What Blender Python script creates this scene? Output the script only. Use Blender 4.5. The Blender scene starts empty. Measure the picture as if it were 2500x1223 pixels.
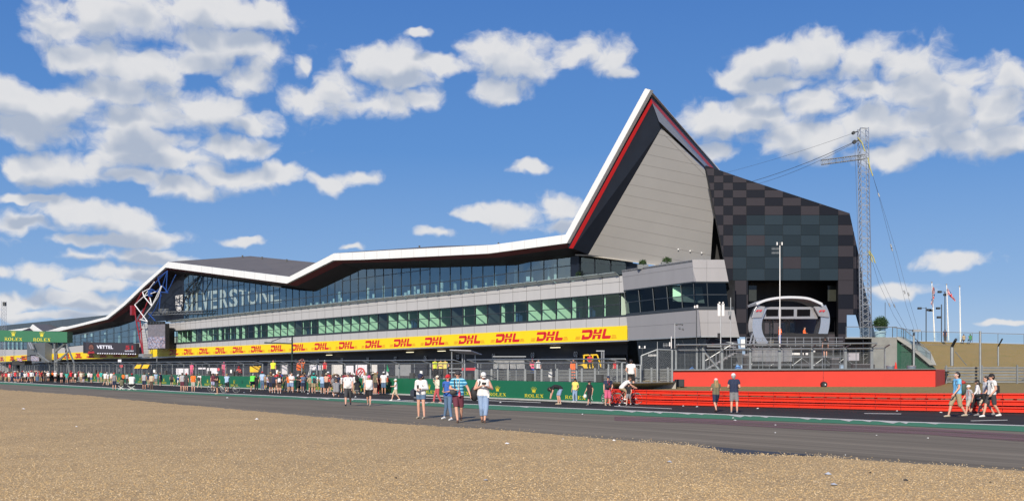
import bpy, bmesh, math, random
import numpy as np
from mathutils import Vector, Matrix
S = bpy.context.scene
COL = S.collection
random.seed(7)
FPX, CX, HY, EYE = 2500.0, 1250.0, 905.0, 1.85     # lens length in photo pixels, centre column, horizon row, eye height (m)

# ------------------------------------------------------------------ camera
cam = bpy.data.cameras.new('camera')
camo = bpy.data.objects.new('camera', cam); COL.objects.link(camo)
camo.location = (0, 0, EYE); camo.rotation_euler = (math.radians(90), 0, 0)
cam.sensor_fit = 'HORIZONTAL'; cam.sensor_width = 36; cam.lens = 36 * FPX / 2500
cam.shift_y = (HY - 611.5) / 2500
cam.clip_start = 0.1; cam.clip_end = 6000
S.camera = camo
S.render.resolution_x, S.render.resolution_y = 1024, 500
S.view_settings.view_transform = 'Standard'; S.view_settings.look = 'None'
S.view_settings.exposure = 0.0; S.view_settings.gamma = 1.0
S.cycles.use_denoising = True
S.cycles.max_bounces = 6; S.cycles.transparent_max_bounces = 16
S.cycles.caustics_reflective = False; S.cycles.caustics_refractive = False

# ------------------------------------------------------------------ sun
SUN_EL, SUN_AZ = math.radians(28), math.radians(196)    # azimuth clockwise from +Y: behind the camera, a little left
sdir = Vector((math.sin(SUN_AZ) * math.cos(SUN_EL), math.cos(SUN_AZ) * math.cos(SUN_EL), math.sin(SUN_EL)))
sl = bpy.data.lights.new('sun', 'SUN'); sl.energy = 5.0; sl.angle = math.radians(0.53); sl.color = (1, .905, .77)
so = bpy.data.objects.new('sun', sl); COL.objects.link(so)
so.rotation_euler = (-sdir).to_track_quat('-Z', 'Y').to_euler()

# ------------------------------------------------------------------ world: sky with cumulus by direction
W = bpy.data.worlds.new('World'); S.world = W; W.use_nodes = True
nt = W.node_tree; nt.nodes.clear()
def nd(t, **k):
    n = nt.nodes.new(t)
    for a, b in k.items(): setattr(n, a, b)
    return n
def lk(a, b): nt.links.new(a, b)
def mth(op, a, b=None, c=None, clamp=False):
    n = nd('ShaderNodeMath', operation=op); n.use_clamp = clamp
    for i, v in enumerate((a, b, c)):
        if v is None: continue
        if isinstance(v, (int, float)): n.inputs[i].default_value = v
        else: lk(v, n.inputs[i])
    return n.outputs[0]
def vmt(op, a, b=None, c=None):
    n = nd('ShaderNodeVectorMath', operation=op)
    for i, v in enumerate((a, b, c)):
        if v is None: continue
        if isinstance(v, (tuple, list)): n.inputs[i].default_value = v
        else: lk(v, n.inputs[i])
    return n.outputs['Value'] if op == 'DOT_PRODUCT' else n.outputs[0]
tc = nd('ShaderNodeTexCoord')
sep = nd('ShaderNodeSeparateXYZ'); lk(tc.outputs['Generated'], sep.inputs[0])
az = mth('ARCTAN2', sep.outputs[0], sep.outputs[1])
el = mth('ARCSINE', sep.outputs[2])
cmb = nd('ShaderNodeCombineXYZ'); lk(az, cmb.inputs[0]); lk(el, cmb.inputs[1])
p0 = cmb.outputs[0]
# shape noise that breaks up the outlines (stretched sideways like cumulus seen low)
def noise(vec, scale, detail, rough=.55, dist=0.0):
    n = nd('ShaderNodeTexNoise'); n.noise_dimensions = '2D'
    lk(vec, n.inputs['Vector']); n.inputs['Scale'].default_value = scale
    n.inputs['Detail'].default_value = detail; n.inputs['Roughness'].default_value = rough
    n.inputs['Distortion'].default_value = dist
    return n
wrp = noise(p0, 22, 3, .6)
pw = vmt('MULTIPLY_ADD', wrp.outputs['Color'], (.030, .020, 0), p0)
pw = vmt('SUBTRACT', pw, (.015, .010, 0))
n1 = noise(vmt('MULTIPLY', pw, (1, 1.35, 1)), 24, 7, .54)
nfine = n1.outputs['Fac']
CL = [ # clouds: centre column, centre row, half width, half height (photo pixels turned into directions)
(150,75,85,50),(290,40,150,65),(470,30,160,55),(640,45,90,45),(180,140,85,45),(330,150,170,50),(480,150,110,40),(560,110,150,50),(660,125,50,28),(600,200,70,40),
(20,240,80,60),(130,265,110,50),(290,235,150,45),(340,280,200,60),(520,270,110,45),(620,310,75,30),(80,320,190,40),(360,340,160,40),(560,360,130,28),(400,380,160,40),
(70,415,75,40),(190,410,120,48),(330,430,110,28),(430,450,110,30),(560,430,130,28),(690,425,80,22),(800,445,55,24),(870,435,60,24),
(760,240,75,42),(740,165,22,30),(830,225,90,55),(910,160,70,50),(980,180,85,62),(890,250,130,38),(1030,240,60,34),(1080,150,70,26),(1180,130,75,38),(1280,150,100,62),(1240,220,80,32),(1400,130,90,36),(1480,145,70,42),(1520,170,30,22),
(1300,406,44,16),(1025,85,28,11),(1170,530,65,22),(1260,525,90,30),(1360,515,80,32),(1400,550,110,20),(1065,572,62,14),(605,592,60,11),(860,606,36,8),
(1800,190,60,34),(1880,160,90,52),(1990,130,70,58),(1880,210,110,22),(2100,170,70,45),(2200,150,90,62),(2260,220,140,60),(2360,190,110,42),(2460,190,80,40),(2100,215,90,40),
(1740,290,85,48),(1860,280,120,52),(1980,260,100,50),(1960,330,160,50),(2130,300,120,60),(2300,290,140,60),(2430,270,90,50),(2330,350,160,42),(2180,380,110,25),(2470,340,70,40),(1760,370,60,22),
(2350,630,98,26),(2190,705,85,22),(2450,783,70,9),
(40,490,50,12),(110,495,60,12),(60,545,90,24),(180,525,110,34),(290,545,110,34),(380,580,90,22),(250,590,150,16),(200,625,70,14),(330,625,110,18),(90,672,75,26),(0,665,40,20),(320,668,120,26),(60,735,110,26),(230,735,140,24),(240,695,110,16),(90,770,140,14)]
def conv(px, py):
    dx = px - CX
    return math.atan(dx / FPX), math.atan((HY - py) / math.sqrt(FPX * FPX + dx * dx))
def field(pv):
    acc = None
    for (cx, cy, rx, ry) in CL:
        a, e = conv(cx, cy)
        ix, iy = FPX / (rx * 1.06), FPX / (ry * 1.08)
        v = vmt('MULTIPLY_ADD', pv, (ix, iy, 0), (-a * ix, -e * iy, 0))
        d = vmt('DOT_PRODUCT', v, v)
        acc = d if acc is None else mth('MINIMUM', acc, d)
    return acc
f1 = field(pw)
up = vmt('ADD', pw, (-.004, .019, 0))
f2 = field(up)
# density: 1 - d, plus noise
def dens(f, nz, lo, hi):
    s = mth('SQRT', f)
    x = mth('MULTIPLY_ADD', s, -1.0, 1.0)
    x = mth('MULTIPLY_ADD', nz, 2.0, mth('ADD', x, -1.0))
    n = nd('ShaderNodeMapRange'); n.interpolation_type = 'SMOOTHSTEP'
    lk(x, n.inputs[0]); n.inputs[1].default_value = lo; n.inputs[2].default_value = hi
    return n.outputs[0], x
d1, x1 = dens(f1, nfine, -.12, .60)
nup = noise(vmt('MULTIPLY', up, (1, 1.35, 1)), 24, 2, .45)
d2, x2 = dens(f2, nup.outputs['Fac'], .05, 1.0)
# generic clouds elsewhere round the sky (seen only in reflections or by looking away)
ng = noise(vmt('MULTIPLY', p0, (1, 2.2, 1)), 3.2, 5, .55)
gen = nd('ShaderNodeMapRange'); lk(ng.outputs['Fac'], gen.inputs[0]); gen.inputs[1].default_value = .52; gen.inputs[2].default_value = .72
away = nd('ShaderNodeMapRange'); lk(mth('ABSOLUTE', az), away.inputs[0]); away.inputs[1].default_value = .6; away.inputs[2].default_value = .8
cover = mth('MAXIMUM', d1, mth('MULTIPLY', gen.outputs[0], away.outputs[0]))
lit = nd('ShaderNodeMapRange'); lk(d2, lit.inputs[0]); lit.inputs[3].default_value = 1; lit.inputs[4].default_value = 0
det = noise(pw, 60, 4, .6)
lit2 = mth('MULTIPLY_ADD', det.outputs['Fac'], .26, mth('ADD', lit.outputs[0], -.13), clamp=True)
ccol = nd('ShaderNodeMix', data_type='RGBA'); lk(lit2, ccol.inputs['Factor'])
ccol.inputs['A'].default_value = (.43, .49, .60, 1)
ccol.inputs['B'].default_value = (.77, .77, .78, 1)
# clear sky
sky = nd('ShaderNodeTexSky', sky_type='NISHITA'); sky.sun_disc = False
sky.sun_elevation = SUN_EL; sky.sun_rotation = SUN_AZ
sky.air_density = 1.0; sky.dust_density = .35; sky.ozone_density = 2.2
hsv = nd('ShaderNodeHueSaturation'); hsv.inputs['Saturation'].default_value = 1.22; hsv.inputs['Value'].default_value = 1.0
lk(sky.outputs[0], hsv.inputs['Color'])
hsv.inputs['Saturation'].default_value = 1.0
grad = nd('ShaderNodeValToRGB'); lk(mth('MULTIPLY', el, 2.4, clamp=True), grad.inputs[0])   # el 0..24 deg
gr = grad.color_ramp; gr.elements[0].position = 0; gr.elements[0].color = (.40, .55, .76, 1)
gr.elements[1].position = 1; gr.elements[1].color = (.045, .165, .52, 1)
for ps, c in ((.18, (.225, .40, .71, 1)), (.5, (.095, .265, .63, 1))):
    e_ = gr.elements.new(ps); e_.color = c
gsc = nd('ShaderNodeVectorMath', operation='SCALE'); lk(grad.outputs[0], gsc.inputs[0]); gsc.inputs['Scale'].default_value = 1 / .105
skm = nd('ShaderNodeMix', data_type='RGBA'); skm.inputs['Factor'].default_value = .88
lk(hsv.outputs[0], skm.inputs['A']); lk(gsc.outputs[0], skm.inputs['B'])
SKYS = .105
cs = nd('ShaderNodeVectorMath', operation='SCALE'); lk(ccol.outputs['Result'], cs.inputs[0]); cs.inputs['Scale'].default_value = 1 / SKYS
mixc = nd('ShaderNodeMix', data_type='RGBA')
lk(mth('MULTIPLY', cover, .96), mixc.inputs['Factor']); lk(skm.outputs['Result'], mixc.inputs['A']); lk(cs.outputs[0], mixc.inputs['B'])
bg = nd('ShaderNodeBackground'); bg.inputs['Strength'].default_value = SKYS
lk(mixc.outputs['Result'], bg.inputs['Color'])
wo = nd('ShaderNodeOutputWorld'); lk(bg.outputs[0], wo.inputs['Surface'])
W.cycles.sampling_method = 'MANUAL'; W.cycles.sample_map_resolution = 512

# ------------------------------------------------------------------ helpers
def P(px, py, Y):
    return Vector(((px - CX) / FPX * Y, Y, EYE + (HY - py) / FPX * Y))
def PZ(px, Y, z): return Vector(((px - CX) / FPX * Y, Y, z))
def G(px, py, z=0.0):
    Y = (EYE - z) * FPX / (py - HY)
    return Vector(((px - CX) / FPX * Y, Y, z))
ND = Vector((-.63036, .77631, 0)); NN = Vector((-.77631, -.63036, 0))       # along the facade, and its outward normal
A0 = P(1530, 905, 118.0); A0.z = 0
def FP(px, py, off=0.0):                    # a point of the facade plane, off metres in front of it
    r = Vector(((px - CX) / FPX, 1.0, 0))
    s = (off + NN.x * A0.x + NN.y * A0.y) / (NN.x * r.x + NN.y)
    return Vector((r.x * s, s, EYE + (HY - py) / FPX * s))
def tval(px, off=0.0):                      # metres along the facade from A0
    p = FP(px, HY, off); return (p - A0).dot(ND)
def pxof(t, off=0.0):
    p = A0 + ND * t + NN * off
    return CX + FPX * p.x / p.y
def lerp(a, b, t): return a + (b - a) * t
def interp(x, pts):
    pts = sorted(pts)
    if x <= pts[0][0]: (x0, y0), (x1, y1) = pts[0], pts[1]
    elif x >= pts[-1][0]: (x0, y0), (x1, y1) = pts[-2], pts[-1]
    else:
        for i in range(len(pts) - 1):
            if pts[i][0] <= x <= pts[i + 1][0]: (x0, y0), (x1, y1) = pts[i], pts[i + 1]; break
    return y0 + (y1 - y0) * (x - x0) / (x1 - x0)

def worg(o):
    v = Vector((0, 0, 0))
    while o is not None: v += o.location; o = o.parent
    return v
def tag(o, label=None, cat=None, group=None, kind=None):
    if label: o['label'] = label
    if cat: o['category'] = cat
    if group: o['group'] = group
    if kind: o['kind'] = kind
    return o
def empty(name, loc, label=None, cat=None, group=None):
    o = bpy.data.objects.new(name, None); COL.objects.link(o); o.location = loc; o.empty_display_size = .2
    return tag(o, label, cat, group)

class MB:
    def __init__(s): s.v = []; s.f = []; s.m = []; s.uv = {}
    def face(s, pts, mi=0, uv=None):
        b = len(s.v); s.v += [tuple(p) for p in pts]; s.f.append(tuple(range(b, b + len(pts)))); s.m.append(mi)
        if uv: s.uv[len(s.f) - 1] = uv
        return s
    def box8(s, p, mi=0):        # p: 4 bottom, 4 top, same order
        b = len(s.v); s.v += [tuple(q) for q in p]
        for f in ((3, 2, 1, 0), (4, 5, 6, 7), (0, 1, 5, 4), (1, 2, 6, 5), (2, 3, 7, 6), (3, 0, 4, 7)):
            s.f.append(tuple(b + i for i in f)); s.m.append(mi)
        return s
    def box(s, c, size, mi=0, ax=None, ay=None, az=None):
        c = Vector(c); ax = Vector(ax or (1, 0, 0)); ay = Vector(ay or (0, 1, 0)); az = Vector(az or (0, 0, 1))
        hx, hy, hz = ax * size[0] / 2, ay * size[1] / 2, az * size[2] / 2
        return s.box8([c - hx - hy - hz, c + hx - hy - hz, c + hx + hy - hz, c - hx + hy - hz,
                       c - hx - hy + hz, c + hx - hy + hz, c + hx + hy + hz, c - hx + hy + hz], mi)
    def slab(s, pts, d, mi=0, side=None):   # polygon pts, thickness vector d
        n = len(pts); d = Vector(d); b = len(s.v); side = mi if side is None else side
        s.v += [tuple(p) for p in pts] + [tuple(Vector(p) + d) for p in pts]
        s.f.append(tuple(range(b, b + n))); s.m.append(mi)
        s.f.append(tuple(range(b + 2 * n - 1, b + n - 1, -1))); s.m.append(side)
        for i in range(n):
            j = (i + 1) % n
            s.f.append((b + i, b + n + i, b + n + j, b + j)); s.m.append(side)
        return s
    def tube(s, a, c, r, r2=None, n=8, mi=0, cap=True):
        a = Vector(a); c = Vector(c); r2 = r if r2 is None else r2
        d = (c - a)
        if d.length < 1e-6: return s
        d.normalize(); u = d.orthogonal().normalized(); w = d.cross(u); b = len(s.v)
        for q, rr in ((a, r), (c, r2)):
            for i in range(n):
                t = 2 * math.pi * i / n; s.v.append(tuple(q + (u * math.cos(t) + w * math.sin(t)) * rr))
        for i in range(n):
            j = (i + 1) % n; s.f.append((b + i, b + j, b + n + j, b + n + i)); s.m.append(mi)
        if cap:
            s.f.append(tuple(range(b + n - 1, b - 1, -1))); s.m.append(mi)
            s.f.append(tuple(range(b + n, b + 2 * n))); s.m.append(mi)
        return s
    def path(s, pts, r, n=6, mi=0):
        for a, c in zip(pts[:-1], pts[1:]): s.tube(a, c, r, n=n, mi=mi)
        return s
    def ball(s, c, r, mi=0, seg=10, rings=6, sc=(1, 1, 1)):
        c = Vector(c); b = len(s.v)
        for i in range(rings + 1):
            ph = math.pi * i / rings
            for j in range(seg):
                th = 2 * math.pi * j / seg
                s.v.append((c.x + r * sc[0] * math.sin(ph) * math.cos(th), c.y + r * sc[1] * math.sin(ph) * math.sin(th), c.z + r * sc[2] * math.cos(ph)))
        for i in range(rings):
            for j in range(seg):
                k = (j + 1) % seg
                s.f.append((b + i * seg + j, b + (i + 1) * seg + j, b + (i + 1) * seg + k, b + i * seg + k)); s.m.append(mi)
        return s
    def build(s, name, mats, parent=None, smooth=False, bevel=0):
        if not isinstance(mats, (list, tuple)): mats = [mats]
        me = bpy.data.meshes.new(name)
        o0 = worg(parent) if parent is not None else Vector((0, 0, 0))
        me.from_pydata([(x - o0.x, y - o0.y, z - o0.z) for x, y, z in s.v], [], s.f)
        for m in mats: me.materials.append(m)
        if any(s.m): me.polygons.foreach_set('material_index', s.m)
        if smooth: me.polygons.foreach_set('use_smooth', [True] * len(me.polygons))
        if s.uv:
            ul = me.uv_layers.new(name='UVMap')
            for fi, uvs in s.uv.items():
                p = me.polygons[fi]
                for k, li in enumerate(p.loop_indices): ul.data[li].uv = uvs[k]
        me.validate(); me.update()
        o = bpy.data.objects.new(name, me); COL.objects.link(o)
        if parent is not None: o.parent = parent
        if bevel:
            b = o.modifiers.new('bevel', 'BEVEL'); b.width = bevel; b.segments = 2; b.limit_method = 'ANGLE'
        return o

# ------------------------------------------------------------------ materials
MC = {}
def mat(name, col, rough=.6, metal=0.0, var=.12, scale=3.0, bump=0.0, bscale=40.0, spec=.5, coat=0.0, emis=None, es=1.0, streak=False, detail=5):
    if name in MC: return MC[name]
    m = bpy.data.materials.new(name); m.use_nodes = True; t = m.node_tree; b = t.nodes['Principled BSDF']
    b.inputs['Roughness'].default_value = rough; b.inputs['Metallic'].default_value = metal
    b.inputs['Specular IOR Level'].default_value = spec; b.inputs['Coat Weight'].default_value = coat
    b.inputs['Base Color'].default_value = (*col, 1)
    geo = t.nodes.new('ShaderNodeNewGeometry')
    if var:
        n = t.nodes.new('ShaderNodeTexNoise'); n.inputs['Scale'].default_value = scale; n.inputs['Detail'].default_value = detail
        n.inputs['Roughness'].default_value = .65
        if streak:
            mp = t.nodes.new('ShaderNodeVectorMath'); mp.operation = 'MULTIPLY'; mp.inputs[1].default_value = (1, 1, .12)
            t.links.new(geo.outputs['Position'], mp.inputs[0]); t.links.new(mp.outputs[0], n.inputs['Vector'])
        else: t.links.new(geo.outputs['Position'], n.inputs['Vector'])
        r = t.nodes.new('ShaderNodeMapRange'); r.inputs[1].default_value = .25; r.inputs[2].default_value = .75
        r.inputs[3].default_value = 1 - var; r.inputs[4].default_value = 1 + var
        t.links.new(n.outputs['Fac'], r.inputs[0])
        h = t.nodes.new('ShaderNodeHueSaturation'); h.inputs['Color'].default_value = (*col, 1)
        t.links.new(r.outputs[0], h.inputs['Value']); t.links.new(h.outputs[0], b.inputs['Base Color'])
    if bump:
        n2 = t.nodes.new('ShaderNodeTexNoise'); n2.inputs['Scale'].default_value = bscale; n2.inputs['Detail'].default_value = 4
        t.links.new(geo.outputs['Position'], n2.inputs['Vector'])
        bp = t.nodes.new('ShaderNodeBump'); bp.inputs['Strength'].default_value = bump; bp.inputs['Distance'].default_value = .02
        t.links.new(n2.outputs['Fac'], bp.inputs['Height']); t.links.new(bp.outputs[0], b.inputs['Normal'])
    if emis:
        b.inputs['Emission Color'].default_value = (*emis, 1); b.inputs['Emission Strength'].default_value = es
    MC[name] = m
    return m
def glass_mat(name, tint, refl=.12, rcol=(1, 1, 1), rough=.02):
    m = bpy.data.materials.new(name); m.use_nodes = True; t = m.node_tree; t.nodes.clear()
    o = t.nodes.new('ShaderNodeOutputMaterial'); mx = t.nodes.new('ShaderNodeMixShader')
    tr = t.nodes.new('ShaderNodeBsdfTransparent'); tr.inputs[0].default_value = (*tint, 1)
    gl = t.nodes.new('ShaderNodeBsdfGlossy'); gl.inputs['Roughness'].default_value = rough; gl.inputs['Color'].default_value = (*rcol, 1)
    lw = t.nodes.new('ShaderNodeLayerWeight'); lw.inputs['Blend'].default_value = .35
    mr = t.nodes.new('ShaderNodeMapRange'); mr.inputs[3].default_value = refl; mr.inputs[4].default_value = min(.8, refl * 2.6)
    t.links.new(lw.outputs['Fresnel'], mr.inputs[0]); t.links.new(mr.outputs[0], mx.inputs[0])
    # faint waviness: panes are never quite flat
    geo = t.nodes.new('ShaderNodeNewGeometry'); nz = t.nodes.new('ShaderNodeTexNoise'); nz.inputs['Scale'].default_value = .35; nz.inputs['Detail'].default_value = 1
    t.links.new(geo.outputs['Position'], nz.inputs['Vector'])
    bp = t.nodes.new('ShaderNodeBump'); bp.inputs['Strength'].default_value = .25; bp.inputs['Distance'].default_value = .05
    t.links.new(nz.outputs['Fac'], bp.inputs['Height']); t.links.new(bp.outputs[0], gl.inputs['Normal'])
    t.links.new(tr.outputs[0], mx.inputs[1]); t.links.new(gl.outputs[0], mx.inputs[2]); t.links.new(mx.outputs[0], o.inputs[0])
    MC[name] = m
    return m
def mesh_mat(name, col, pitch=.05, wire=.008, diamond=False):     # wire mesh: real wires with gaps, in metres through UV
    m = bpy.data.materials.new(name); m.use_nodes = True; t = m.node_tree; b = t.nodes['Principled BSDF']
    b.inputs['Base Color'].default_value = (*col, 1); b.inputs['Metallic'].default_value = .3; b.inputs['Roughness'].default_value = .5
    uv = t.nodes.new('ShaderNodeUVMap'); sp = t.nodes.new('ShaderNodeSeparateXYZ'); t.links.new(uv.outputs[0], sp.inputs[0])
    def M(op, a, c):
        n = t.nodes.new('ShaderNodeMath'); n.operation = op
        for i, v in enumerate((a, c)):
            if isinstance(v, (int, float)): n.inputs[i].default_value = v
            else: t.links.new(v, n.inputs[i])
        return n.outputs[0]
    a, c = sp.outputs[0], sp.outputs[1]
    if diamond: a, c = M('ADD', a, c), M('SUBTRACT', sp.outputs[0], sp.outputs[1])
    out = None
    for q in (a, c):
        k = M('LESS_THAN', M('PINGPONG', q, pitch / 2), wire / 2)
        out = k if out is None else M('MAXIMUM', out, k)
    t.links.new(out, b.inputs['Alpha'])
    MC[name] = m
    return m

grey_clad = mat('grey_clad', (.56, .55, .54), .45, .25, .05, .6, streak=True)
white_metal = mat('white_metal', (.80, .81, .80), .35, 0, .04, .5, streak=True)
pv_clad = mat('pv_clad', (.33, .325, .335), .5, .2, .05, .6, streak=True)
roof_brown = mat('roof_brown', (.125, .115, .11), .8, 0, .12, .25)
soffit_dark = mat('soffit_dark', (.035, .024, .026), .45, .2, .12, .5)
soffit_red = mat('soffit_red', (.20, .03, .035), .5, 0, .12, .5)
navy_black = mat('navy_black', (.007, .011, .021), .45, 0, .2, .6)
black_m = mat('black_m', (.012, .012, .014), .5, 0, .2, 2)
dark_metal = mat('dark_metal', (.04, .045, .05), .5, .3, .15, 2)
galv = mat('galv', (.27, .29, .30), .45, .55, .18, 2.5)
galv_light = mat('galv_light', (.40, .42, .43), .4, .5, .12, 3)
galv_dark = mat('galv_dark', (.17, .185, .19), .5, .4, .15, 3)
red_paint = mat('red_paint', (.66, .040, .018), .42, 0, .09, 1.2, streak=True)
red_wallm = mat('red_wallm', (.60, .034, .018), .65, 0, .06, .5)
red_stripe = mat('red_stripe', (.55, .02, .025), .4, 0, .05, 1)
dhl_yellow = mat('dhl_yellow', (.86, .63, .008), .5, 0, .03, .6)
dhl_red = mat('dhl_red', (.60, .012, .02), .5, 0, .04, 2)
rolex_green = mat('rolex_green', (.008, .135, .062), .45, 0, .08, .7)
rolex_gold = mat('rolex_gold', (.70, .62, .03), .5, 0, .05, 3)
concrete = mat('concrete', (.36, .345, .31), .85, 0, .16, 1.4, .3, 12)
white_p = mat('white_p', (.78, .78, .76), .5, 0, .05, 3)
winf = mat('winf', (.05, .06, .07), .4, .4, .1, 3)

# ------------------------------------------------------------------ ground
def ground_mat(name, build):
    m = bpy.data.materials.new(name); m.use_nodes = True; t = m.node_tree; b = t.nodes['Principled BSDF']
    geo = t.nodes.new('ShaderNodeNewGeometry')
    build(t, b, geo.outputs['Position']); MC[name] = m
    return m
def N(t, typ, **k):
    n = t.nodes.new(typ)
    for a, v in k.items(): setattr(n, a, v)
    return n
def ramp(t, fac, stops):
    r = N(t, 'ShaderNodeValToRGB'); t.links.new(fac, r.inputs[0]); e = r.color_ramp.elements
    while len(e) < len(stops): e.new(.5)
    for q, (p_, c_) in zip(e, stops): q.position = p_; q.color = (*c_, 1)
    return r.outputs[0]
def tnoise(t, vec, scale, detail=4, rough=.6):
    n = N(t, 'ShaderNodeTexNoise'); t.links.new(vec, n.inputs['Vector'])
    n.inputs['Scale'].default_value = scale; n.inputs['Detail'].default_value = detail; n.inputs['Roughness'].default_value = rough
    return n.outputs['Fac']
def vmul(t, vec, m):
    n = N(t, 'ShaderNodeVectorMath', operation='MULTIPLY'); t.links.new(vec, n.inputs[0]); n.inputs[1].default_value = m
    return n.outputs[0]
def mixc_(t, fac, a, b, typ='MIX'):
    n = N(t, 'ShaderNodeMix', data_type='RGBA', blend_type=typ)
    for k, v in (('Factor', fac), ('A', a), ('B', b)):
        if isinstance(v, (int, float)): n.inputs[k].default_value = v
        elif isinstance(v, tuple): n.inputs[k].default_value = (*v, 1)
        else: t.links.new(v, n.inputs[k])
    return n.outputs['Result']
TD = (G(2500, 1038) - G(0, 932)).normalized()      # direction the track lines run
TNv = Vector((-TD.y, TD.x, 0))
def along(t, pos, sa=.02, sc=1.0):                 # coordinates stretched along the driving direction
    n1_ = N(t, 'ShaderNodeVectorMath', operation='DOT_PRODUCT'); t.links.new(pos, n1_.inputs[0]); n1_.inputs[1].default_value = TD * sa
    n2_ = N(t, 'ShaderNodeVectorMath', operation='DOT_PRODUCT'); t.links.new(pos, n2_.inputs[0]); n2_.inputs[1].default_value = TNv * sc
    c = N(t, 'ShaderNodeCombineXYZ'); t.links.new(n1_.outputs['Value'], c.inputs[0]); t.links.new(n2_.outputs['Value'], c.inputs[1])
    return c.outputs[0]

def b_gravel(t, b, pos):
    v = N(t, 'ShaderNodeTexVoronoi'); v.inputs['Scale'].default_value = 44; t.links.new(pos, v.inputs['Vector'])
    hs = N(t, 'ShaderNodeSeparateColor'); t.links.new(v.outputs['Color'], hs.inputs[0])
    c1 = ramp(t, hs.outputs[0], [(0, (.34, .215, .095)), (.3, (.48, .325, .148)), (.7, (.56, .39, .182)), (.93, (.65, .475, .24)), (1, (.82, .66, .42))])
    big = tnoise(t, pos, .35, 5, .6)
    c2 = mixc_(t, 1.0, c1, ramp(t, big, [(.3, (.86, .84, .82)), (.7, (1.08, 1.05, 1.0))]), 'MULTIPLY')
    mid = tnoise(t, pos, 4.5, 4, .7)
    c3 = mixc_(t, 1.0, c2, ramp(t, mid, [(.3, (.78, .77, .76)), (.7, (1.12, 1.12, 1.12))]), 'MULTIPLY')
    t.links.new(c3, b.inputs['Base Color']); b.inputs['Roughness'].default_value = .9
    bp = N(t, 'ShaderNodeBump'); bp.inputs['Strength'].default_value = .6; bp.inputs['Distance'].default_value = .03
    t.links.new(mixc_(t, .5, v.outputs['Distance'], tnoise(t, pos, 9, 4, .7)), bp.inputs['Height']); bp.invert = True
    t.links.new(bp.outputs[0], b.inputs['Normal'])
gravel = ground_mat('gravel', b_gravel)
def b_asph(base, tone):
    def f(t, b, pos):
        fine = tnoise(t, pos, 60, 3, .8)
        big = tnoise(t, along(t, pos, .05, .5), 1.2, 5, .65)
        lines = tnoise(t, along(t, pos, .012, 2.2), 1.6, 4, .7)
        c = mixc_(t, 1.0, base, ramp(t, big, [(.3, (.78,) * 3), (.7, (1.2,) * 3)]), 'MULTIPLY')
        c = mixc_(t, 1.0, c, ramp(t, lines, [(.32, (.80,) * 3), (.62, (1.10,) * 3)]), 'MULTIPLY')
        c = mixc_(t, 1.0, c, ramp(t, fine, [(.2, (.78,) * 3), (.8, tone)]), 'MULTIPLY')
        t.links.new(c, b.inputs['Base Color']); b.inputs['Roughness'].default_value = .88
        b.inputs['Specular IOR Level'].default_value = .12
    return f
asphalt = ground_mat('asphalt', b_asph((.205, .172, .128), (1.24, 1.24, 1.22)))
track_asphalt = ground_mat('track_asphalt', b_asph((.045, .039, .036), (1.22, 1.22, 1.22)))
pit_asphalt = ground_mat('pit_asphalt', b_asph((.11, .105, .10), (1.22, 1.22, 1.22)))
def b_pinkscuff(t, b, pos):
    n_ = tnoise(t, along(t, pos, .05, 1.6), 1.5, 5, .7)
    c = ramp(t, n_, [(.3, (.10, .07, .065)), (.5, (.20, .105, .10)), (.75, (.27, .16, .155))])
    t.links.new(c, b.inputs['Base Color']); b.inputs['Roughness'].default_value = .9
    t.links.new(ramp(t, tnoise(t, along(t, pos, .08, .8), 2.0, 6, .7), [(.30, (0, 0, 0)), (.52, (.85, .85, .85))]), b.inputs['Alpha'])
scuff = ground_mat('scuff', b_pinkscuff)
def b_grass(t, b, pos):
    f_ = tnoise(t, pos, 30, 5, .8); g_ = tnoise(t, pos, .8, 5, .7)
    c = ramp(t, f_, [(.25, (.15, .11, .035)), (.5, (.31, .225, .075)), (.8, (.46, .34, .135))])
    c = mixc_(t, 1.0, c, ramp(t, g_, [(.30, (.80, .86, .62)), (.48, (1.0, .95, .90))]), 'MULTIPLY')
    t.links.new(c, b.inputs['Base Color']); b.inputs['Roughness'].default_value = .95
    bp = N(t, 'ShaderNodeBump'); bp.inputs['Strength'].default_value = .7; bp.inputs['Distance'].default_value = .06
    t.links.new(f_, bp.inputs['Height']); t.links.new(bp.outputs[0], b.inputs['Normal'])
drygrass = ground_mat('drygrass', b_grass)
def b_green(t, b, pos):
    n_ = tnoise(t, along(t, pos, .06, 1.2), 3, 6, .7)
    c = ramp(t, n_, [(.3, (.035, .15, .065)), (.6, (.055, .22, .10)), (.8, (.09, .28, .14))])
    t.links.new(c, b.inputs['Base Color']); b.inputs['Roughness'].default_value = .75
green_paint = ground_mat('green_paint', b_green)
def b_white(t, b, pos):
    n_ = tnoise(t, along(t, pos, .15, 2), 3, 6, .75)
    t.links.new(ramp(t, n_, [(.3, (.34, .32, .27)), (.5, (.62, .58, .50)), (.8, (.74, .70, .62))]), b.inputs['Base Color']); b.inputs['Roughness'].default_value = .7
line_paint = ground_mat('line_paint', b_white)

def struct(name, mb, m, label=None):
    o = mb.build(name, m); o['kind'] = 'structure'
    if label: o['label'] = label
    return o
# base sheet to the horizon: dry grass
g = MB(); g.face([(-2600, -200, -.03), (2600, -200, -.03), (2600, 4200, -.03), (-2600, 4200, -.03)])
struct('ground', g, drygrass)
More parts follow.
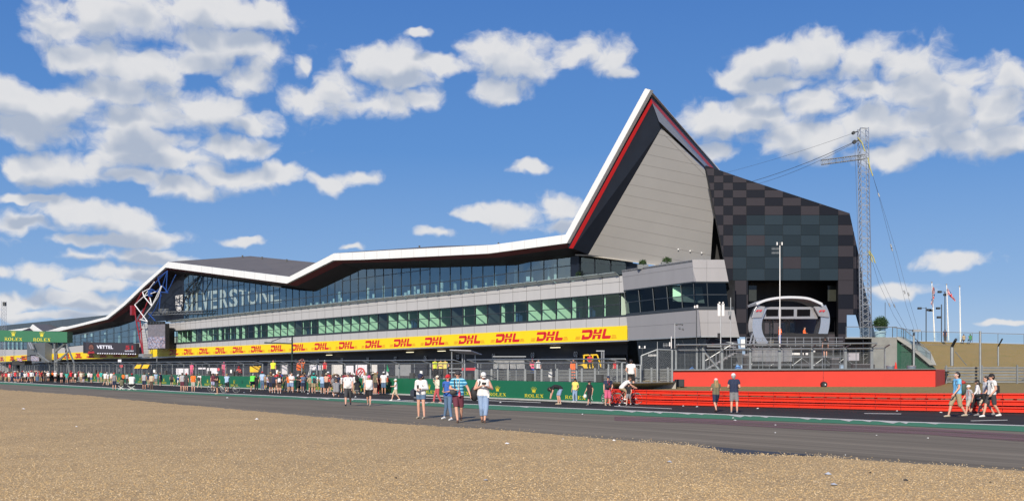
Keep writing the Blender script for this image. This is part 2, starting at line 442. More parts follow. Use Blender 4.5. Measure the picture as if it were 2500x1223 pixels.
# edges measured on the photo, x -> row
GRAV = [(-260, 931), (0, 950.5), (200, 964), (400, 983.5), (520, 994), (780, 1017), (970, 1033.7), (1240, 1050), (1600, 1081), (1700, 1088), (1745, 1098), (1780, 1109), (2000, 1114), (2100, 1122), (2500, 1148), (2900, 1176)]
WHITE = [(-300, 922), (-120, 927), (0, 931.8), (260, 945.6), (480, 957.6), (740, 968.6), (980, 979), (1240, 990), (1600, 1004), (2200, 1028.5), (2500, 1038), (3000, 1057)]
GRN = [(-300, 926), (-120, 931.5), (0, 937), (260, 951), (480, 963), (740, 974.4), (980, 987), (1240, 1001), (1600, 1016), (2200, 1038.5), (2500, 1053), (3000, 1079)]
WALLB = [(-400, 913.5), (-100, 919.5), (80, 926.6), (240, 933), (480, 944), (746, 954), (980, 963.6), (1320, 978), (1476, 985), (1540, 987), (1600, 988.5), (2200, 1002.7), (2500, 1009), (3000, 1021)]
def edge(pts, z=0.0, jag=0.0, step=0):
    if not step: return [G(x, y, z) for x, y in pts]
    out = []; x = pts[0][0]
    while x <= pts[-1][0]:
        out.append(G(x, interp(x, pts) + random.uniform(-jag, jag), z)); x += step
    return out
# gravel trap: near sheet up to its edge
ge = edge(GRAV, .012, .9, 6)
g = MB()
near = [Vector((p.x / p.y * 4.0, 4.0, .012)) for p in ge]
for i in range(len(ge) - 1): g.face([near[i], near[i + 1], ge[i + 1], ge[i]])
g.face([(-90, -40, -.012), (90, -40, -.012), (60, 14, -.012), (-60, 14, -.012)])
struct('gravel_trap', g, gravel)
# runoff asphalt between gravel and green strip (lies under both)
def band(name, a, c, m, z, ya=0, yc=0):
    xs = sorted(set([p[0] for p in a] + [p[0] for p in c])); g_ = MB()
    for x0, x1 in zip(xs[:-1], xs[1:]):
        g_.face([G(x0, interp(x0, a) + ya, z), G(x1, interp(x1, a) + ya, z), G(x1, interp(x1, c) + yc, z), G(x0, interp(x0, c) + yc, z)])
    return struct(name, g_, m)
g = MB(); e1 = edge(GRN, 0); xs = [p[0] for p in GRN]
a_ = [G(x, interp(x, GRAV) + 14 + max(0, (x - 1400) * .02), 0) for x in xs]
for i in range(len(xs) - 1): g.face([a_[i], a_[i + 1], e1[i + 1], e1[i]])
struct('runoff_asphalt', g, asphalt)
band('racing_track', GRN, WALLB, track_asphalt, .004, 0, -3)
band('green_runoff_strip', GRN, WHITE, green_paint, .010, 0, 0)
WH2 = [(x, y + (.7 if x < 500 else .8 if x < 1500 else 1.4)) for x, y in WHITE]
band('track_edge_line', WH2, [(x, y - .8) for x, y in WHITE], line_paint, .014)
# saw-tooth remains of white kerb paint on the green
g = MB(); x = 690
while x < 2330:
    if random.random() < .55:
        w = random.uniform(12, 34) * (.8 + x / 2600); y = interp(x, WH2) - .3; h = random.uniform(1.6, 3.4) * (.6 + x / 2600)
        g.face([G(x, y, .018), G(x + w, y + w * .0385, .018), G(x + w * .72, y + w * .03 + h, .018), G(x + w * .45, y + w * .02 + h * .6, .018)])
    x += random.uniform(26, 60)
struct('worn_kerb_paint', g, line_paint)
g = MB()   # long thin white line near the wall, and short grid dashes
for pts in ([(720, 968, 1010, 977.5)], [(1010, 970, 1320, 982)], [(2110, 1008.5, 2200, 1009.5)], [(2370, 1026.5, 2460, 1024.5)], [(1500, 991, 1640, 997)]):
    for x0, y0, x1, y1 in pts: g.face([G(x0, y0 + .7, .012), G(x1, y1 + .7, .012), G(x1, y1 - .6, .012), G(x0, y0 - .6, .012)])
struct('track_marking', g, line_paint)
SC = [(1500, 1019), (1700, 1024), (2000, 1040), (2250, 1049), (2500, 1066), (2700, 1078)]
band('pink_tyre_scuff', [(x, y + 7 + (x - 1500) * .004) for x, y in SC], [(x, y - 3 - (x - 1500) * .003) for x, y in SC], scuff, .008)
g = MB()
band('dark_wet_patch', [(1690, 1092), (1760, 1106), (1860, 1107), (1990, 1112)], [(1690, 1086), (1760, 1091), (1860, 1100), (1990, 1109)], mat('wet_asph', (.05, .05, .052), .7, 0, .3, 8), .008)
# loose stones: real pebbles over the near gravel
rs = np.random.RandomState(3)
def pebbles(name, n, y0, y1, m, s0, s1, label, edge_only=False):
    V = []; Fc = []; MI = []
    base = np.array([(1, 0, 0), (-1, 0, 0), (0, 1, 0), (0, -1, 0), (0, 0, 1), (0, 0, -1)], float)
    tri = [(0, 2, 4), (2, 1, 4), (1, 3, 4), (3, 0, 4)]
    k = 0
    while k < n:
        py = rs.uniform(y0, y1); px = rs.uniform(-20, 2520)
        e = interp(px, GRAV)
        if edge_only:
            py = e - abs(rs.normal(0, 4)) + 1
            if not (1560 < px < 2100) and rs.rand() < .75: continue
        elif py < e + 2: continue
        q = G(px, py, .012); s = rs.uniform(s0, s1)
        a = rs.uniform(0, 6.28); ca, sa = math.cos(a), math.sin(a)
        sx, sy, sz = s * rs.uniform(.7, 1.3), s * rs.uniform(.5, 1), s * rs.uniform(.4, .8)
        bb = len(V)
        for (x_, y_, z_) in base:
            x2, y2 = x_ * sx, y_ * sy
            V.append((q.x + ca * x2 - sa * y2, q.y + sa * x2 + ca * y2, q.z + z_ * sz))
        for f_ in tri: Fc.append((bb + f_[0], bb + f_[1], bb + f_[2])); MI.append(k % len(m))
        k += 1
    me = bpy.data.meshes.new(name); me.from_pydata(V, [], Fc)
    for x_ in m: me.materials.append(x_)
    me.polygons.foreach_set('material_index', MI); me.update()
    o = bpy.data.objects.new(name, me); COL.objects.link(o); o['kind'] = 'stuff'; o['label'] = label
stones = [mat('stone_%d' % i, c, .85, 0, .15, 30) for i, c in enumerate(((.48, .325, .148), (.54, .37, .17), (.68, .52, .31), (.36, .23, .105), (.51, .35, .158), (.56, .39, .185), (.49, .33, .15), (.41, .275, .13)))]
pebbles('loose_gravel', 52000, 985, 1226, stones, .008, .018, 'loose tan pebbles covering the gravel trap')
pebbles('scattered_gravel', 900, 0, 0, stones[1:3], .012, .022, 'stray pebbles spilled on the asphalt edge', True)

# raised verge and pit apron behind the wall (z 1.1), grass shelf on the right (z .7)
g = MB(); ZA = 1.12
vb = [G(x, y) for x, y in WALLB if x <= 1476]
ap = [Vector((p.x, p.y, ZA)) + Vector((.25, .3, 0)) for p in vb]
pa = MB()
back = [Vector((lerp(-900, 80, i / (len(ap) - 1)), 800, ZA)) for i in range(len(ap))]
for i in range(len(ap) - 1): pa.face([ap[i], ap[i + 1], back[i + 1], back[i]])
c0 = ap[-1]; c1 = PZ(1500, 66, ZA); c2 = PZ(1650, 66, ZA)
pa.face([c0, c1, back[-1]]); pa.face([c1, c2, PZ(1650, 800, ZA), back[-1]])
struct('pit_lane', pa, pit_asphalt)
# dry verge strip at the top of the wall
g = MB()
for i in range(len(ap) - 1):
    d_ = Vector((1.6, 3.2, .004)); g.face([ap[i] + Vector((0, 0, .004)), ap[i + 1] + Vector((0, 0, .004)), ap[i + 1] + d_, ap[i] + d_])
g.face([c0 + Vector((0, 0, .004)), c1 + Vector((0, 0, .004)), c2 + Vector((0, 0, .004)), c2 + Vector((0, 14, .004)), c0 + Vector((1.6, 6, .004))])
struct('dry_verge', g, drygrass)
# retaining face between verge and the grass shelf
g = MB(); g.face([c0 + Vector((0, 0, -1.1)), PZ(1500, 66, 0), PZ(1650, 66, 0), c2, c1, c0])
struct('retaining_wall_face', g, concrete)
ZS = .7
def bY(px): return EYE * FPX / (interp(px, WALLB) - HY)
g = MB(); bxs = [1470, 1600, 1900, 2200, 2500, 3000]
fr = [PZ(x, bY(x) + .45, .55) for x in bxs]; mid = [PZ(x, bY(x) + 3, ZS) for x in bxs]
bk = [PZ(x, 103.5, ZS) for x in bxs]
for i in range(len(bxs) - 1):
    g.face([fr[i], fr[i + 1], mid[i + 1], mid[i]]); g.face([mid[i], mid[i + 1], bk[i + 1], bk[i]])
struct('grass_shelf', g, drygrass)

# ------------------------------------------------------------------ lettering helpers
def strokes_serif(ch):      # serif capitals in a 1 x 1 box: list of polygons
    def bar(x0, x1, y0, y1): return [(x0, y0), (x1, y0), (x1, y1), (x0, y1)]
    def ser(x, w, y): return bar(x - w / 2, x + w / 2, y, y + .07)
    if ch == 'R': return [bar(.12, .30, 0, 1), ser(.21, .42, 0), ser(.16, .32, .93), bar(.30, .60, .90, 1), bar(.30, .60, .45, .54), [(.55, 1), (.78, .92), (.86, .75), (.78, .56), (.55, .45), (.55, .55), (.64, .62), (.68, .74), (.64, .86), (.55, .91)], [(.42, .46), (.62, .46), (1.0, 0), (.76, 0)]]
    if ch == 'O':
        o = [(.5 + .5 * math.cos(a), .5 + .52 * math.sin(a)) for a in np.linspace(0, 2 * math.pi, 17)]
        i = [(.5 + .28 * math.cos(a), .5 + .43 * math.sin(a)) for a in np.linspace(0, 2 * math.pi, 17)]
        return [[o[k], o[k + 1], i[k + 1], i[k]] for k in range(16)]
    if ch == 'L': return [bar(.16, .36, 0, 1), ser(.26, .46, .93), bar(0.04, .88, 0, .09), [(.78, .09), (.90, .0), (.95, .32), (.88, .32)]]
    if ch == 'E': return [bar(.14, .34, 0, 1), bar(.03, .85, 0, .09), bar(.03, .82, .91, 1), bar(.34, .62, .46, .55), [(.76, .09), (.86, 0), (.92, .30), (.86, .30)], [(.74, .91), (.84, 1), (.86, .70), (.80, .70)], bar(.58, .64, .36, .65)]
    if ch == 'X': return [[(.06, 1), (.34, 1), (.96, 0), (.66, 0)], [(.78, 1), (.90, 1), (.20, 0), (.08, 0)], ser(.16, .38, 0), ser(.80, .40, 0), ser(.20, .40, .93), ser(.82, .34, .93)]
    return []
def crown():
    out = [[(.18, .0), (.82, .0), (.80, .07), (.20, .07)]]
    out.append([(.26, .10), (.74, .10), (.80, .36), (.20, .36)])
    for x0, xt, yt in ((.27, .04, .80), (.385, .27, .93), (.5, .5, .98), (.615, .73, .93), (.73, .96, .80)):
        w = .055
        out.append([(x0 - w, .34), (x0 + w, .34), (xt + .02, yt - .06), (xt - .02, yt - .06)])
        out.append([(xt + .045 * math.cos(a), yt + .045 * math.sin(a) * .9) for a in np.linspace(0, 2 * math.pi, 7)[:-1]])
    return out
def put(mb, polys, fn, thick=None, mi=0):
    for pl in polys:
        pts = [fn(x, y) for x, y in pl]
        mb.slab(pts, thick, mi) if thick is not None else mb.face(pts, mi)
def rolex(mb, fn):      # fn(u,v) u 0..1 along the word, v in word-widths upward; word then crown above
    for i, ch in enumerate('ROLEX'):
        put(mb, [[((i * .205 + x * .185), y * .22) for x, y in pl] for pl in strokes_serif(ch)], fn)
    put(mb, [[(.5 + (x - .5) * .30, .32 + y * .38) for x, y in pl] for pl in crown()], fn)
def text_polys(txt, size=1.0, xscale=1.0, bold=0.0, font_shear=0.0):    # built-in font -> triangles
    cu = bpy.data.curves.new('t', 'FONT'); cu.body = txt; cu.size = size; cu.offset = bold; cu.shear = font_shear; cu.resolution_u = 3
    o = bpy.data.objects.new('t', cu); COL.objects.link(o)
    dg = bpy.context.evaluated_depsgraph_get(); me = bpy.data.meshes.new_from_object(o.evaluated_get(dg))
    out = [[(me.vertices[v].co.x * xscale, me.vertices[v].co.y) for v in p.vertices] for p in me.polygons]
    bpy.data.objects.remove(o); bpy.data.curves.remove(cu); bpy.data.meshes.remove(me)
    xs_ = [x for p in out for x, y in p]; w = max(xs_) - min(xs_); x0 = min(xs_)
    return [[(x - x0, y) for x, y in p] for p in out], w
def clip(poly, cl):     # convex clip, 2-D
    out = poly
    n = len(cl)
    area = sum(cl[i][0] * cl[(i + 1) % n][1] - cl[(i + 1) % n][0] * cl[i][1] for i in range(n))
    for i in range(n):
        a, c = cl[i], cl[(i + 1) % n]; res = []
        def ins(p):
            k = (c[0] - a[0]) * (p[1] - a[1]) - (c[1] - a[1]) * (p[0] - a[0])
            return k >= -1e-9 if area > 0 else k <= 1e-9
        for j in range(len(out)):
            p, q = out[j], out[(j + 1) % len(out)]
            ip, iq = ins(p), ins(q)
            if ip: res.append(p)
            if ip != iq:
                d1 = (c[0] - a[0]) * (p[1] - a[1]) - (c[1] - a[1]) * (p[0] - a[0])
                d2 = (c[0] - a[0]) * (q[1] - a[1]) - (c[1] - a[1]) * (q[0] - a[0])
                t = d1 / (d1 - d2); res.append((p[0] + (q[0] - p[0]) * t, p[1] + (q[1] - p[1]) * t))
        out = res
        if len(out) < 3: return []
    return out

# ------------------------------------------------------------------ the long pit building
glass_blue = glass_mat('glass_blue', (.80, .90, .90), .17, (.44, .55, .58))
glass_green = glass_mat('glass_green', (.78, .95, .86), .025, (.8, 1, .9))
glass_dark = glass_mat('glass_dark', (.25, .28, .30), .03, (.7, .8, .9))
B = empty('wing_building', FP(900, HY, 0) * 1.0, 'long modern grandstand and pit building with sweeping white edged roof rising to a pointed peak', 'building')
B.location.z = 0
def fac(name, top, bot, off0, m, x0=None, x1=None, thick=.3, step=None, parent=B):   # band between two measured lines
    xa = x0 if x0 is not None else max(top[0][0], bot[0][0]); xb = x1 if x1 is not None else min(top[-1][0], bot[-1][0])
    xs_ = sorted(set([xa, xb] + [p[0] for p in top + bot if xa < p[0] < xb]))
    mb = MB()
    for u, v in zip(xs_[:-1], xs_[1:]):
        mb.slab([FP(u, interp(u, bot), off0), FP(v, interp(v, bot), off0), FP(v, interp(v, top), off0), FP(u, interp(u, top), off0)], -NN * thick)
    return mb.build(name, m, parent)
L_SILL = [(365, 793), (415, 788.5), (660, 762.5), (920, 736), (1100, 719.5), (1521, 673)]
L_WT = [(415, 808.5), (660, 788.5), (920, 766.3), (1100, 751), (1527, 714)]
L_WB = [(415, 838), (660, 822.5), (920, 805.6), (1100, 796), (1530, 769)]
L_BT = [(365, 853.5), (415, 850.5), (660, 840), (920, 826.5), (1100, 816.4), (1531, 794.6)]
L_BB = [(365, 871.5), (415, 869.5), (660, 861.5), (920, 852.4), (1100, 844.6), (1532, 829.7)]
L_BB2 = [(x, y + 3.0) for x, y in L_BB]
fac('upper_cladding', L_SILL, L_WT, 0, grey_clad, 365, 1527, .35)
fac('cladding_end', [(365, 800), (415, 796)], [(365, 856), (415, 852)], -.02, grey_clad, 363, 413, .3)
fac('window_head', [(x, y - 1.0) for x, y in L_WT], [(x, y + 1.2) for x, y in L_WT], .06, winf, 415, 1527, .3)
fac('window_sill', [(x, y - 1) for x, y in L_WB], [(x, y + 3) for x, y in L_WB], .08, winf, 415, 1529, .35)
fac('lower_cladding', [(x, y + 2.8) for x, y in L_WB], [(x, y + 1) for x, y in L_BT], 0, grey_clad, 415, 1531, .35)
fac('banner_backing_band', [(x, y + .5) for x, y in L_BT], L_BB, -.03, grey_clad, 345, 1531, .3)
fac('bottom_trim', L_BB, L_BB2, .12, galv_light, 345, 1532, .25)
# seams of the cladding
mb = MB()
T0, T1 = tval(1526), tval(416)
BAY = 2.8; t0 = T0 + .9; nb = int((T1 - t0) / BAY)
sm = mat('seam', (.17, .17, .18), .7, 0, .1, 2)
def vseam(mb, px, ya, yb, off):
    mb.slab([FP(px - .0, yb, off), FP(px, ya, off), FP(px, ya, off) + ND * .05, FP(px, yb, off) + ND * .05], NN * .012)
for k in range(nb + 1):
    px = pxof(t0 + k * BAY)
    vseam(mb, px, interp(px, L_SILL) + 1, interp(px, L_WT) - 1.5, .003)
    vseam(mb, px, interp(px, L_WB) + 3.5, interp(px, L_BT), .003)
for a, c in (((1519, 687.5), (415, 793.5)),):
    mb.slab([FP(c[0], c[1] + .35, .003), FP(a[0], a[1] + .5, .003), FP(a[0], a[1] - .5, .003), FP(c[0], c[1] - .35, .003)], NN * .012)
mb.build('cladding_seams', sm, B)
# box strip of green-tinted windows with partitioned rooms behind
rooms_m = mat('room_wall', (.66, .84, .70), .7, 0, .05, 1)
room_dark = mat('room_back', (.10, .16, .135), .8, 0, .25, .5)
room_floor = mat('room_floor', (.12, .13, .12), .8, 0, .2, 1)
mb = MB(); D = 5.2
def fpz(px, line, off, dy=0): return FP(px, interp(px, line) + dy, off)
def at(t, off, z):
    p = A0 + ND * t + NN * off; return Vector((p.x, p.y, z))
zt = lambda t: FP(pxof(t), interp(pxof(t), L_WT)).z
zb_ = lambda t: FP(pxof(t), interp(pxof(t), L_WB)).z
Ta, Tb = t0 - .6, T1 + .2
seg = [lerp(Ta, Tb, i / 12) for i in range(13)]
for u, v in zip(seg[:-1], seg[1:]):
    mb.face([at(u, -D, zb_(u) - .1), at(v, -D, zb_(v) - .1), at(v, -D, zt(v) + .1), at(u, -D, zt(u) + .1)], 0)
    mb.face([at(u, -D, zt(u)), at(v, -D, zt(v)), at(v, -.33, zt(v)), at(u, -.33, zt(u))], 1)
    mb.face([at(u, -D, zb_(u)), at(v, -D, zb_(v)), at(v, -.33, zb_(v)), at(u, -.33, zb_(u))], 2)
mb.build('office_rooms', [room_dark, room_dark, room_floor], B)
random.seed(21)
for k in range(nb + 1):
    t = t0 + k * BAY
    f = k / nb
    kind = random.random()
    full = kind < (.84 if 3 < k < 33 else .45)
    if k in (1, 3, 11): full = False
    z0, z1 = zb_(t) + .02, zt(t) - .02
    p = MB()
    dd = 4.6 if full else random.choice((.5, .9, .3))
    p.box8([at(t, -.4, z0), at(t + .12, -.4, z0), at(t + .12, -dd, z0), at(t, -dd, z0), at(t, -.4, z1), at(t + .12, -.4, z1), at(t + .12, -dd, z1), at(t, -dd, z1)])
    p.build('partition_wall', rooms_m, B)
    if k < nb:
        g_ = MB(); e = .06
        zz0, zz1 = (zb_(t) + zb_(t + BAY)) / 2, (zt(t) + zt(t + BAY)) / 2
        g_.face([at(t + e, -.12, zb_(t)), at(t + BAY - e, -.12, zb_(t + BAY)), at(t + BAY - e, -.12, zt(t + BAY)), at(t + e, -.12, zt(t))])
        w_ = g_.build('office_window', glass_green if random.random() > .12 or k < 2 else glass_dark, B)
        fr = MB()
        fr.box8([at(t - .05, -.05, zb_(t)), at(t + .05, -.05, zb_(t)), at(t + .05, -.2, zb_(t)), at(t - .05, -.2, zb_(t)), at(t - .05, -.05, zt(t)), at(t + .05, -.05, zt(t)), at(t + .05, -.2, zt(t)), at(t - .05, -.2, zt(t))])
        zm = lerp(zz0, zz1, .5)
        q0, q1 = lerp(zb_(t), zt(t), .5), lerp(zb_(t + BAY), zt(t + BAY), .5)
        fr.box8([at(t, -.07, q0 - .05), at(t + BAY, -.07, q1 - .05), at(t + BAY, -.2, q1 - .05), at(t, -.2, q0 - .05), at(t, -.07, q0 + .05), at(t + BAY, -.07, q1 + .05), at(t + BAY, -.2, q1 + .05), at(t, -.2, q0 + .05)])
        fr.build('window_frame', winf, w_)
        if random.random() < .45:   # desk or blue seat in the room
            c = MB(); c.box(at(t + 1.4, -2.2, zz0 + .55), (.8, .5, 1.0), 0, ND, NN); c.box(at(t + 1.4, -2.0, zz0 + 1.15), (.8, .1, .5), 0, ND, NN)
            c.build('office_chair', mat('chair_blue', (.03, .06, .16), .6), B)
# glazed awning ledge along the sill
mb = MB()
AW = [(x, y) for x, y in L_SILL if x > 400]
for k in range(nb * 1):
    t = t0 + k * BAY; pa_, pb = pxof(t), pxof(t + BAY * .94)
    a = FP(pa_, interp(pa_, L_SILL) - .6, 0); c = FP(pb, interp(pb, L_SILL) - .6, 0)
    up = Vector((0, 0, .36)); o_ = NN * .75
    mb.slab([a + o_ * .1, c + o_ * .1, c + o_ + up, a + o_ + up], (0, 0, .04), 0)
    mb.tube(a + o_ * 0 + Vector((0, 0, -.1)), a + o_ * 1.1 + up, .045, n=4, mi=1)
mb.build('glass_awning', [mat('awning_glass', (.46, .56, .57), .3, .1, .1, 1), galv_dark], B)

# main curtain wall
GT = [(430, 668), (484, 673.6), (733, 709), (771, 711.5), (884, 658), (920, 657), (1100, 652.7), (1260, 647.6), (1295, 640), (1394, 628.6)]
GL = -.9
GB = [(x, y + 1.5) for x, y in L_SILL]
lo = tval(1394, GL); hi = tval(452, GL); CB = 2.56; nc = int((hi - lo) / CB)
blue_int = mat('hall_wall', (.06, .085, .11), .7, 0, .2, .4)
hall_light = mat('hall_column', (.50, .68, .66), .6, 0, .05, 1)
mb = MB()
for u, v in zip([lo + (hi - lo + 12) * i / 16 for i in range(16)], [lo + (hi - lo + 12) * i / 16 for i in range(1, 17)]):
    zu, zv = FP(pxof(u, 0), interp(pxof(u, 0), L_SILL)).z, FP(pxof(v, 0), interp(pxof(v, 0), L_SILL)).z
    mb.face([at(u, -5.5, zu - .5), at(v, -5.5, zv - .5), at(v, -5.5, FP(pxof(v, 0), interp(pxof(v, 0), GT), GL).z + .4), at(u, -5.5, FP(pxof(u, 0), interp(pxof(u, 0), GT), GL).z + .4)], 0)
    mb.face([at(u, -5.5, zu), at(v, -5.5, zv), at(v, GL - .1, zv), at(u, GL - .1, zu)], 1)
mb.build('hall_interior', [blue_int, room_floor], B)
def zgt(px): return FP(px, interp(px, GT), GL).z
def zgb(px): return FP(px, interp(px, GB), GL - .0).z
random.seed(5)
for k in range(nc + 1):
    t = lo + k * CB; t2 = min(t + CB, hi + 2)
    p1, p2 = pxof(t, GL), pxof(t2, GL)
    pts = [FP(p1, interp(p1, GB), GL), FP(p2, interp(p2, GB), GL)]
    tops = []
    brk = [x for x, _ in GT if p2 < x < p1]
    for x in [p1] + sorted(brk, reverse=True) + [p2]: tops.append(FP(x, interp(x, GT), GL))
    w_ = MB().face(pts + tops[::-1]).build('curtain_wall_pane', glass_blue, B)
    fr = MB()
    zb0, zt0 = zgb(p1), zgt(p1)
    fr.box8([at(t - .03, GL + .07, zb0), at(t + .03, GL + .07, zb0), at(t + .03, GL - .06, zb0), at(t - .03, GL - .06, zb0), at(t - .03, GL + .07, zt0), at(t + .03, GL + .07, zt0), at(t + .03, GL - .06, zt0), at(t - .03, GL - .06, zt0)])
    dz = 2.05; z = zb0 + dz
    zb1, zt1 = zgb(p2), zgt(p2)
    j = 1
    while True:
        za, zc = zb0 + j * dz, zb1 + j * dz
        if za > min(zt0, zt1) - .1 or zc > min(zt0, zt1) - .1: break
        fr.box8([at(t, GL + .07, za - .045), at(t2, GL + .07, zc - .045), at(t2, GL - .05, zc - .045), at(t, GL - .05, za - .045), at(t, GL + .07, za + .045), at(t2, GL + .07, zc + .045), at(t2, GL - .05, zc + .045), at(t, GL - .05, za + .045)])
        j += 1
    fr.build('mullion', winf, w_)
    if p1 > 700 or random.random() < .5:
        if random.random() < .8:
            h = random.choice((2.0, 2.6, 1.2, 2.0)) if p1 < 1090 or random.random() < .6 else 4.2
            h = min(h, min(zt0, zt1) - zb0 - .4)
            w1 = random.uniform(.25, .6)
            if h > .5:
                c = MB(); c.box(at(t + random.uniform(.15, 1.6), GL - random.uniform(.9, 2.2), zb0 + h / 2), (w1, .2, h), 0, ND, NN)
                c.build('interior_column', hall_light, B)
    if random.random() < .18:
        c = MB(); c.box(at(t + 1.2, GL - .5, zb0 + 1.1), (.7, .05, .6), 0, ND, NN); c.build('interior_screen', mat('pale_screen', (.55, .8, .85), .4), B)
# dark pillar and the smaller glazed bay at the right
fac('corner_pillar', [(1394, 626), (1413, 625)], [(1394, 684), (1413, 682)], GL + .2, navy_black, 1394, 1413, .6)
RT = [(1412, 628), (1529, 641)]; RBm = [(1412, 683), (1529, 668)]
xs4 = [1412, 1452, 1491, 1529]
for u, v in zip(xs4[:-1], xs4[1:]):
    w_ = MB().face([FP(u, interp(u, RBm), GL), FP(v, interp(v, RBm), GL), FP(v, interp(v, RT), GL), FP(u, interp(u, RT), GL)]).build('bay_window_pane', glass_blue, B)
    fr = MB().slab([FP(v - 1, interp(v, RBm), GL + .03), FP(v, interp(v, RBm), GL + .03), FP(v, interp(v, RT), GL + .03), FP(v - 1, interp(v, RT), GL + .03)], NN * .06)
    fr.slab([FP(u, 641 + (u - 1412) * .06, GL + .03), FP(v, 641 + (v - 1412) * .06, GL + .03), FP(v, 640 + (v - 1412) * .06, GL + .03), FP(u, 640 + (u - 1412) * .06, GL + .03)], NN * .06)
    fr.slab([FP(u, 668 - (u - 1412) * .02, GL + .03), FP(v, 668 - (v - 1412) * .02, GL + .03), FP(v, 667 - (v - 1412) * .02, GL + .03), FP(u, 667 - (u - 1412) * .02, GL + .03)], NN * .06)
    fr.build('mullion', winf, w_)
MB().face([FP(1408, 690, GL - 6), FP(1545, 690, GL - 6), FP(1545, 610, GL - 6), FP(1408, 610, GL - 6)]).build('bay_interior', mat('bay_int', (.05, .10, .13), .7), B)
fac('bay_side_wall', [(1528, 640), (1560, 645)], [(1528, 672), (1560, 668)], GL - .2, navy_black, 1528, 1560, .5)
fac('white_balcony_soffit', [(1404, 620.5), (1436, 621.5), (1605, 646)], [(1404, 624), (1436, 625), (1605, 648)], GL + .6, mat('bone', (.45, .42, .36), .6), 1404, 1600, 1.0)

# dark hall end with crest and lettering (stands behind the glass)
SO = -1.15
sw = mat('sign_wall', (.030, .042, .058), .6, 0, .25, .3)
fac('sign_wall', [(405, 650), (484, 662), (735, 712)], [(340, 790), (450, 783), (735, 762)], SO, sw, 405, 735, .2)
fac('hall_side_wall', [(344, 764), (372, 708), (405, 660), (430, 655), (484, 670)], [(344, 788), (440, 779), (484, 776)], GL - .15, navy_black, 344, 452, .2)
lm = mat('sign_letter', (.92, .86, .76), .6, 0, .03, 1)
word = 'SILVERSTONE'
lx = [(443, 462), (466, 471), (478, 492), (492, 512), (515, 532), (537, 557), (560, 580), (583, 602), (605, 629), (634, 656), (661, 687)]
CUT = [(440, 690), (540, 705), (562, 711), (600, 722), (640, 730), (690, 740)]   # unused: edge of the roof's shadow across the tops of the last letters
def ltop(px): return 716 - (px - 443) * .085
def lbot(px): return 763 - (px - 443) * .102
for ch, (xa, xb) in zip(word, lx):
    pl, w = text_polys(ch, 1, 1, .02)
    ys_ = [y for q in pl for x, y in q]; y0_, y1_ = min(ys_), max(ys_)
    mb = MB()
    for q in pl:
        q2 = []
        for x, y in q:
            px = xa + (xb - xa) * x / w; v_ = (y - y0_) / (y1_ - y0_)
            q2.append((px, lerp(lbot(px), ltop(px), v_)))
        xs5 = [p_[0] for p_ in q2]; cx_ = sum(xs5) / len(xs5)
        q3 = q2
        if len(q3) > 2: mb.slab([FP(a_, b_, SO + .06) for a_, b_ in q3], NN * .02)
    if mb.f: mb.build('sign_letter', lm, B)
# crest: shield with union flag quartering
mb = MB(); sh = [(429, 722), (446, 719), (446, 745), (443, 757), (437, 761), (432, 757), (429, 745)]
mb.slab([FP(a, b, GL + .02) for a, b in sh], NN * .05, 0)
for q in ([(430, 727), (445, 736.5), (445, 738), (430, 729)], [(445, 722), (445, 724), (430, 737), (430, 735)], [(436.6, 721), (438.4, 721), (438.4, 739), (436.6, 739)], [(429.5, 729.5), (445.5, 728), (445.5, 730), (429.5, 731.5)], [(429, 738.5), (446, 737), (446, 739), (429, 740.5)], [(430, 743), (433, 743), (433, 756), (431, 752)], [(442, 742), (445, 742), (444, 751), (442, 755)], [(433, 756), (442, 755), (438, 758)]):
    mb.slab([FP(a, b, GL + .075) for a, b in q], NN * .02, 1)
mb.build('crest', [mat('crest_white', (.62, .62, .62), .6), navy_black], B)
# inside the hall: dark bracing
mb = MB()
for a, c in (((452, 700), (487, 676)), ((455, 712), (478, 684)), ((455, 702), (474, 722)), ((470, 720), (486, 678)), ((460, 730), (480, 690)), ((474, 690), (470, 724)), ((452, 730), (462, 706))):
    mb.tube(FP(*a, GL + .3), FP(*c, GL + .3), .07, n=6)
mb.build('roof_bracing', dark_metal, B)
# light maintenance gantry at the foot of the dark wall
mb = MB()
for y in (762, 768): mb.tube(FP(365, y + 1, .6), FP(495, y - 4, .6), .1, n=5)
x = 368
while x < 490:
    mb.tube(FP(x, 768, .6), FP(x + 6, 762 - (x - 365) * .03, .6), .06, n=4); x += 7
for x in (392, 400, 406): mb.box(FP(x, 759, .6), (1.2, .5, 1.0), 0, ND, NN)
mb.build('maintenance_gantry', galv, B)

# white roof edge, red line under it, dark soffit
OF = 2.6
FT = [(114, 808), (190, 791), (258, 773.5), (300, 740), (350, 692), (410, 639), (706, 675.5), (815, 618.6), (880, 615), (960, 610.5), (1203, 597.6), (1381, 572.5)]
FB = [(145, 808), (190, 797), (262, 779), (304, 745.5), (352, 699.5), (404, 653), (700, 692), (813, 635.6), (880, 634), (960, 630.5), (1191, 619), (1384, 593.5)]
mb = MB()
for i in range(len(FT) - 1):
    a, c = FT[i], FT[i + 1]; e, f_ = FB[i], FB[i + 1]
    mb.slab([FP(*e, OF), FP(*f_, OF), FP(*c, OF), FP(*a, OF)], -NN * .5)
pk_o, pk_i = (1575, 217), (1588, 220)
mb.slab([FP(1384, 593.5, OF), FP(*pk_i, OF), FP(*pk_o, OF), FP(1381, 572.5, OF)], -NN * .5)
PKY = FP(*pk_o, OF).y
mb.slab([FP(*pk_i, OF), P(1757, 417, 133), P(1757, 413.5, 133), FP(1577, 216.5, OF)], (0, 1.0, -.2))
mb.build('roof_fascia', white_metal, B)
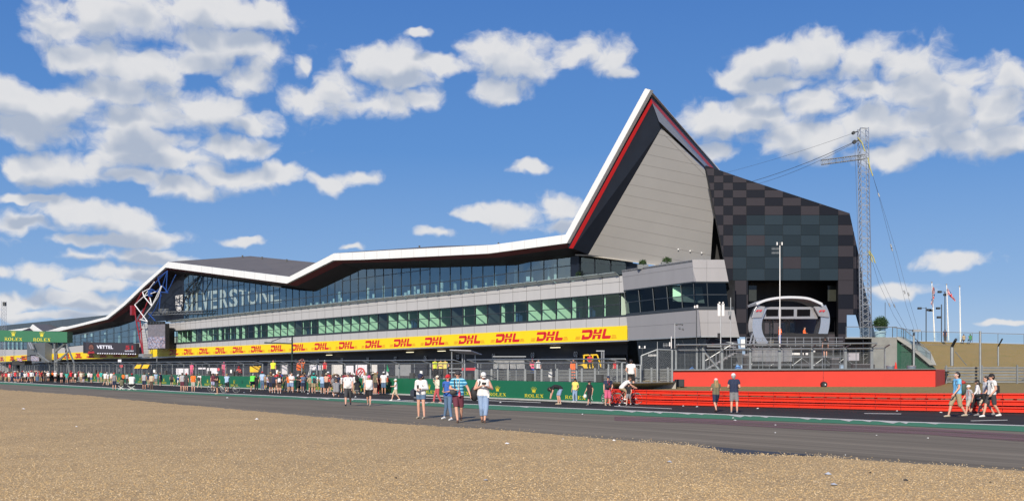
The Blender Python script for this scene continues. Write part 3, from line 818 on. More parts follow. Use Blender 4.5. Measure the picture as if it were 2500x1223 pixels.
# seams of the white edge
mb = MB()
for x in list(range(440, 700, 26)) + list(range(830, 1380, 30)):
    yt, yb2 = interp(x, FT), interp(x, FB); mb.slab([FP(x, yb2 - .5, OF + .005), FP(x + .5, yb2 - .5, OF + .005), FP(x + .5, yt + .5, OF + .005), FP(x, yt + .5, OF + .005)], NN * .01)
mb.build('fascia_seams', mat('seam_light', (.5, .5, .5), .6), B)
GTL = [(-60, 840), (165, 820), (209, 816), (294, 796), (327, 785), (344, 770), (400, 690), (430, 668)]
soff = GTL + GT[1:]
def soffit_pt(px, k):        # k 0 at fascia, 1 at glazing
    return None
mb = MB(); xsS = sorted(set([p[0] for p in FB if p[0] >= 145] + [p[0] for p in soff if 145 < p[0] < 1384] + [1384]))
# pair each fascia point with a glazing point along matching kinks
pairs = [((145, 808), (120, 824)), ((190, 797), (165, 820)), ((262, 779), (294, 796)), ((304, 745.5), (327, 785)), ((352, 699.5), (372, 722)), ((404, 653), (432, 670)), ((500, 665.7), (530, 680)), ((700, 692), (771, 711.5)), ((813, 635.6), (884, 658)), ((960, 630.5), (1000, 655)), ((1191, 619), (1260, 647.6)), ((1384, 593.5), (1436, 621.5))]
for (f0, g0), (f1_, g1) in zip(pairs[:-1], pairs[1:]):
    F0, F1, G0, G1 = FP(*f0, OF - .3), FP(*f1_, OF - .3), FP(*g0, GL - .4), FP(*g1, GL - .4)
    for u0, u1, mi in ((0, .34, 1), (.34, 1, 0)):
        mb.face([F0.lerp(G0, u0), F1.lerp(G1, u0), F1.lerp(G1, u1), F0.lerp(G0, u1)], mi)
mb.build('roof_soffit', [soffit_dark, soffit_red], B)
# roof planes above
mb = MB()
def roofback(px, py, dy): q = FP(px, py, OF); return P(px, py, q.y + dy)
R0, R1, R2 = FP(410, 639, OF - .3), FP(706, 675.5, OF - .3), FP(815, 618.6, OF - .3)
Ra, Rb = P(611, 625, 224), P(771, 641, 196)
mb.face([R0, R1, Ra]); mb.face([R1, Rb, Ra]); mb.face([R1, R2, Rb])
R3, R4, R5 = FP(960, 610.5, OF - .3), FP(1203, 597.6, OF - .3), FP(1381, 572.5, OF - .3)
Rc, Rd = P(862, 614.5, 175), P(1075, 600.5, 158)
mb.face([R2, R3, Rc]); mb.face([R3, R4, Rd]); mb.face([R3, Rd, Rc]); mb.face([R2, Rc, Rb])
far = lambda q, d=30, dz=-9: q + Vector((.776 * d, .63 * d, dz))
for a, c in ((R0, Ra), (Ra, Rb), (Rb, Rc), (Rc, Rd), (Rd, R4), (R4, R5)): mb.face([a, c, far(c), far(a)])
mb.build('roof', roof_brown, B)
mb = MB()
for x, y in ((592, 625.5), (640, 629), (700, 635), (1024, 602.5), (1217, 595)): mb.box(P(x, y + 1, 190 if x < 800 else 160), (.25, .25, .5))
mb.build('roof_vents', dark_metal, B)

# peaked end: red line, dark lining and the pale panelled underside
PLN = [P(1436, 621.5, 123), P(1615, 313.5, 112.5), P(1735, 634, 111)]
nrm = (PLN[1] - PLN[0]).cross(PLN[2] - PLN[0])
def onpl(px, py, d=0.0):
    r = Vector(((px - CX) / FPX, 1, (HY - py) / FPX)); o = Vector((0, 0, EYE))
    s = nrm.dot(PLN[0] - o) / nrm.dot(r); q = o + r * s
    return q - r.normalized() * d
und = [(1436, 621.5), (1605, 646), (1735, 634), (1742, 525), (1721, 415), (1615, 313.5)]
pale = mat('pale_soffit', (.44, .435, .43), .28, .45, .06, .15)
MB().slab([onpl(*q) for q in und], (0, .6, .3)).build('peak_soffit_panel', pale, B)
mb = MB()
for i in range(1, 13):      # panel joints
    y_l = 621.5 - i * 24.5; x_l = 1436 + (621.5 - y_l) * .5812
    x_r = 1738; y_r = y_l + (x_r - x_l) * .165 + 6
    if y_r < 415 + 0: x_r = 1615 + (y_r - 313) * 1.02; y_r = min(y_r, y_l + (x_r - x_l) * .17 + 6)
    seg_ = clip([(x_l, y_l - .35), (x_r, y_r - .35), (x_r, y_r + .35), (x_l, y_l + .35)], und)
    if len(seg_) > 2: mb.slab([onpl(a, b, .02) for a, b in seg_], (0, -.01, 0))
for a, c in (((1621, 330), (1722, 430)),):
    mb.slab([onpl(a[0], a[1], .02), onpl(c[0], c[1], .02), onpl(c[0], c[1] - 1.4, .02), onpl(a[0], a[1] - 1.4, .02)], (0, -.02, 0))
mb.build('soffit_joint', mat('joint', (.25, .24, .23), .6), B)
for x, y in ((1656, 609), (1685, 613), (1713, 617.5)):
    mb = MB(); mb.ball(onpl(x, y, .2), .10, seg=8, rings=5); mb.build('soffit_lamp', white_p, B)
def lin(px_a, px_b, k): return (lerp(px_a[0], px_b[0], k), lerp(px_a[1], px_b[1], k))
# left side lining: strips between white edge and the pale panel
Wb, Wt = (1384, 593.5), (1588, 220)
strips_b = [(1384, 593.5), (1389, 606), (1399, 606.5), (1436, 621.5)]
strips_t = [(1588, 220), (1590, 240), (1592.5, 252), (1615, 313.5)]
dep_b = [FP(1384, 593.5, OF - .3).y, FP(1389, 606, OF - .6).y, FP(1399, 606.5, OF - 1).y, PLN[0].y]
dep_t = [PKY + .2, PKY + .4, PKY + .7, PLN[1].y]
ms = [navy_black, red_stripe, navy_black]
for i in range(3):
    MB().face([P(*strips_b[i], dep_b[i]), P(*strips_b[i + 1], dep_b[i + 1]), P(*strips_t[i + 1], dep_t[i + 1]), P(*strips_t[i], dep_t[i])]).build(['peak_lining', 'peak_red_line', 'peak_lining'][i], ms[i], B)
rt_t = [(1588, 220), (1590, 240), (1592.5, 252), (1609, 297), (1615, 313.5)]
rt_b = [(1757, 417), (1743, 411.5), (1735, 411), (1722, 407), (1718, 412)]
dt = [PKY + .2, PKY + .4, PKY + .7, 111.5, PLN[1].y]
db = [133, 131, 130, 112.5, 111.8]
ms = [navy_black, red_stripe, mat('lining_grey', (.16, .17, .19), .4), black_m]
for i in range(4):
    MB().face([P(*rt_t[i], dt[i]), P(*rt_t[i + 1], dt[i + 1]), P(*rt_b[i + 1], db[i + 1]), P(*rt_b[i], db[i])]).build(['peak_lining', 'peak_red_line', 'peak_lining', 'peak_lining'][i], ms[i], B)
# back of the peak so that it is solid from the side
mb = MB()
mb.face([P(1577, 219, PKY + .6), P(1386, 576, FP(1381, 572, OF).y + .6), P(1410, 600, 150), P(1600, 330, 150)])
mb.face([P(1577, 217, PKY + .5), P(1590, 300, 150), P(1757, 430, 150), P(1757, 417, 133.5)])
mb.build('peak_roof', roof_brown, B)
# dark gap between peak and chequered end
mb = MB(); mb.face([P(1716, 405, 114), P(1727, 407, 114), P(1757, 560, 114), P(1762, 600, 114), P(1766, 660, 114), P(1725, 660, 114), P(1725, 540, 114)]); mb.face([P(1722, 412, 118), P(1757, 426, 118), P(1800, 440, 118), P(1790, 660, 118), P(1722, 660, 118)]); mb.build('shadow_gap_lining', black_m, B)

# ---- garages under the banner
TOP = 860
mb = MB(); xl = [-120, 165, 365, 415, 660, 920, 1100, 1532]
sf = lambda x, off: FP(x, interp(x, L_BB2) if x >= 345 else interp(x, [(-120, 891), (0, 883.5), (110, 878.5), (345, 873.3)]), off)
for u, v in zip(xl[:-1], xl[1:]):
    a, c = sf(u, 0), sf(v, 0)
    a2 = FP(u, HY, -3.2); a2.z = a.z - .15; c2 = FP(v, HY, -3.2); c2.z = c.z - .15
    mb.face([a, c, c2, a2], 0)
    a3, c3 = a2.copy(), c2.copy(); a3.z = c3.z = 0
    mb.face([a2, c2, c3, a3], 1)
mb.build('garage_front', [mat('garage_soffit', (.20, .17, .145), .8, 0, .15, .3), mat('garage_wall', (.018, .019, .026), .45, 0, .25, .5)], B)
random.seed(9)
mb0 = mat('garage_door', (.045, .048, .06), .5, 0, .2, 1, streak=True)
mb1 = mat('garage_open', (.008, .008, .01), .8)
gl_w = mat('garage_lamp', (.9, .85, .6), .5, emis=(1, .9, .6), es=1.6)
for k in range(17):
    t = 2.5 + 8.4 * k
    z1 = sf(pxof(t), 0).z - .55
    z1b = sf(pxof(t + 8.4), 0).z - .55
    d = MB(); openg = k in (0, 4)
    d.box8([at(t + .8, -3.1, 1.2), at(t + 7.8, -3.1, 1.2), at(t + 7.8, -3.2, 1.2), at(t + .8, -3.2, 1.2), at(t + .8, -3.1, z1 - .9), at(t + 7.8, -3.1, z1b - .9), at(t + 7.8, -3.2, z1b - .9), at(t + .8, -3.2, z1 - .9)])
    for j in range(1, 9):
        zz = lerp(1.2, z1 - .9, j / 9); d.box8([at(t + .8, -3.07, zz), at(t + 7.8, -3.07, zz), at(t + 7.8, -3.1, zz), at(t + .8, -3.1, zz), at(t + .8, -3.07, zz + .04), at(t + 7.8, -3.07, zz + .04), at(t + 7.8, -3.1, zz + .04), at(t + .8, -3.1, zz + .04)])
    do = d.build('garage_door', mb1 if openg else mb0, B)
    if 1 <= k <= 13:
        num = '%02d' % (k + 1)
        pl, w = text_polys(num, 1.0, .8, .01)
        mb = MB(); tx = t + 1.4
        for q in pl: mb.face([at(tx - x * .95, -3.0, z1 - 1.05 + y * .95) for x, y in q])
        mb.build('garage_number', white_p, B)
    if random.random() < .5:
        pl, w = text_polys('o-oo o', .5, 1, 0)
    if k in (1, 4, 5, 8):
        lp = MB(); lp.box(at(t + 4, -2.2, z1 + .15), (1.6, .35, .08), 0, ND, NN); lp.build('garage_lamp', gl_w, B)

# ---- far left continuation beyond the coloured truss
mb = MB()
GLt = [(-200, 850), (0, 829), (165, 820), (209, 816), (294, 796), (327, 785), (350, 775)]
GLb = [(-200, 868), (0, 850), (110, 851), (209, 841), (345, 836)]
for i in range(30):
    ta = tval(352) + i * 5.5; tb_ = ta + 5.5
    u, v = pxof(ta), pxof(tb_)
    if v < -80: break
    w_ = MB().face([FP(u, interp(u, GLb), -1), FP(v, interp(v, GLb), -1), FP(v, interp(v, GLt) - .5, -1), FP(u, interp(u, GLt) - .5, -1)]).build('far_window_pane', glass_blue, B)
    fr = MB(); fr.slab([FP(u - .35, interp(u, GLb), -.9), FP(u + .35, interp(u, GLb), -.9), FP(u + .35, interp(u, GLt), -.9), FP(u - .35, interp(u, GLt), -.9)], NN * .05)
    ym = lambda x, k: lerp(interp(x, GLb), interp(x, GLt), k)
    for k in (.33, .66): fr.slab([FP(u, ym(u, k) + .3, -.9), FP(v, ym(v, k) + .3, -.9), FP(v, ym(v, k) - .3, -.9), FP(u, ym(u, k) - .3, -.9)], NN * .05)
    fr.build('mullion', winf, w_)
    if random.random() < .6:
        c = MB(); c.box(FP(u - 3, interp(u, GLb) - 4, -3), (1.2, .2, 5), 0, ND, NN); c.build('interior_column', hall_light, B)
MB().face([FP(-150, 890, -7), FP(350, 880, -7), FP(350, 760, -7), FP(-150, 810, -7)]).build('far_interior', blue_int, B)
fac('far_cladding', [(-150, 868), (0, 853), (108, 853.5), (209, 842), (345, 837)], [(-150, 895), (0, 884), (110, 878.5), (345, 873)], 0, grey_clad, -150, 344, .3)
fac('end_pylon', [(343, 790), (361, 788)], [(343, 872), (363, 871)], .5, grey_clad, 343, 362, 2.0)
mb = MB()
for y in range(796, 870, 7): mb.slab([FP(343.3, y, .52), FP(361.5, y - 1, .52), FP(361.5, y - .6, .52), FP(343.3, y + .4, .52)], NN * .01)
mb.build('pylon_seams', sm, B)
# roofs of the far block seen over the gantry
mb = MB()
mb.face([FP(80, 791, 2), FP(170, 792, -20), FP(105, 809, 6)], 0)
mb.face([FP(20, 806, 5), FP(73, 799, 5), FP(80, 791, 5), FP(105, 809, 5), FP(112, 815, 5), FP(20, 815, 5)], 1)
mb.face([FP(48, 809, 5.3), FP(72, 800, 5.3), FP(86, 812, 5.3)], 2)
mb.face([FP(103, 812, 5.4), FP(114, 808, 5.4), FP(165, 797, 5.4), FP(152, 797, 5.4)], 1)
mb.build('far_roof', [roof_brown, white_metal, soffit_dark], B)
# solid body behind everything
mb = MB(); mb.face([at(12, -22, 0), at(300, -22, 0), at(300, -22, 11), at(12, -22, 12)]); mb.face([at(300, -22, 0), at(300, 0, 0), at(300, 0, 9), at(300, -22, 9)])
mb.build('rear_wall', grey_clad, B)

# ------------------------------------------------------------------ advertising band (a thing of its own)
def dhl_polys():        # heavy slanted capitals in a 5.6 x 1.25 box
    s = .32
    def sh(p, x0): return [(x0 + x + y * s, y) for x, y in p]
    D_ = [[(.0, .0), (.48, .0), (.48, .74), (.0, .74)]]
    D_ = [sh([(.0, 0), (1.45, 0), (1.75, .12), (1.62, .30), (.42, .30), (.34, .50), (.0, .50)], .12), sh([(1.35, .2), (1.75, .12), (1.92, .55), (1.90, 1.0), (1.70, 1.25), (1.45, 1.25)], .12), sh([(.0, .92), (1.5, .92), (1.65, 1.25), (.0, 1.25)], -.05), sh([(.42, .62), (1.0, .62), (1.0, .75), (.42, .75)], .12)]
    D_ = [sh([(.15, 0), (1.35, 0), (1.75, .25), (1.35, .36), (.55, .36), (.55, .60), (.15, .60)], 0), sh([(1.35, .30), (1.78, .24), (1.9, .6), (1.82, 1.05), (1.5, 1.25), (1.35, .95)], 0), sh([(-.05, .88), (1.5, .88), (1.6, 1.25), (-.05, 1.25)], 0)]
    H_ = [sh([(0, 0), (.48, 0), (.48, .56), (0, .56)], 2.0), sh([(0, .68), (.48, .68), (.48, 1.25), (0, 1.25)], 2.0), sh([(.92, 0), (1.4, 0), (1.4, .56), (.92, .56)], 2.0), sh([(.92, .68), (1.4, .68), (1.4, 1.25), (.92, 1.25)], 2.0), sh([(.46, .42), (.94, .42), (.94, .56), (.46, .56)], 2.0), sh([(.46, .68), (.94, .68), (.94, .86), (.46, .86)], 2.0)]
    L_ = [sh([(0, .1), (.12, 0), (1.45, 0), (1.45, .38), (.46, .38), (.46, 1.25), (0, 1.25)], 3.65)]
    ln = []
    for j in range(3):
        y = .04 + j * .16
        ln.append([(-.95 + j * .05, y), (-.12 + j * .05, y), (-.10 + j * .05, y + .045), (-.93 + j * .05, y + .045)])
        ln.append([(5.28 + j * .05, y), (6.15 - j * .08, y), (6.17 - j * .08, y + .045), (5.30 + j * .05, y + .045)])
    return D_ + H_ + L_ + ln
DP = dhl_polys()
AB = empty('advertising_banner', FP(900, 853, .1), 'long yellow advertising band with repeated red lettering above the garages', 'banner')
mb = MB(); xs_ = [365, 415, 660, 920, 1100, 1532]
for u, v in zip(xs_[:-1], xs_[1:]):
    mb.slab([FP(u, interp(u, L_BB), .02), FP(v, interp(v, L_BB), .02), FP(v, interp(v, L_BT), .02), FP(u, interp(u, L_BT), .02)], NN * .06)
mb.build('banner_panel', dhl_yellow, AB)
def band_word(tc, parent, off, top, bot, zk=1.0):
    mb = MB()
    for pl in DP:
        pts = []
        for x, y in pl:
            t = tc - (x - 2.6); px = pxof(t, off)
            zl, zh = FP(px, interp(px, bot), off).z, FP(px, interp(px, top), off).z
            v_ = .15 + .70 * y / 1.25
            pts.append(at(t, off, lerp(zl, zh, v_)))
        mb.face(pts)
    return mb.build('banner_lettering', dhl_red, parent)
for k in range(17): band_word(tval(1455) + 8.4 * k, AB, .10, L_BT, L_BB)
AB2 = empty('advertising_banner', FP(220, 870, .1), 'short yellow advertising band with red lettering left of the coloured steel truss', 'banner')
T2 = [(108, 864), (345, 852)]; B2_ = [(108, 878.2), (345, 872.8)]
fac('banner_panel', T2, B2_, .1, dhl_yellow, 108, 336, .08, parent=AB2)
for k in range(10): band_word(tval(322) + 10.6 * k, AB2, .2, T2, B2_)
AB3 = empty('advertising_banner', FP(30, 878, .1), 'yellow advertising band at the far left edge under the start gantry', 'banner')
T3 = [(-160, 878), (0, 869.5), (66, 866)]; B3 = [(-160, 893), (0, 883), (66, 880)]
fac('banner_panel', T3, B3, .1, dhl_yellow, -160, 66, .08, parent=AB3)
for k in range(8): band_word(tval(58) + 14 * k, AB3, .2, T3, B3)

# ------------------------------------------------------------------ end pavilion (splayed grey block)
PV = empty('end_pavilion', P(1650, HY, 110) * 1, 'splayed grey clad pavilion block between the long facade and the chequered end wall', 'building'); PV.location.z = 0
def lineY(xa, Ya, xb, Yb):
    # plane through vertical lines (xa,Ya),(xb,Yb): depth at px
    Xa, Xb = (xa - CX) / FPX * Ya, (xb - CX) / FPX * Yb
    def f(px):
        u = (px - CX) / FPX
        # point on segment line: Y = Ya + k(Yb-Ya), X = Xa + k(Xb-Xa), X = uY
        k = (u * Ya - Xa) / ((Xb - Xa) - u * (Yb - Ya)); return Ya + k * (Yb - Ya)
    return f
LF = lineY(1520, 116.5, 1692, 104.0)
RFy = 104.0
def PL(px, py, d=0): q = P(px, py, LF(px)); return q + Vector((-.87, -.49, 0)) * d
def PR(px, py, d=0): return P(px, py, RFy) + Vector((0, -d, 0))
def xl_(y): return lerp(1518, 1535, (y - 660) / 171)       # leaning left edge
def xc_(y): return lerp(1690, 1705, (y - 634) / 188)
def xr_(y): return lerp(1768, 1805, (y - 634) / 188)
def pband(name, yl0, yl1, yc0, yc1, m, d=0, d2=.3):
    # left face between left rows yl0..yl1 and corner rows yc0..yc1, plus right face
    a = MB()
    a.slab([PL(xl_(yl1), yl1, d), PL(xc_(yc1), yc1, d), PL(xc_(yc0), yc0, d), PL(xl_(yl0), yl0, d)], Vector((.87, .49, 0)) * d2)
    a.slab([PR(xc_(yc1), yc1, d), PR(xr_(yc1), yc1, d), PR(xr_(yc0), yc0, d), PR(xc_(yc0), yc0, d)], (0, d2, 0))
    return a.build(name, m, PV)
pband('upper_cladding', 660, 708.5, 634, 687, pv_clad)
pband('window_head', 708.5, 711, 687, 690, winf, .05)
pband('window_sill', 766, 771.5, 749, 756, winf, .05)
pband('lower_cladding', 771.5, 828, 756, 820, pv_clad)
pband('bottom_trim', 828, 831, 820, 823, galv_light, .08)
# windows
wl = [lerp(0, 1, k / 5) for k in range(6)]
for i, (u, v) in enumerate(zip(wl[:-1], wl[1:])):
    def q(k, top):
        y = lerp(711, 690, k) if top else lerp(766, 749, k)
        xe = lerp(xl_(lerp(711, 690, 0)), xc_(690), k) if top else lerp(xl_(766), xc_(749), k)
        return xe, y
    for row in (0, 1):
        def qq(k, r):
            a, b = q(k, True), q(k, False); return (lerp(a[0], b[0], r), lerp(a[1], b[1], r))
        c = [qq(u, row * .5 + .5), qq(v, row * .5 + .5), qq(v, row * .5), qq(u, row * .5)]
        w_ = MB().face([PL(x, y, -.12) for x, y in c]).build('pavilion_window', glass_dark if not (i == 3 and row == 0) else glass_green, PV)
        fr = MB(); a_, b_ = c[0], c[3]
        fr.tube(PL(a_[0], a_[1], -.06), PL(b_[0], b_[1], -.06), .05, n=4); fr.tube(PL(*c[0], -.06), PL(*c[1], -.06), .05, n=4)
        fr.build('window_frame', winf, w_)
for i, (x0, x1) in enumerate(((1693, 1726), (1726, 1772))):
    for row in (0, 1):
        y0, y1 = (690, 719) if row == 0 else (719, 749)
        f0 = .55 if i == 0 else 0
        c = [(x0 + (y1 - 690) * .05, y1), (x1 + (y1 - 690) * (.05 if i == 0 else .12), y1), (x1 + (y0 - 690) * (.05 if i == 0 else .12), y0), (x0 + (y0 - 690) * .05, y0)]
        w_ = MB().face([PR(x, y, -.12) for x, y in c]).build('pavilion_window', glass_dark, PV)
        fr = MB(); fr.tube(PR(*c[0], -.06), PR(*c[3], -.06), .05, n=4); fr.tube(PR(*c[0], -.06), PR(*c[1], -.06), .05, n=4); fr.build('window_frame', winf, w_)
# inside of the pavilion: back wall, lit partition, floor
mb = MB()
mb.face([PL(1500, 775, -4), PL(1720, 760, -4), PL(1720, 680, -4), PL(1500, 700, -4)], 0)
mb.face([PR(1680, 760, -4), PR(1800, 760, -4), PR(1800, 680, -4), PR(1680, 680, -4)], 0)
mb.face([PL(1637, 735, -.3), PL(1672, 738, -2.6), PL(1666, 697, -2.6), PL(1637, 700, -.3)], 1)
mb.build('pavilion_interior', [mat('dark_int', (.022, .024, .03), .7, 0, .6, .6), rooms_m], PV)
# seams
mb = MB()
def seam(a, c, w=.6): mb.slab([PL(a[0], a[1] + w, .003), PL(c[0], c[1] + w, .003), PL(c[0], c[1], .003), PL(a[0], a[1], .003)], Vector((-.87, -.49, 0)) * .012)
seam((1520, 676), (1692, 651)); seam((1530, 798), (1699, 787))
def seamr(x0, y0, x1, y1, w=.6): mb.slab([PR(x0, y1 if x0 == x1 else y0 + w, .003), PR(x1 + (w if x0 == x1 else 0), y1 + (w if x0 != x1 else 0), .003), PR(x1 + (w if x0 == x1 else 0), y0 if x0 == x1 else y1, .003), PR(x0, y0, .003)], (0, -.012, 0))
seamr(1693, 654.5, 1772, 654.5); seamr(1701, 787, 1797, 787)
for x in (1725,): seamr(x, 635, x, 687); seamr(x + 3, 757, x + 3, 820)
seamr(1690, 634, 1691, 687); seamr(1699, 756, 1702, 820)
mb.build('cladding_seams', sm, PV)
# roof slab, undercroft and the patterned panel beneath
mb = MB()
a = [PL(1518, 660), PL(1690, 634), PR(1768, 634), P(1768, 640, 125), P(1560, 655, 128)]
mb.slab([Vector(q) + Vector((0, 0, -.25)) for q in a], (0, 0, .2)); mb.build('pavilion_roof', galv, PV)
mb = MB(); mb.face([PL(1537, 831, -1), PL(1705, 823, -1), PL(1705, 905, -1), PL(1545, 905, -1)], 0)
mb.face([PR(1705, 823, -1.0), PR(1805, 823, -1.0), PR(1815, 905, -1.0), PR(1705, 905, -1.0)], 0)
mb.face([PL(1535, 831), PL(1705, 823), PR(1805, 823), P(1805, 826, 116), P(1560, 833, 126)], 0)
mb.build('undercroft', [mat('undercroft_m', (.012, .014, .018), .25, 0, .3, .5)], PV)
mb = MB(); mb.face([PR(1712, 848, -.6), PR(1805, 848, -.6), PR(1803, 824, -.6), PR(1712, 824, -.6)], 0)
for a in ([(1714, 846), (1730, 824), (1738, 824), (1724, 846)], [(1712, 842), (1800, 845), (1800, 848), (1712, 846)], [(1745, 826), (1800, 842), (1803, 838), (1760, 825)]): mb.face([PR(x, y, -.55) for x, y in a], 1)
for a in ([(1716, 830), (1724, 826), (1722, 840), (1716, 842)], [(1740, 836), (1752, 840), (1740, 844)]): mb.face([PR(x, y, -.56) for x, y in a], 2)
pl, w = text_polys('WING', 1, 1, .02)
mb.build('entrance_mural', [mat('mural_navy', (.03, .03, .05), .5), mat('mural_grey', (.22, .24, .27), .5), mat('mural_red', (.20, .02, .03), .5)], PV)
# planters with shrubs on the pavilion roof terrace
def leafball(mb, c, r, n, s, sc=(1, 1, 1), nm=3, seed=1):
    R = random.Random(seed)
    for i in range(n):
        v = Vector((R.gauss(0, 1), R.gauss(0, 1), R.gauss(0, 1))).normalized() * r * (R.uniform(.55, 1.06)) * (1 + .18 * math.sin(i * 1.7))
        q = Vector(c) + Vector((v.x * sc[0], v.y * sc[1], v.z * sc[2]))
        a = Vector((R.uniform(-1, 1), R.uniform(-1, 1), R.uniform(-1, 1))).normalized() * s
        b_ = a.orthogonal().normalized() * s * .6
        mb.face([q - a, q + b_, q + a, q - b_], R.randrange(nm))
leaf_ms = [mat('leaf_a', (.03, .065, .018), .6, 0, .2, 6), mat('leaf_b', (.045, .09, .022), .6, 0, .2, 6), mat('leaf_c', (.028, .06, .016), .6, 0, .2, 6)]
for i, (px, py, w) in enumerate(((1569, 643, 9), (1628, 637, 10))):
    Y = 113 if i == 0 else 110
    b0 = P(px, py + 12, Y)
    o = empty('terrace_shrub', b0, ['small green shrub at the left on the pavilion roof edge', 'taller green shrub on the pavilion roof nearer the corner'][i], 'shrub', 'shrubs on the pavilion roof')
    mb = MB(); mb.box(b0 + Vector((0, 0, .15)), (1.2, .6, .5)); mb.build('planter', galv_dark, o)
    mb = MB(); leafball(mb, P(px, py, Y), w / FPX * Y * 1.05, 500, .09, (1, .8, .9), 3, i); mb.build('foliage', leaf_ms, o)
    mb = MB(); mb.tube(b0, P(px, py, Y), .04); mb.build('stem', mat('bark', (.10, .07, .05), .9), o)
b0 = FP(1411, 672, -.6)
o = empty('terrace_shrub', b0, 'thin shrub at the foot of the dark pillar on the upper balcony', 'shrub'); mb = MB(); leafball(mb, b0, .35, 160, .08, (1, 1, 1.8), 3, 9); mb.build('foliage', leaf_ms, o)

# ------------------------------------------------------------------ chequered end wall
CK = empty('chequered_end_wall', P(1930, HY, 106), 'dark faceted end wall clad in chequered navy, mauve and teal panels with an open stage recess', 'building'); CK.location.z = 0
cols = [1700, 1743, 1765.7, 1789, 1822, 1866.7, 1911, 1955, 2000, 2046, 2083, 2110]
rows = [394, 412, 429.5, 446.5, 464.5, 483, 503, 525.5, 549.5, 574.5, 600, 627, 656, 684.5, 719, 754, 788, 815, 850, 890]
def ckY(px): return 106.0
out = [(1723, 404.5), (1757, 417), (2074, 521), (2085, 565), (2096, 622), (2096, 890), (1812, 890), (1805, 822), (1785, 740), (1768, 660), (1752, 575), (1741, 500)]
# convex pieces of the outline
pieces = [[(1723, 404.5), (1822, 438.5), (1822, 822), (1805, 822)],
          [(1822, 438.5), (2074, 521), (2096, 622), (2096, 684.5), (1822, 684.5)],
          [(1822, 684.5), (1826, 684.5), (1826, 890), (1822, 890)],
          [(2046, 684.5), (2096, 684.5), (2096, 768), (2046, 768)],
          [(2046, 768), (2067, 768), (2067, 890), (2046, 890)]]
pm = [mat('panel_navy', (.004, .006, .013), .5, 0, .06, .4, spec=.2), mat('panel_mauve', (.032, .029, .037), .5, 0, .05, .4, spec=.2), mat('panel_teal', (.016, .031, .045), .5, 0, .05, .4, spec=.2), mat('panel_deep_teal', (.009, .020, .030), .5, 0, .06, .4, spec=.2)]
TEAL = {  # (row index from the top, column) exceptions
}
random.seed(4)
for ri in range(len(rows) - 1):
    pass
mb = MB()
for ri in range(len(rows) - 1):
    for ci in range(len(cols) - 1):
        x0, x1, y0, y1 = cols[ci] + .35, cols[ci + 1] - .35, rows[ri] + .35, rows[ri + 1] - .35
        tealzone = 4 <= ci <= 8 and 7 <= ri <= 12
        if ci == 3 and ri in (8, 9, 10, 11, 12) : tealzone = True
        k = (ri + ci) % 2
        if ri < 7: mi = 1 if k == 1 else 0
        elif tealzone: mi = 2 if k == 0 else 3
        else: mi = 1 if k == (1 if ci > 8 else 1) else 0
        if (ri, ci) in ((9, 4), (11, 6)): mi = 1
        if ri >= 13: mi = (1 if k == 0 else 0)
        dz = random.uniform(-.03, .03)
        for pc in pieces:
            c = clip([(x0, y0), (x1, y0), (x1, y1), (x0, y1)], pc)
            if len(c) > 2: mb.slab([P(x, y, ckY(x)) + Vector((0, -.06, 0)) for x, y in c], (0, .05, 0), mi)
mb.build('chequered_cladding', pm, CK)
mb = MB()
for pc in pieces: mb.slab([P(x, y, ckY(x)) for x, y in pc], (0, .5, 0), 0)
# leaning fin on the right
mb.slab([P(2096, 618, 106), P(2108, 690, 108), P(2125, 765, 109), P(2142, 845, 110), P(2150, 890, 110), P(2122, 890, 106), P(2112, 840, 106), P(2092, 768, 106)], (0, .4, 0), 0)
# recess: side, top, back
mb.face([P(1826, 684.5, 106), P(2046, 684.5, 106), P(2046, 690, 114), P(1826, 690, 114)], 0)
mb.face([P(1826, 684.5, 106), P(1826, 890, 106), P(1830, 890, 114), P(1830, 690, 114)], 0)
mb.face([P(2046, 684.5, 106), P(2046, 890, 106), P(2042, 890, 114), P(2042, 690, 114)], 0)
mb.face([P(2096, 622, 106.4), P(2074, 521, 106.4), P(2074, 540, 128), P(2096, 640, 128)], 0)
mb.face([P(1757, 417, 106.4), P(2074, 521, 106.4), P(2074, 540, 128), P(1757, 440, 128)], 0)
mb.build('wall_structure', mat('wall_struct', (.005, .006, .010), .5, 0, .2, .5), CK)
mb = MB(); rc = [1826, 1866.7, 1911, 1955, 2000, 2046]; rr = [690, 735, 775, 815, 855, 895]
for i in range(5):
    for j in range(5):
        mb.face([P(rc[i] + .3, rr[j + 1] - .3, 113), P(rc[i + 1] - .3, rr[j + 1] - .3, 113), P(rc[i + 1] - .3, rr[j] + .3, 113), P(rc[i] + .3, rr[j] + .3, 113)], (i + j) % 2 if j else 0)
mb.face([P(1820, 900, 113.3), P(2050, 900, 113.3), P(2050, 684, 113.3), P(1820, 684, 113.3)], 0); mb.build('recess_back_cladding', [mat('rb_a', (.012, .013, .018), .45), mat('rb_b', (.05, .045, .058), .45)], CK)
for x0, x1 in ((1828, 1847), (2021, 2041)):
    MB().slab([P(x0, 735, 107.5), P(x1, 735, 107.5), P(x1, 697, 107.5), P(x0, 697, 107.5)], (0, .1, 0)).build('recess_window', mat('dim_glass', (.035, .038, .032), .15), CK)
for x, y in ((2023, 580), (1903, 600)):
    pass

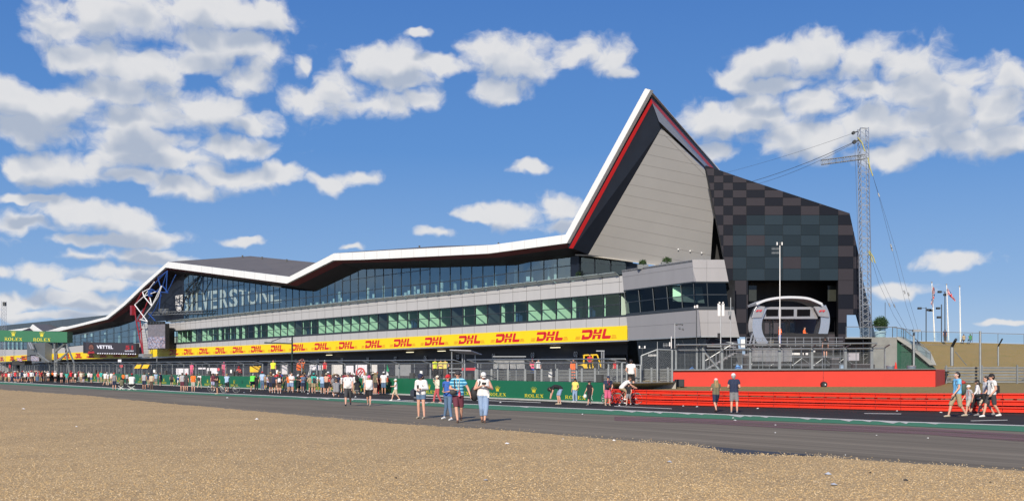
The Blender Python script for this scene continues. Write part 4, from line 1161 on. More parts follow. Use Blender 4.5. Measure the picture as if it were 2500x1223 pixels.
# ------------------------------------------------------------------ winners' podium stage
PO = empty('podium_stage', P(1930, 905, 97), 'silver ring shaped podium stage with curved canopy inside the dark recess', 'stage'); PO.location.z = 0
ZDK = P(0, 846, 97).z
silver = mat('silver', (.62, .64, .67), .24, .85, .06, 2)
silver_d = mat('silver_matt', (.38, .39, .41), .35, .6, .08, 3)
def ribbon(mb, pts, Yf, Yb, wdt, mi=0, th=.18):   # pts px,py with widths along normal -> bent plate
    n = len(pts); outp = []; inp = []
    for i, (x, y) in enumerate(pts):
        a = pts[max(0, i - 1)]; c = pts[min(n - 1, i + 1)]; tx, ty = c[0] - a[0], c[1] - a[1]; L = math.hypot(tx, ty)
        w = wdt[i] if isinstance(wdt, list) else wdt
        outp.append((x + ty / L * w / 2, y - tx / L * w / 2)); inp.append((x - ty / L * w / 2, y + tx / L * w / 2))
    for i in range(n - 1):
        mb.slab([P(*inp[i], Yf), P(*inp[i + 1], Yf), P(*outp[i + 1], Yf), P(*outp[i], Yf)], (0, Yb - Yf, 0), mi)
# left and right ring legs
def arc(pts, n=18):
    out_ = []
    for i in range(n + 1):
        t = i / n * (len(pts) - 1); k = min(int(t), len(pts) - 2); f = t - k
        p0_, p1_, p2_, p3_ = pts[max(0, k - 1)], pts[k], pts[k + 1], pts[min(len(pts) - 1, k + 2)]
        out_.append(tuple(.5 * (2 * p1_[j] + (p2_[j] - p0_[j]) * f + (2 * p0_[j] - 5 * p1_[j] + 4 * p2_[j] - p3_[j]) * f * f + (3 * p1_[j] - p0_[j] - 3 * p2_[j] + p3_[j]) * f ** 3) for j in range(2)))
    return out_
mb = MB(); ribbon(mb, arc([(1862, 749), (1852, 772), (1848, 795), (1852, 818), (1862, 836), (1868, 843)]), 95.6, 97.2, 23)
mb.build('ring_leg', silver, PO)
mb = MB(); ribbon(mb, arc([(2006, 749), (2013, 765), (2015, 780), (2013, 800), (2007, 822)]), 95.6, 97.2, [22] * 19)
mb.build('ring_leg', silver, PO)
mb = MB(); mb.slab([P(1848, 843, 95), P(1872, 843, 95), P(1869, 834, 95), P(1852, 834, 95)], (0, .6, 0)); mb.build('foot_plate', silver_d, PO)
mb = MB(); mb.slab([P(1836, 776, 95.4), P(1861, 775, 95.4), P(1868, 748, 95.4), P(1848, 746, 95.4), P(1841, 757, 95.4)], (0, .3, 0)); mb.build('ring_shoulder', silver_d, PO, bevel=.03)
mb = MB(); mb.slab([P(2000, 772, 95.4), P(2025, 775, 95.4), P(2021, 757, 95.4), P(2013, 747, 95.4), P(1987, 748, 95.4)], (0, .3, 0)); mb.build('ring_shoulder', silver_d, PO, bevel=.03)
mb = MB(); mb.slab([P(1862, 778, 96), P(1996, 778, 96), P(1992, 749, 96), P(1866, 749, 96)], (0, .5, 0)); mb.build('header_panel', silver_d, PO)
for x0, x1 in ((1870.5, 1900), (1907, 1938), (1946, 1978)):
    mb = MB(); mb.slab([P(x0, 772, 95.95), P(x1, 771.5, 95.95), P(x1 + .3, 755, 95.95), P(x0 + .3, 755, 95.95)], (0, .1, 0)); mb.build('screen', mat('screen_black', (.003, .003, .004), .4, 0, 0, spec=.1), PO)
mb = MB(); ribbon(mb, arc([(1847, 742), (1872, 732), (1905, 726.5), (1940, 725.5), (1975, 729), (2007, 742)], 22), 95, 98.5, 5.6, 0)
mb.tube(P(1847, 747, 96), P(1850, 738, 96), .12); mb.tube(P(2008, 747, 96), P(2004, 740, 96), .12)
mb.build('canopy_arch', mat('canopy_white', (.66, .69, .71), .35, .3, .05, 2), PO)
def f1mark(cx, cy, s, Y, parent, m=dhl_red, name='red_emblem'):
    mb = MB()
    for pl in ([(-1, -.4), (-.55, .4), (.6, .4), (.5, .2), (-.35, .2), (-.7, -.4)], [(-.55, -.4), (-.3, .05), (.35, .05), (.25, -.1), (-.2, -.1), (-.35, -.4)], [(.15, -.4), (.65, .4), (1.05, .4), (.55, -.4)]):
        mb.face([P(cx + x * s, cy - y * s * .7, Y) for x, y in pl])
    mb.build(name, m, parent)
f1mark(1853, 758.5, 8, 95.3, PO); f1mark(2007, 759, 8, 95.3, PO)
# deck, black front boards, backdrop and lighting trusses
mb = MB(); mb.box8([P(1845, 846, 94), P(2050, 846, 94), PZ(2050, 100, ZDK - 0), PZ(1845, 100, ZDK), P(1845, 843, 94), P(2050, 843, 94), PZ(2050, 100, ZDK + .12), PZ(1845, 100, ZDK + .12)]); mb.build('stage_deck', dark_metal, PO)
mb = MB(); mb.slab([P(1908, 842, 95.2), P(2023, 842, 95.2), P(2023, 814.5, 95.2), P(1908, 813, 95.2)], (0, .2, 0)); mb.build('front_board', black_m, PO)
mb = MB(); mb.slab([P(1941, 816, 99), P(1998, 816, 99), P(1998, 779, 99), P(1941, 779, 99)], (0, .2, 0)); mb.build('backdrop', mat('backdrop', (.10, .10, .125), .6), PO)
def truss(mb, a, c, w, n, r, mi=0, ax=None):
    a = Vector(a); c = Vector(c); d = (c - a).normalized(); u = Vector(ax) if ax else (Vector((0, 1, 0)) if abs(d.y) < .7 else Vector((1, 0, 0)))
    u = (u - d * u.dot(d)).normalized(); v = d.cross(u)
    cs_ = [u * w / 2 + v * w / 2, -u * w / 2 + v * w / 2, -u * w / 2 - v * w / 2, u * w / 2 - v * w / 2]
    for q in cs_: mb.tube(a + q, c + q, r, n=5, mi=mi)
    for i in range(n):
        p0_, p1_ = a.lerp(c, i / n), a.lerp(c, (i + 1) / n)
        for j in range(4):
            k = (j + 1) % 4
            mb.tube(p0_ + cs_[j], p1_ + cs_[k], r * .6, n=4, mi=mi, cap=False)
            if i % 3 == 0: mb.tube(p0_ + cs_[j], p0_ + cs_[k], r * .6, n=4, mi=mi, cap=False)
for x in (1883, 1923):
    mb = MB(); truss(mb, P(x, 843, 99.5), P(x, 781, 99.5), .3, 12, .035); mb.build('lighting_truss', mat('truss_beige', (.34, .31, .25), .5, .5), PO)
mb = MB(); truss(mb, P(1862, 783, 99.5), P(1945, 782, 99.5), .3, 14, .035); truss(mb, P(1862, 818, 99.5), P(1905, 818, 99.5), .2, 8, .03); mb.build('lighting_truss', mat('truss_beige', (.34, .31, .25)), PO)
mb = MB(); mb.face([P(1905, 812, 100.5), P(1941, 812, 100.5), P(1941, 788, 100.5), P(1905, 788, 100.5)]); mb.build('clear_sheeting', mat('sheeting', (.35, .36, .34), .3, 0, .5, 3), PO)
mb = MB()
for x, y0 in ((1838, 843), (1829, 843)): mb.tube(P(x, y0, 95), P(x + 7 if x == 1838 else 1838, 812, 96), .07)
mb.build('prop', galv_light, PO)
mb = MB(); mb.box(P(1813, 838, 96), (.38, .35, .75)); mb.build('stage_speaker', white_p, PO)
# railing along the deck
mb = MB()
for y in (824, 833, 843): mb.tube(P(1822, y, 93.6), P(2058, y, 93.6), .022, n=5)
for x in range(1822, 2060, 20): mb.tube(P(x, 846, 93.6), P(x, 823, 93.6), .03, n=5)
mb.build('deck_railing', galv_light, PO)

# ------------------------------------------------------------------ red wall with fence and scaffolding
RW = empty('red_wall', P(1960, HY, 75), 'long solid bright red wall on the grass behind the red barrier', 'wall'); RW.location.z = 0
def rwy(px): return lerp(76, 74, (px - 1643) / (2284 - 1643))
c = [PZ(1643, 76, .6), PZ(2284, 74, .6), PZ(2307, 88, .6), PZ(1658, 90, .6)]
tp = [P(1643, 904.5, 76), P(2284, 901.5, 74), P(2307, 904, 88), P(1658, 904.7, 90)]
for i in (2, 3): tp[i].z = tp[i - 2 if i == 2 else 0].z
mb = MB(); mb.box8([c[0], c[1], c[2], c[3], tp[0], tp[1], PZ(2307, 88, tp[1].z), PZ(1658, 90, tp[0].z)])
mb.build('wall_body', red_wallm, RW, bevel=.03)
mb = MB(); mb.box8([PZ(1640, 75.8, tp[0].z + .002), PZ(2286, 73.8, tp[1].z + .002), PZ(2284, 76, tp[1].z + .002), PZ(1643, 78, tp[0].z + .002), PZ(1640, 75.8, tp[0].z + .06), PZ(2286, 73.8, tp[1].z + .06), PZ(2284, 76, tp[1].z + .06), PZ(1643, 78, tp[0].z + .06)])
mb.build('wall_coping', galv_dark, RW)
PLT = PZ(0, 0, tp[0].z).z
# platform floor behind the red wall top
mb = MB(); mb.face([PZ(1658, 90, PLT - .05), PZ(2307, 88, PLT - .05), PZ(2330, 104, PLT - .05), PZ(1690, 104, PLT - .05)]); mb.face([PZ(1640, 90, .5), PZ(1658, 90, PLT - .05), PZ(1690, 104, PLT - .05), PZ(1690, 104, .5)])
struct('paved_terrace', mb, galv_dark)
fence_mesh = mesh_mat('fence_mesh', (.20, .22, .23), .10, .007)
chain_mesh = mesh_mat('chain_mesh', (.26, .28, .29), .12, .008, True)
SF = empty('stage_fence', P(1900, HY, 77), 'heavy grey steel fence with mesh standing on the red wall before the stage', 'fence'); SF.location.z = 0
FYs = lambda px: rwy(px) + .8
def fp2(px, py): return P(px, py, FYs(px))
for x, w in ((1650, 8), (1701, 8), (1717, 12), (1762, 12), (1831, 12), (1903, 13), (1982, 13), (2064, 13), (2128, 14), (2160, 5)):
    mb = MB(); a = fp2(x, 903); b_ = fp2(x, 848.5 if x > 1700 else 853); ww = w / FPX * FYs(x) / 2
    mb.box((a + b_) / 2, (ww * 1.0, .14, (b_ - a).length)); 
    # cranked top leaning to the track
    mb.tube(b_, fp2(x + 1, 841) + Vector((0, -1.0, 0)), .05, n=5)
    mb.build('fence_post', galv, SF)
mb = MB()
for (x0, y0, x1, y1, r) in ((1645, 842.5, 2130, 838.5, .055), (1645, 854.5, 2160, 850, .05), (1645, 902, 2160, 900, .04), (1760, 871, 2075, 868, .025), (1790, 890, 2060, 888, .03)):
    off = Vector((0, -1.0, 0)) if y0 < 845 else Vector((0, 0, 0))
    mb.tube(fp2(x0, y0) + off, fp2(x1, y1) + off, r, n=6)
for x in list(range(1672, 2160, 38)): mb.tube(fp2(x, 902), fp2(x, 853), .022, n=5)
mb.tube(fp2(1717, 856), fp2(1756, 902), .09, n=5)
mb.build('fence_rail', galv, SF)
mb = MB()
def mpanel(mb, a, c, d, e, u, v): mb.face([a, c, d, e], 0, [(0, 0), (u, 0), (u, v), (0, v)])
xs_ = [1645, 1717, 1831, 1982, 2128, 2160]
for u, v in zip(xs_[:-1], xs_[1:]):
    a, c_ = fp2(u, 902), fp2(v, 901); L = (c_ - a).length
    mpanel(mb, a, c_, fp2(v, 850), fp2(u, 853), L, 1.6)
    mpanel(mb, fp2(u, 853), fp2(v, 850), fp2(v, 841) + Vector((0, -1, 0)), fp2(u, 842) + Vector((0, -1, 0)), L, 1.0)
mb.build('wire_mesh', fence_mesh, SF)
# stair flight behind the fence
ST = empty('access_stair', P(1740, 905, 92), 'galvanised access stair with handrails behind the steel fence', 'stair'); ST.location.z = 0
mb = MB()
for i in range(9):
    t = i / 8; mb.box(P(lerp(1728, 1790, t), lerp(898, 862, t), 92), (.42, 1.4, .05))
mb.build('steps', galv, ST)
for Y in (91.4, 92.6):
    mb = MB(); mb.tube(P(1722, 902, Y), P(1792, 862, Y), .08, n=4); mb.tube(P(1722, 880, Y), P(1790, 838, Y), .03, n=5)
    for i in range(9):
        t = i / 8; mb.tube(P(lerp(1724, 1790, t), lerp(900, 862, t), Y), P(lerp(1724, 1790, t), lerp(879, 839, t), Y), .02, n=5)
    mb.tube(P(1790, 840, Y), P(1832, 840, Y), .03, n=5); mb.tube(P(1790, 851, Y), P(1832, 851, Y), .03, n=5)
    mb.build('handrail', galv_light, ST)
# scaffolding, tarpaulins and cases around the stage foot
SC_ = empty('stage_scaffold', P(1930, 905, 94), 'scaffold frame with grey sheeting carrying the podium deck', 'scaffold'); SC_.location.z = 0
mb = MB()
for x in range(1826, 2062, 26):
    for Y in (93, 97): mb.tube(P(x, 905, Y), P(x, 846, Y), .035, n=5)
for y in (850, 872, 892): mb.tube(P(1826, y, 93), P(2062, y, 93), .03, n=5)
for x in range(1830, 2040, 52): mb.tube(P(x, 892, 93), P(x + 24, 874, 93), .025, n=5); mb.tube(P(x + 48, 892, 93), P(x + 24, 874, 93), .025, n=5)
mb.build('scaffold_tubes', galv, SC_)
tarp = mat('tarp', (.20, .21, .22), .45, 0, .28, 4)
for x0, x1, y0, y1 in ((1836, 1934, 849, 882), (1796, 1812, 852, 890)):
    mb = MB(); n = 14
    for i in range(n):
        a, b_ = lerp(x0, x1, i / n), lerp(x0, x1, (i + 1) / n)
        mb.face([P(a, y1, 92.6 + .18 * math.sin(i * 2.1)), P(b_, y1, 92.6 + .18 * math.sin((i + 1) * 2.1)), P(b_, y0, 92.7), P(a, y0, 92.7)])
    mb.build('sheeting', tarp, SC_, smooth=True)
mb = MB(); mb.slab([P(1930, 884, 93.4), P(2012, 884, 93.4), P(2012, 850, 93.4), P(1930, 850, 93.4)], (0, .1, 0)); mb.build('sheeting', black_m, SC_)
mb = MB()
pl, w = text_polys('STAGE', 1, 1, 0)
for x0, x1 in ((1932, 1953), (1960, 1962), (1967, 1973)): mb.slab([P(x0, 866, 93.3), P(x1, 866, 93.3), P(x1, 861, 93.3), P(x0, 861, 93.3)], (0, .02, 0))
mb.face([P(1988 + 4 * math.cos(a) * (1 if i % 2 else .4), 857 - 4 * math.sin(a) * (1 if i % 2 else .4), 93.3) for i, a in enumerate(np.linspace(0, 2 * math.pi, 11)[:-1])][::-1])
mb.build('white_marks', white_p, SC_)
def crate(px, py, w, h, Y, m, label, cat='case', name='flight_case', lidm=None, grp=None):
    b0 = P(px, py, Y); o = empty(name, b0, label, cat, grp)
    W_, H_ = w / FPX * Y, h / FPX * Y
    mb = MB(); mb.box(b0 + Vector((0, .3, H_ * .45)), (W_, .6, H_ * .9)); mb.build('case_body', m, o, bevel=.02)
    mb = MB(); mb.box(b0 + Vector((0, .3, H_ * .95)), (W_ * 1.03, .63, H_ * .1)); mb.build('case_lid', lidm or galv, o)
crate(2110, 902, 52, 14, 84, black_m, 'wide black flight case behind the fence left of the concrete block')
crate(2085, 880, 26, 20, 90, mat('pale_case', (.36, .37, .40), .5), 'pale grey equipment box at the foot of the lattice tower')
crate(1823, 900, 14, 36, 88, black_m, 'tall black equipment rack behind the steel fence')
crate(2040, 900, 18, 26, 88, dark_metal, 'dark equipment case between the stage scaffold and the lattice tower')
for i, (px, py, w, h, lab) in enumerate(((1690, 903, 12, 12, 'small blue sheet bundled at the foot of the steel fence by the access stair'), (1805, 903, 18, 14, 'larger blue plastic sheet heaped on the red wall under the stage'))):
    mb = MB(); Y = 78.5; b0 = P(px, py, Y); s = w / FPX * Y / 2
    R = random.Random(i)
    top = [b0 + Vector((R.uniform(-.5, .5) * s, R.uniform(0, .4), s * 1.3 + R.uniform(-.1, .2)))]
    ring = [b0 + Vector((math.cos(a) * s * R.uniform(.8, 1.3), .3 + math.sin(a) * s * .7, R.uniform(0, .12))) for a in np.linspace(0, 2 * math.pi, 9)[:-1]]
    for k in range(8): mb.face([ring[k], ring[(k + 1) % 8], top[0]])
    tag(mb.build('plastic_sheet', mat('blue_sheet', (.10, .30, .62), .4, 0, .2, 4)), lab, 'sheet')

# ------------------------------------------------------------------ red steel barrier on the right
BR = empty('red_crash_barrier', G(1960, 1000), 'long red three rail steel crash barrier along the track edge', 'barrier')
def by(px, k): # k 0 base..1 top height in m
    q = G(px, interp(px, WALLB)); return q
TOPB = [(1482, 948), (1600, 951), (2200, 958.6), (2500, 958.5), (3000, 968)]
xsb = [1484, 1560, 1640, 1720, 1800, 1900, 2000, 2100, 2200, 2300, 2400, 2500, 2620, 2750]
prof = [(.0, 0), (.07, .05), (.07, .25), (.0, .38), (-.02, .5), (.0, .62), (.07, .75), (.07, .95), (.0, 1)]
for r in range(3):
    mb = MB()
    for u, v in zip(xsb[:-1], xsb[1:]):
        qu, qv = G(u, interp(u, WALLB)), G(v, interp(v, WALLB))
        hu, hv = P(u, interp(u, TOPB), qu.y).z, P(v, interp(v, TOPB), qv.y).z
        dn = (qv - qu).normalized(); fn_ = Vector((dn.y, -dn.x, 0))
        zb0_, zb1_ = .03 + r * .335, .03 + r * .335 + .285
        for (o0, k0), (o1, k1) in zip(prof[:-1], prof[1:]):
            mb.face([qu + fn_ * o0 + Vector((0, 0, hu * lerp(zb0_, zb1_, k0))), qv + fn_ * o0 + Vector((0, 0, hv * lerp(zb0_, zb1_, k0))), qv + fn_ * o1 + Vector((0, 0, hv * lerp(zb0_, zb1_, k1))), qu + fn_ * o1 + Vector((0, 0, hu * lerp(zb0_, zb1_, k1)))])
    mb.build('guard_rail', red_paint, BR)
for x in range(1490, 2700, 31):
    qu = G(x, interp(x, WALLB)); hu = P(x, interp(x, TOPB), qu.y).z
    mb = MB(); mb.box(qu + Vector((0, .14, hu * .48)), (.10, .14, hu * .96)); mb.build('barrier_post', red_paint, BR)
mb = MB()
for r in range(3):
    for x in range(1516, 2700, 62):
        q = G(x, interp(x, WALLB)); hu = P(x, interp(x, TOPB), q.y).z; z0 = hu * (.03 + r * .335)
        mb.box(q + Vector((0, -.078, z0 + hu * .14)), (.02, .012, hu * .24)); mb.box(q + Vector((.12, -.082, z0 + hu * .07)), (.035, .014, .035)); mb.box(q + Vector((.12, -.082, z0 + hu * .21)), (.035, .014, .035))
mb.build('rail_joints', mat('joint_red', (.22, .012, .010), .6), BR)
mb = MB()
for x, y0, y1 in ((1841, 983, 999), (1858, 981, 999)):
    q = G(1850, 994); mb.tube(P(x, y0, q.y - .1), P(x, y1 - 1, q.y - .1), .012, n=4)
mb.build('rail_tie', dark_metal, BR)
mb = MB(); q = G(2305, 1004.6); mb.tube(P(2305, 959, q.y - .12), P(2305, 978, q.y - .12), .03, n=5); mb.build('black_strap', black_m, BR)

# ------------------------------------------------------------------ green advertising wall along the track
GW = empty('advertising_wall', G(1000, 964), 'long low green wall along the track with yellow crowns and lettering', 'wall')
TOPG = [(-400, 896), (80, 905), (240, 911), (480, 916.2), (746, 921), (980, 923), (1320, 930.5), (1477, 933.5)]
xg = [-400, -100, 80, 240, 480, 746, 980, 1320, 1477]
mb = MB()
def wp(px, k):      # point on the wall face, k 0 base .. 1 top
    q = G(px, interp(px, WALLB)); z = P(px, interp(px, TOPG), q.y).z
    if px < 200: z = 1.35
    q.z = z * k; return q
for u, v in zip(xg[:-1], xg[1:]):
    dn = (wp(v, 0) - wp(u, 0)).normalized(); bk_ = Vector((-dn.y, dn.x, 0)) * .35
    mb.slab([wp(u, 0), wp(v, 0), wp(v, 1), wp(u, 1)], bk_)
mb.build('wall_body', rolex_green, GW)
mb = MB()
for u, v in zip(xg[:-1], xg[1:]):
    a, c = wp(u, 0), wp(v, 0); dn = (c - a).normalized(); f_ = Vector((dn.y, -dn.x, 0))
    mb.slab([a + f_ * .02, c + f_ * .02, c + f_ * .02 + Vector((0, 0, .10)), a + f_ * .02 + Vector((0, 0, .10))], f_ * .16)
mb.build('wall_footing', mat('footing', (.42, .43, .40), .8, 0, .2, 3), GW)
WP0 = wp(1477, 0)
def word_at(pxc, spanpx, parent, name='wall_lettering'):
    a, c = wp(pxc - spanpx / 2, 0), wp(pxc + spanpx / 2, 0); dn = (c - a); Lw = dn.length; dn.normalize(); f_ = Vector((dn.y, -dn.x, 0)) * .012
    H_ = wp(pxc, 1).z
    mb = MB()
    def fn(u, v): 
        q = a + dn * (u * Lw) + f_; q.z = H_ * (.16 + v * 1.02 * (.40 / .22) * .42); return q
    rolex(mb, fn)
    # v: word 0..0.22 -> rows .16-.49 ; crown .32-.70 -> above
    mb.build(name, rolex_gold, parent)
for pxc, sp_ in ((1405, 50), (1304, 46), (1215, 41), (1126, 38), (1047, 35), (1003, 30), (938, 29), (878, 27), (822, 26), (775, 23), (735, 21), (692, 20), (652, 18.5), (611, 17.5), (572, 17), (536, 16), (507, 15), (478, 14), (452, 13), (426, 12.5), (400, 12), (368, 11), (342, 10.5), (318, 10), (291, 9.5), (268, 9), (249, 8.5), (231, 8.2), (213, 8), (196, 7.6)):
    if pxc in (1003,): continue
    word_at(pxc, sp_, GW)

# ------------------------------------------------------------------ debris fence behind the wall
def dfence(px0, px1, label, step, rails, off=1.3, meshm=None, top=None):
    p0_ = wp(px0, 0); o = empty('debris_fence', Vector((p0_.x, p0_.y, ZA)), label, 'fence', 'debris fences behind the green wall')
    pts = []; x = px1
    # walk along the wall base in metres
    base = []; x = px0
    while x <= px1: base.append((x, wp(x, 0))); x += 1.0
    d = 0; last = base[-1][1]; marks = [base[-1]]
    for x, q in reversed(base):
        d += (q - last).length; last = q
        if d >= step: marks.append((x, q)); d = 0
    if marks[-1][0] > px0 + 3: marks.append(base[0])
    def bp(px):
        q = wp(px, 0); dn = (wp(px + 2, 0) - wp(px - 2, 0)).normalized()
        return Vector((q.x - dn.y * off, q.y + dn.x * off, ZA)), Vector((dn.y, -dn.x, 0))
    def zr(px, row):
        b_, _ = bp(px); return P(px, interp(px, row), b_.y).z
    for i, (x, q) in enumerate(marks):
        b_, f_ = bp(x); mb = MB(); t = b_.copy(); t.z = zr(x, rails[1]); u = b_.copy(); u.z = zr(x, rails[0])
        w = .075 if i % 2 == 0 else .03
        mb.tube(b_, t, w, n=6)
        if i % 2 == 0: mb.tube(t, u + f_ * .9, .045, n=5)
        mb.build('fence_post', galv, o)
    mb = MB(); mm = MB()
    for (xa, _), (xb, _) in zip(marks[:-1], marks[1:]):
        a, fa = bp(xa); c, fc_ = bp(xb)
        ta, tc_ = a.copy(), c.copy(); ta.z = zr(xa, rails[1]); tc_.z = zr(xb, rails[1])
        ua, uc = a + fa * .9, c + fc_ * .9; ua.z = zr(xa, rails[0]); uc.z = zr(xb, rails[0])
        mb.tube(ta, tc_, .04, n=5); mb.tube(ua, uc, .045, n=5)
        L = (c - a).length
        mm.face([a, c, tc_, ta], 0, [(0, 0), (L, 0), (L, ta.z - a.z), (0, ta.z - a.z)])
        mm.face([ta, tc_, uc, ua], 0, [(0, 0), (L, 0), (L, .9), (0, .9)])
    mb.build('fence_rail', galv, o); mm.build('wire_mesh', chain_mesh, o)
    return o
RA = [(-400, 888), (0, 885.5), (100, 884.5), (300, 884), (620, 882), (720, 881), (980, 879.5), (1530, 876)]
RB = [(-400, 893), (0, 891.5), (100, 890.5), (300, 889.5), (620, 888), (720, 888), (980, 887.5), (1530, 885)]
dfence(-60, 612, 'far run of grey debris fence behind the distant crowd on the left', 2.6, (RA, RB))
dfence(622, 742, 'short grey debris fence section around the opening left of the tall lamp mast', 1.6, (RA, RB))
dfence(748, 1096, 'middle run of grey debris fence behind the green wall', 2.5, (RA, RB))
dfence(1128, 1474, 'near run of grey debris fence behind the green wall right of the open shelter', 2.2, (RA, RB))
def yfence(label, pxs, Y, z0, tops, kink=True, m=chain_mesh, wid=.07):
    o = empty('debris_fence', PZ(pxs[0], Y, z0), label, 'fence', 'debris fences behind the green wall')
    for x, ty in zip(pxs, tops):
        mb = MB(); mb.tube(PZ(x, Y, z0), P(x, ty, Y), wid, n=6)
        if kink: mb.tube(P(x, ty, Y), P(x - 4, ty - 9, Y - .6), .045, n=5)
        mb.build('fence_post', galv, o)
    mb = MB(); mm = MB()
    for (x0, t0_), (x1, t1_) in zip(list(zip(pxs, tops))[:-1], list(zip(pxs, tops))[1:]):
        mb.tube(P(x0, t0_, Y), P(x1, t1_, Y), .045, n=5)
        if kink: mb.tube(P(x0 - 4, t0_ - 9, Y - .6), P(x1 - 4, t1_ - 9, Y - .6), .045, n=5)
        a, c = PZ(x0, Y, z0), PZ(x1, Y, z0); L = (c - a).length; h = P(x0, t0_, Y).z - z0
        mm.face([a, c, P(x1, t1_, Y), P(x0, t0_, Y)], 0, [(0, 0), (L, 0), (L, h), (0, h)])
    mb.build('fence_rail', galv, o); mm.build('wire_mesh', m, o)
yfence('grey fence bay with cranked tops left of the tall mesh gates', [1486, 1507, 1530], 66.5, ZA, [885, 885, 885])
yfence('tall grey mesh gate frame beside the left end of the red wall', [1566, 1605, 1641], 67, .7, [868, 853, 854], False)
yfence('low grey gate frame between the fence and the tall mesh gates', [1538, 1564], 66.3, .7, [891, 891], False)

# ------------------------------------------------------------------ grey steel guard rails along the pit lane
rail_g = mat('rail_grey', (.25, .265, .27), .5, .4, .2, 1.5)
def guard(label, x0, x1, Y0, Y1, rows0, rows1, nr, posts, name='guard_rail_barrier'):
    o = empty(name, P(x0, HY, Y0) * 1, label, 'barrier', 'grey guard rails'); o.location.z = 0
    def gp(px, k):
        t = (px - x0) / (x1 - x0); iy = lerp(1 / Y0, 1 / Y1, t); Y = 1 / iy
        return P(px, lerp(lerp(rows0[0], rows1[0], t), lerp(rows0[1], rows1[1], t), k), Y)
    for r in range(nr):
        k0, k1 = r / nr + .02, r / nr + .78 / nr
        mb = MB()
        for i in range(4):
            u, v = lerp(x0, x1, i / 4), lerp(x0, x1, (i + 1) / 4)
            for (o0, a0), (o1, a1) in zip(prof[:-1], prof[1:]):
                mb.face([gp(u, lerp(k0, k1, a0)) + Vector((0, -o0, 0)), gp(v, lerp(k0, k1, a0)) + Vector((0, -o0, 0)), gp(v, lerp(k0, k1, a1)) + Vector((0, -o1, 0)), gp(u, lerp(k0, k1, a1)) + Vector((0, -o1, 0))])
        mb.build('guard_rail', rail_g, o)
    for x in posts:
        mb = MB(); a, c = gp(x, -.12), gp(x, 1.06); mb.box((a + c) / 2 + Vector((0, -.10, 0)), (.13, .09, (c - a).length)); mb.build('barrier_post', galv, o)
guard('grey steel guard rail behind the fence below the open shelter', 1160, 1345, 74, 70, (926, 902), (928, 902), 4, (1162, 1200, 1240, 1282, 1322, 1345))
guard('grey steel guard rail in front of the yellow forklift', 1360, 1642, 69, 67.5, (928, 901), (929, 898), 4, (1360, 1391, 1420, 1452, 1484, 1518, 1553, 1590, 1630))
guard('grey steel guard rail on the grass at the far right beyond the red wall', 2305, 2620, 95, 92, (934, 894), (935, 893), 5, (2309, 2396, 2482, 2570))

# ------------------------------------------------------------------ loudspeakers on the wall
def speaker(px, py0, py1, w, Y, label, z0=None):
    b0 = P(px, py1, Y); o = empty('loudspeaker', b0, label, 'loudspeaker', 'black loudspeakers along the wall')
    W_, H_ = w / FPX * Y, (py1 - py0) / FPX * Y
    mb = MB(); D_ = .45
    mb.box8([b0 + Vector(q) for q in ((-W_ / 2, 0, 0), (W_ / 2, 0, 0), (W_ * .42, D_, 0), (-W_ * .42, D_, 0), (-W_ / 2, 0, H_), (W_ / 2, 0, H_), (W_ * .42, D_, H_), (-W_ * .42, D_, H_))])
    mb.build('cabinet', black_m, o, bevel=.015)
    mb = MB(); mb.slab([b0 + Vector(q) for q in ((-W_ * .44, -.004, H_ * .05), (W_ * .2, -.004, H_ * .05), (W_ * .2, -.004, H_ * .95), (-W_ * .44, -.004, H_ * .95))], (0, -.015, 0)); mb.build('grille', dark_metal, o)
def wY(px): return wp(px, 0).y
for px, y0, y1, w, lab in ((1295, 912, 930, 17, 'black loudspeaker on the green wall between the two nearest full crowns'), (1148, 911, 927, 15, 'black loudspeaker on the green wall behind the striped polo shirt'), (1006, 910, 924.5, 13, 'black loudspeaker on the green wall above the man in navy cap with shoulder bag'), (908, 907, 922.5, 10, 'black loudspeaker on the green wall behind the woman in pink cap'), (803, 909, 922, 9, 'black loudspeaker on the wall just left of the large white shirted couple'), (729, 904, 920, 8, 'black loudspeaker on the wall under the tall lamp mast'), (568, 906, 918.5, 8, 'black loudspeaker on the wall behind the cyclist in pale blue shirt'), (510, 905, 917.5, 8, 'black loudspeaker on the wall behind the two cyclists at left'), (403, 904, 915, 6, 'black loudspeaker on the wall right of the yellow awnings'), (232, 902, 911, 5, 'small black loudspeaker far along the wall by the distant crowd')):
    speaker(px, y0, y1 + .6, w, wY(px) + .25, lab)
speaker(1465, 914, 933, 18, 59.5, 'black loudspeaker at the right end of the green wall')
o = empty('loudspeaker', P(1660, 946, 70), 'large black loudspeaker on a short stand before the left end of the red wall', 'loudspeaker', 'black loudspeakers along the wall')
b0 = P(1660, 944, 70); mb = MB(); mb.box(b0 + Vector((0, .25, .25)), (.60, .5, .52)); mb.build('cabinet', black_m, o, bevel=.015)
mb = MB(); mb.box(b0 + Vector((.05, -.01, .25)), (.4, .02, .44)); mb.build('grille', dark_metal, o)
mb = MB(); mb.tube(b0 + Vector((.15, .1, 0)), b0 + Vector((.15, .1, -.12)), .03); mb.tube(b0 + Vector((.05, .1, -.02)), b0 + Vector((.5, .1, -.04)), .03); mb.build('stand', dark_metal, o)
b0 = P(2012, 945, 73.4); o = empty('loudspeaker', b0, 'round black loudspeaker with its cable against the middle of the red wall', 'loudspeaker')
mb = MB(); mb.tube(b0 + Vector((0, -.1, .20)), b0 + Vector((0, .25, .20)), .21, n=18); mb.tube(b0 + Vector((0, 0, 0)), b0 + Vector((0, .2, -.03)), .2, n=12); mb.build('cabinet', black_m, o)
mb = MB(); mb.tube(b0 + Vector((0, -.13, .20)), b0 + Vector((0, -.1, .20)), .15, n=16); mb.build('grille', dark_metal, o)
mb = MB(); mb.box(b0 + Vector((.04, -.14, .2)), (.06, .02, .10)); mb.build('label_plate', white_p, o)
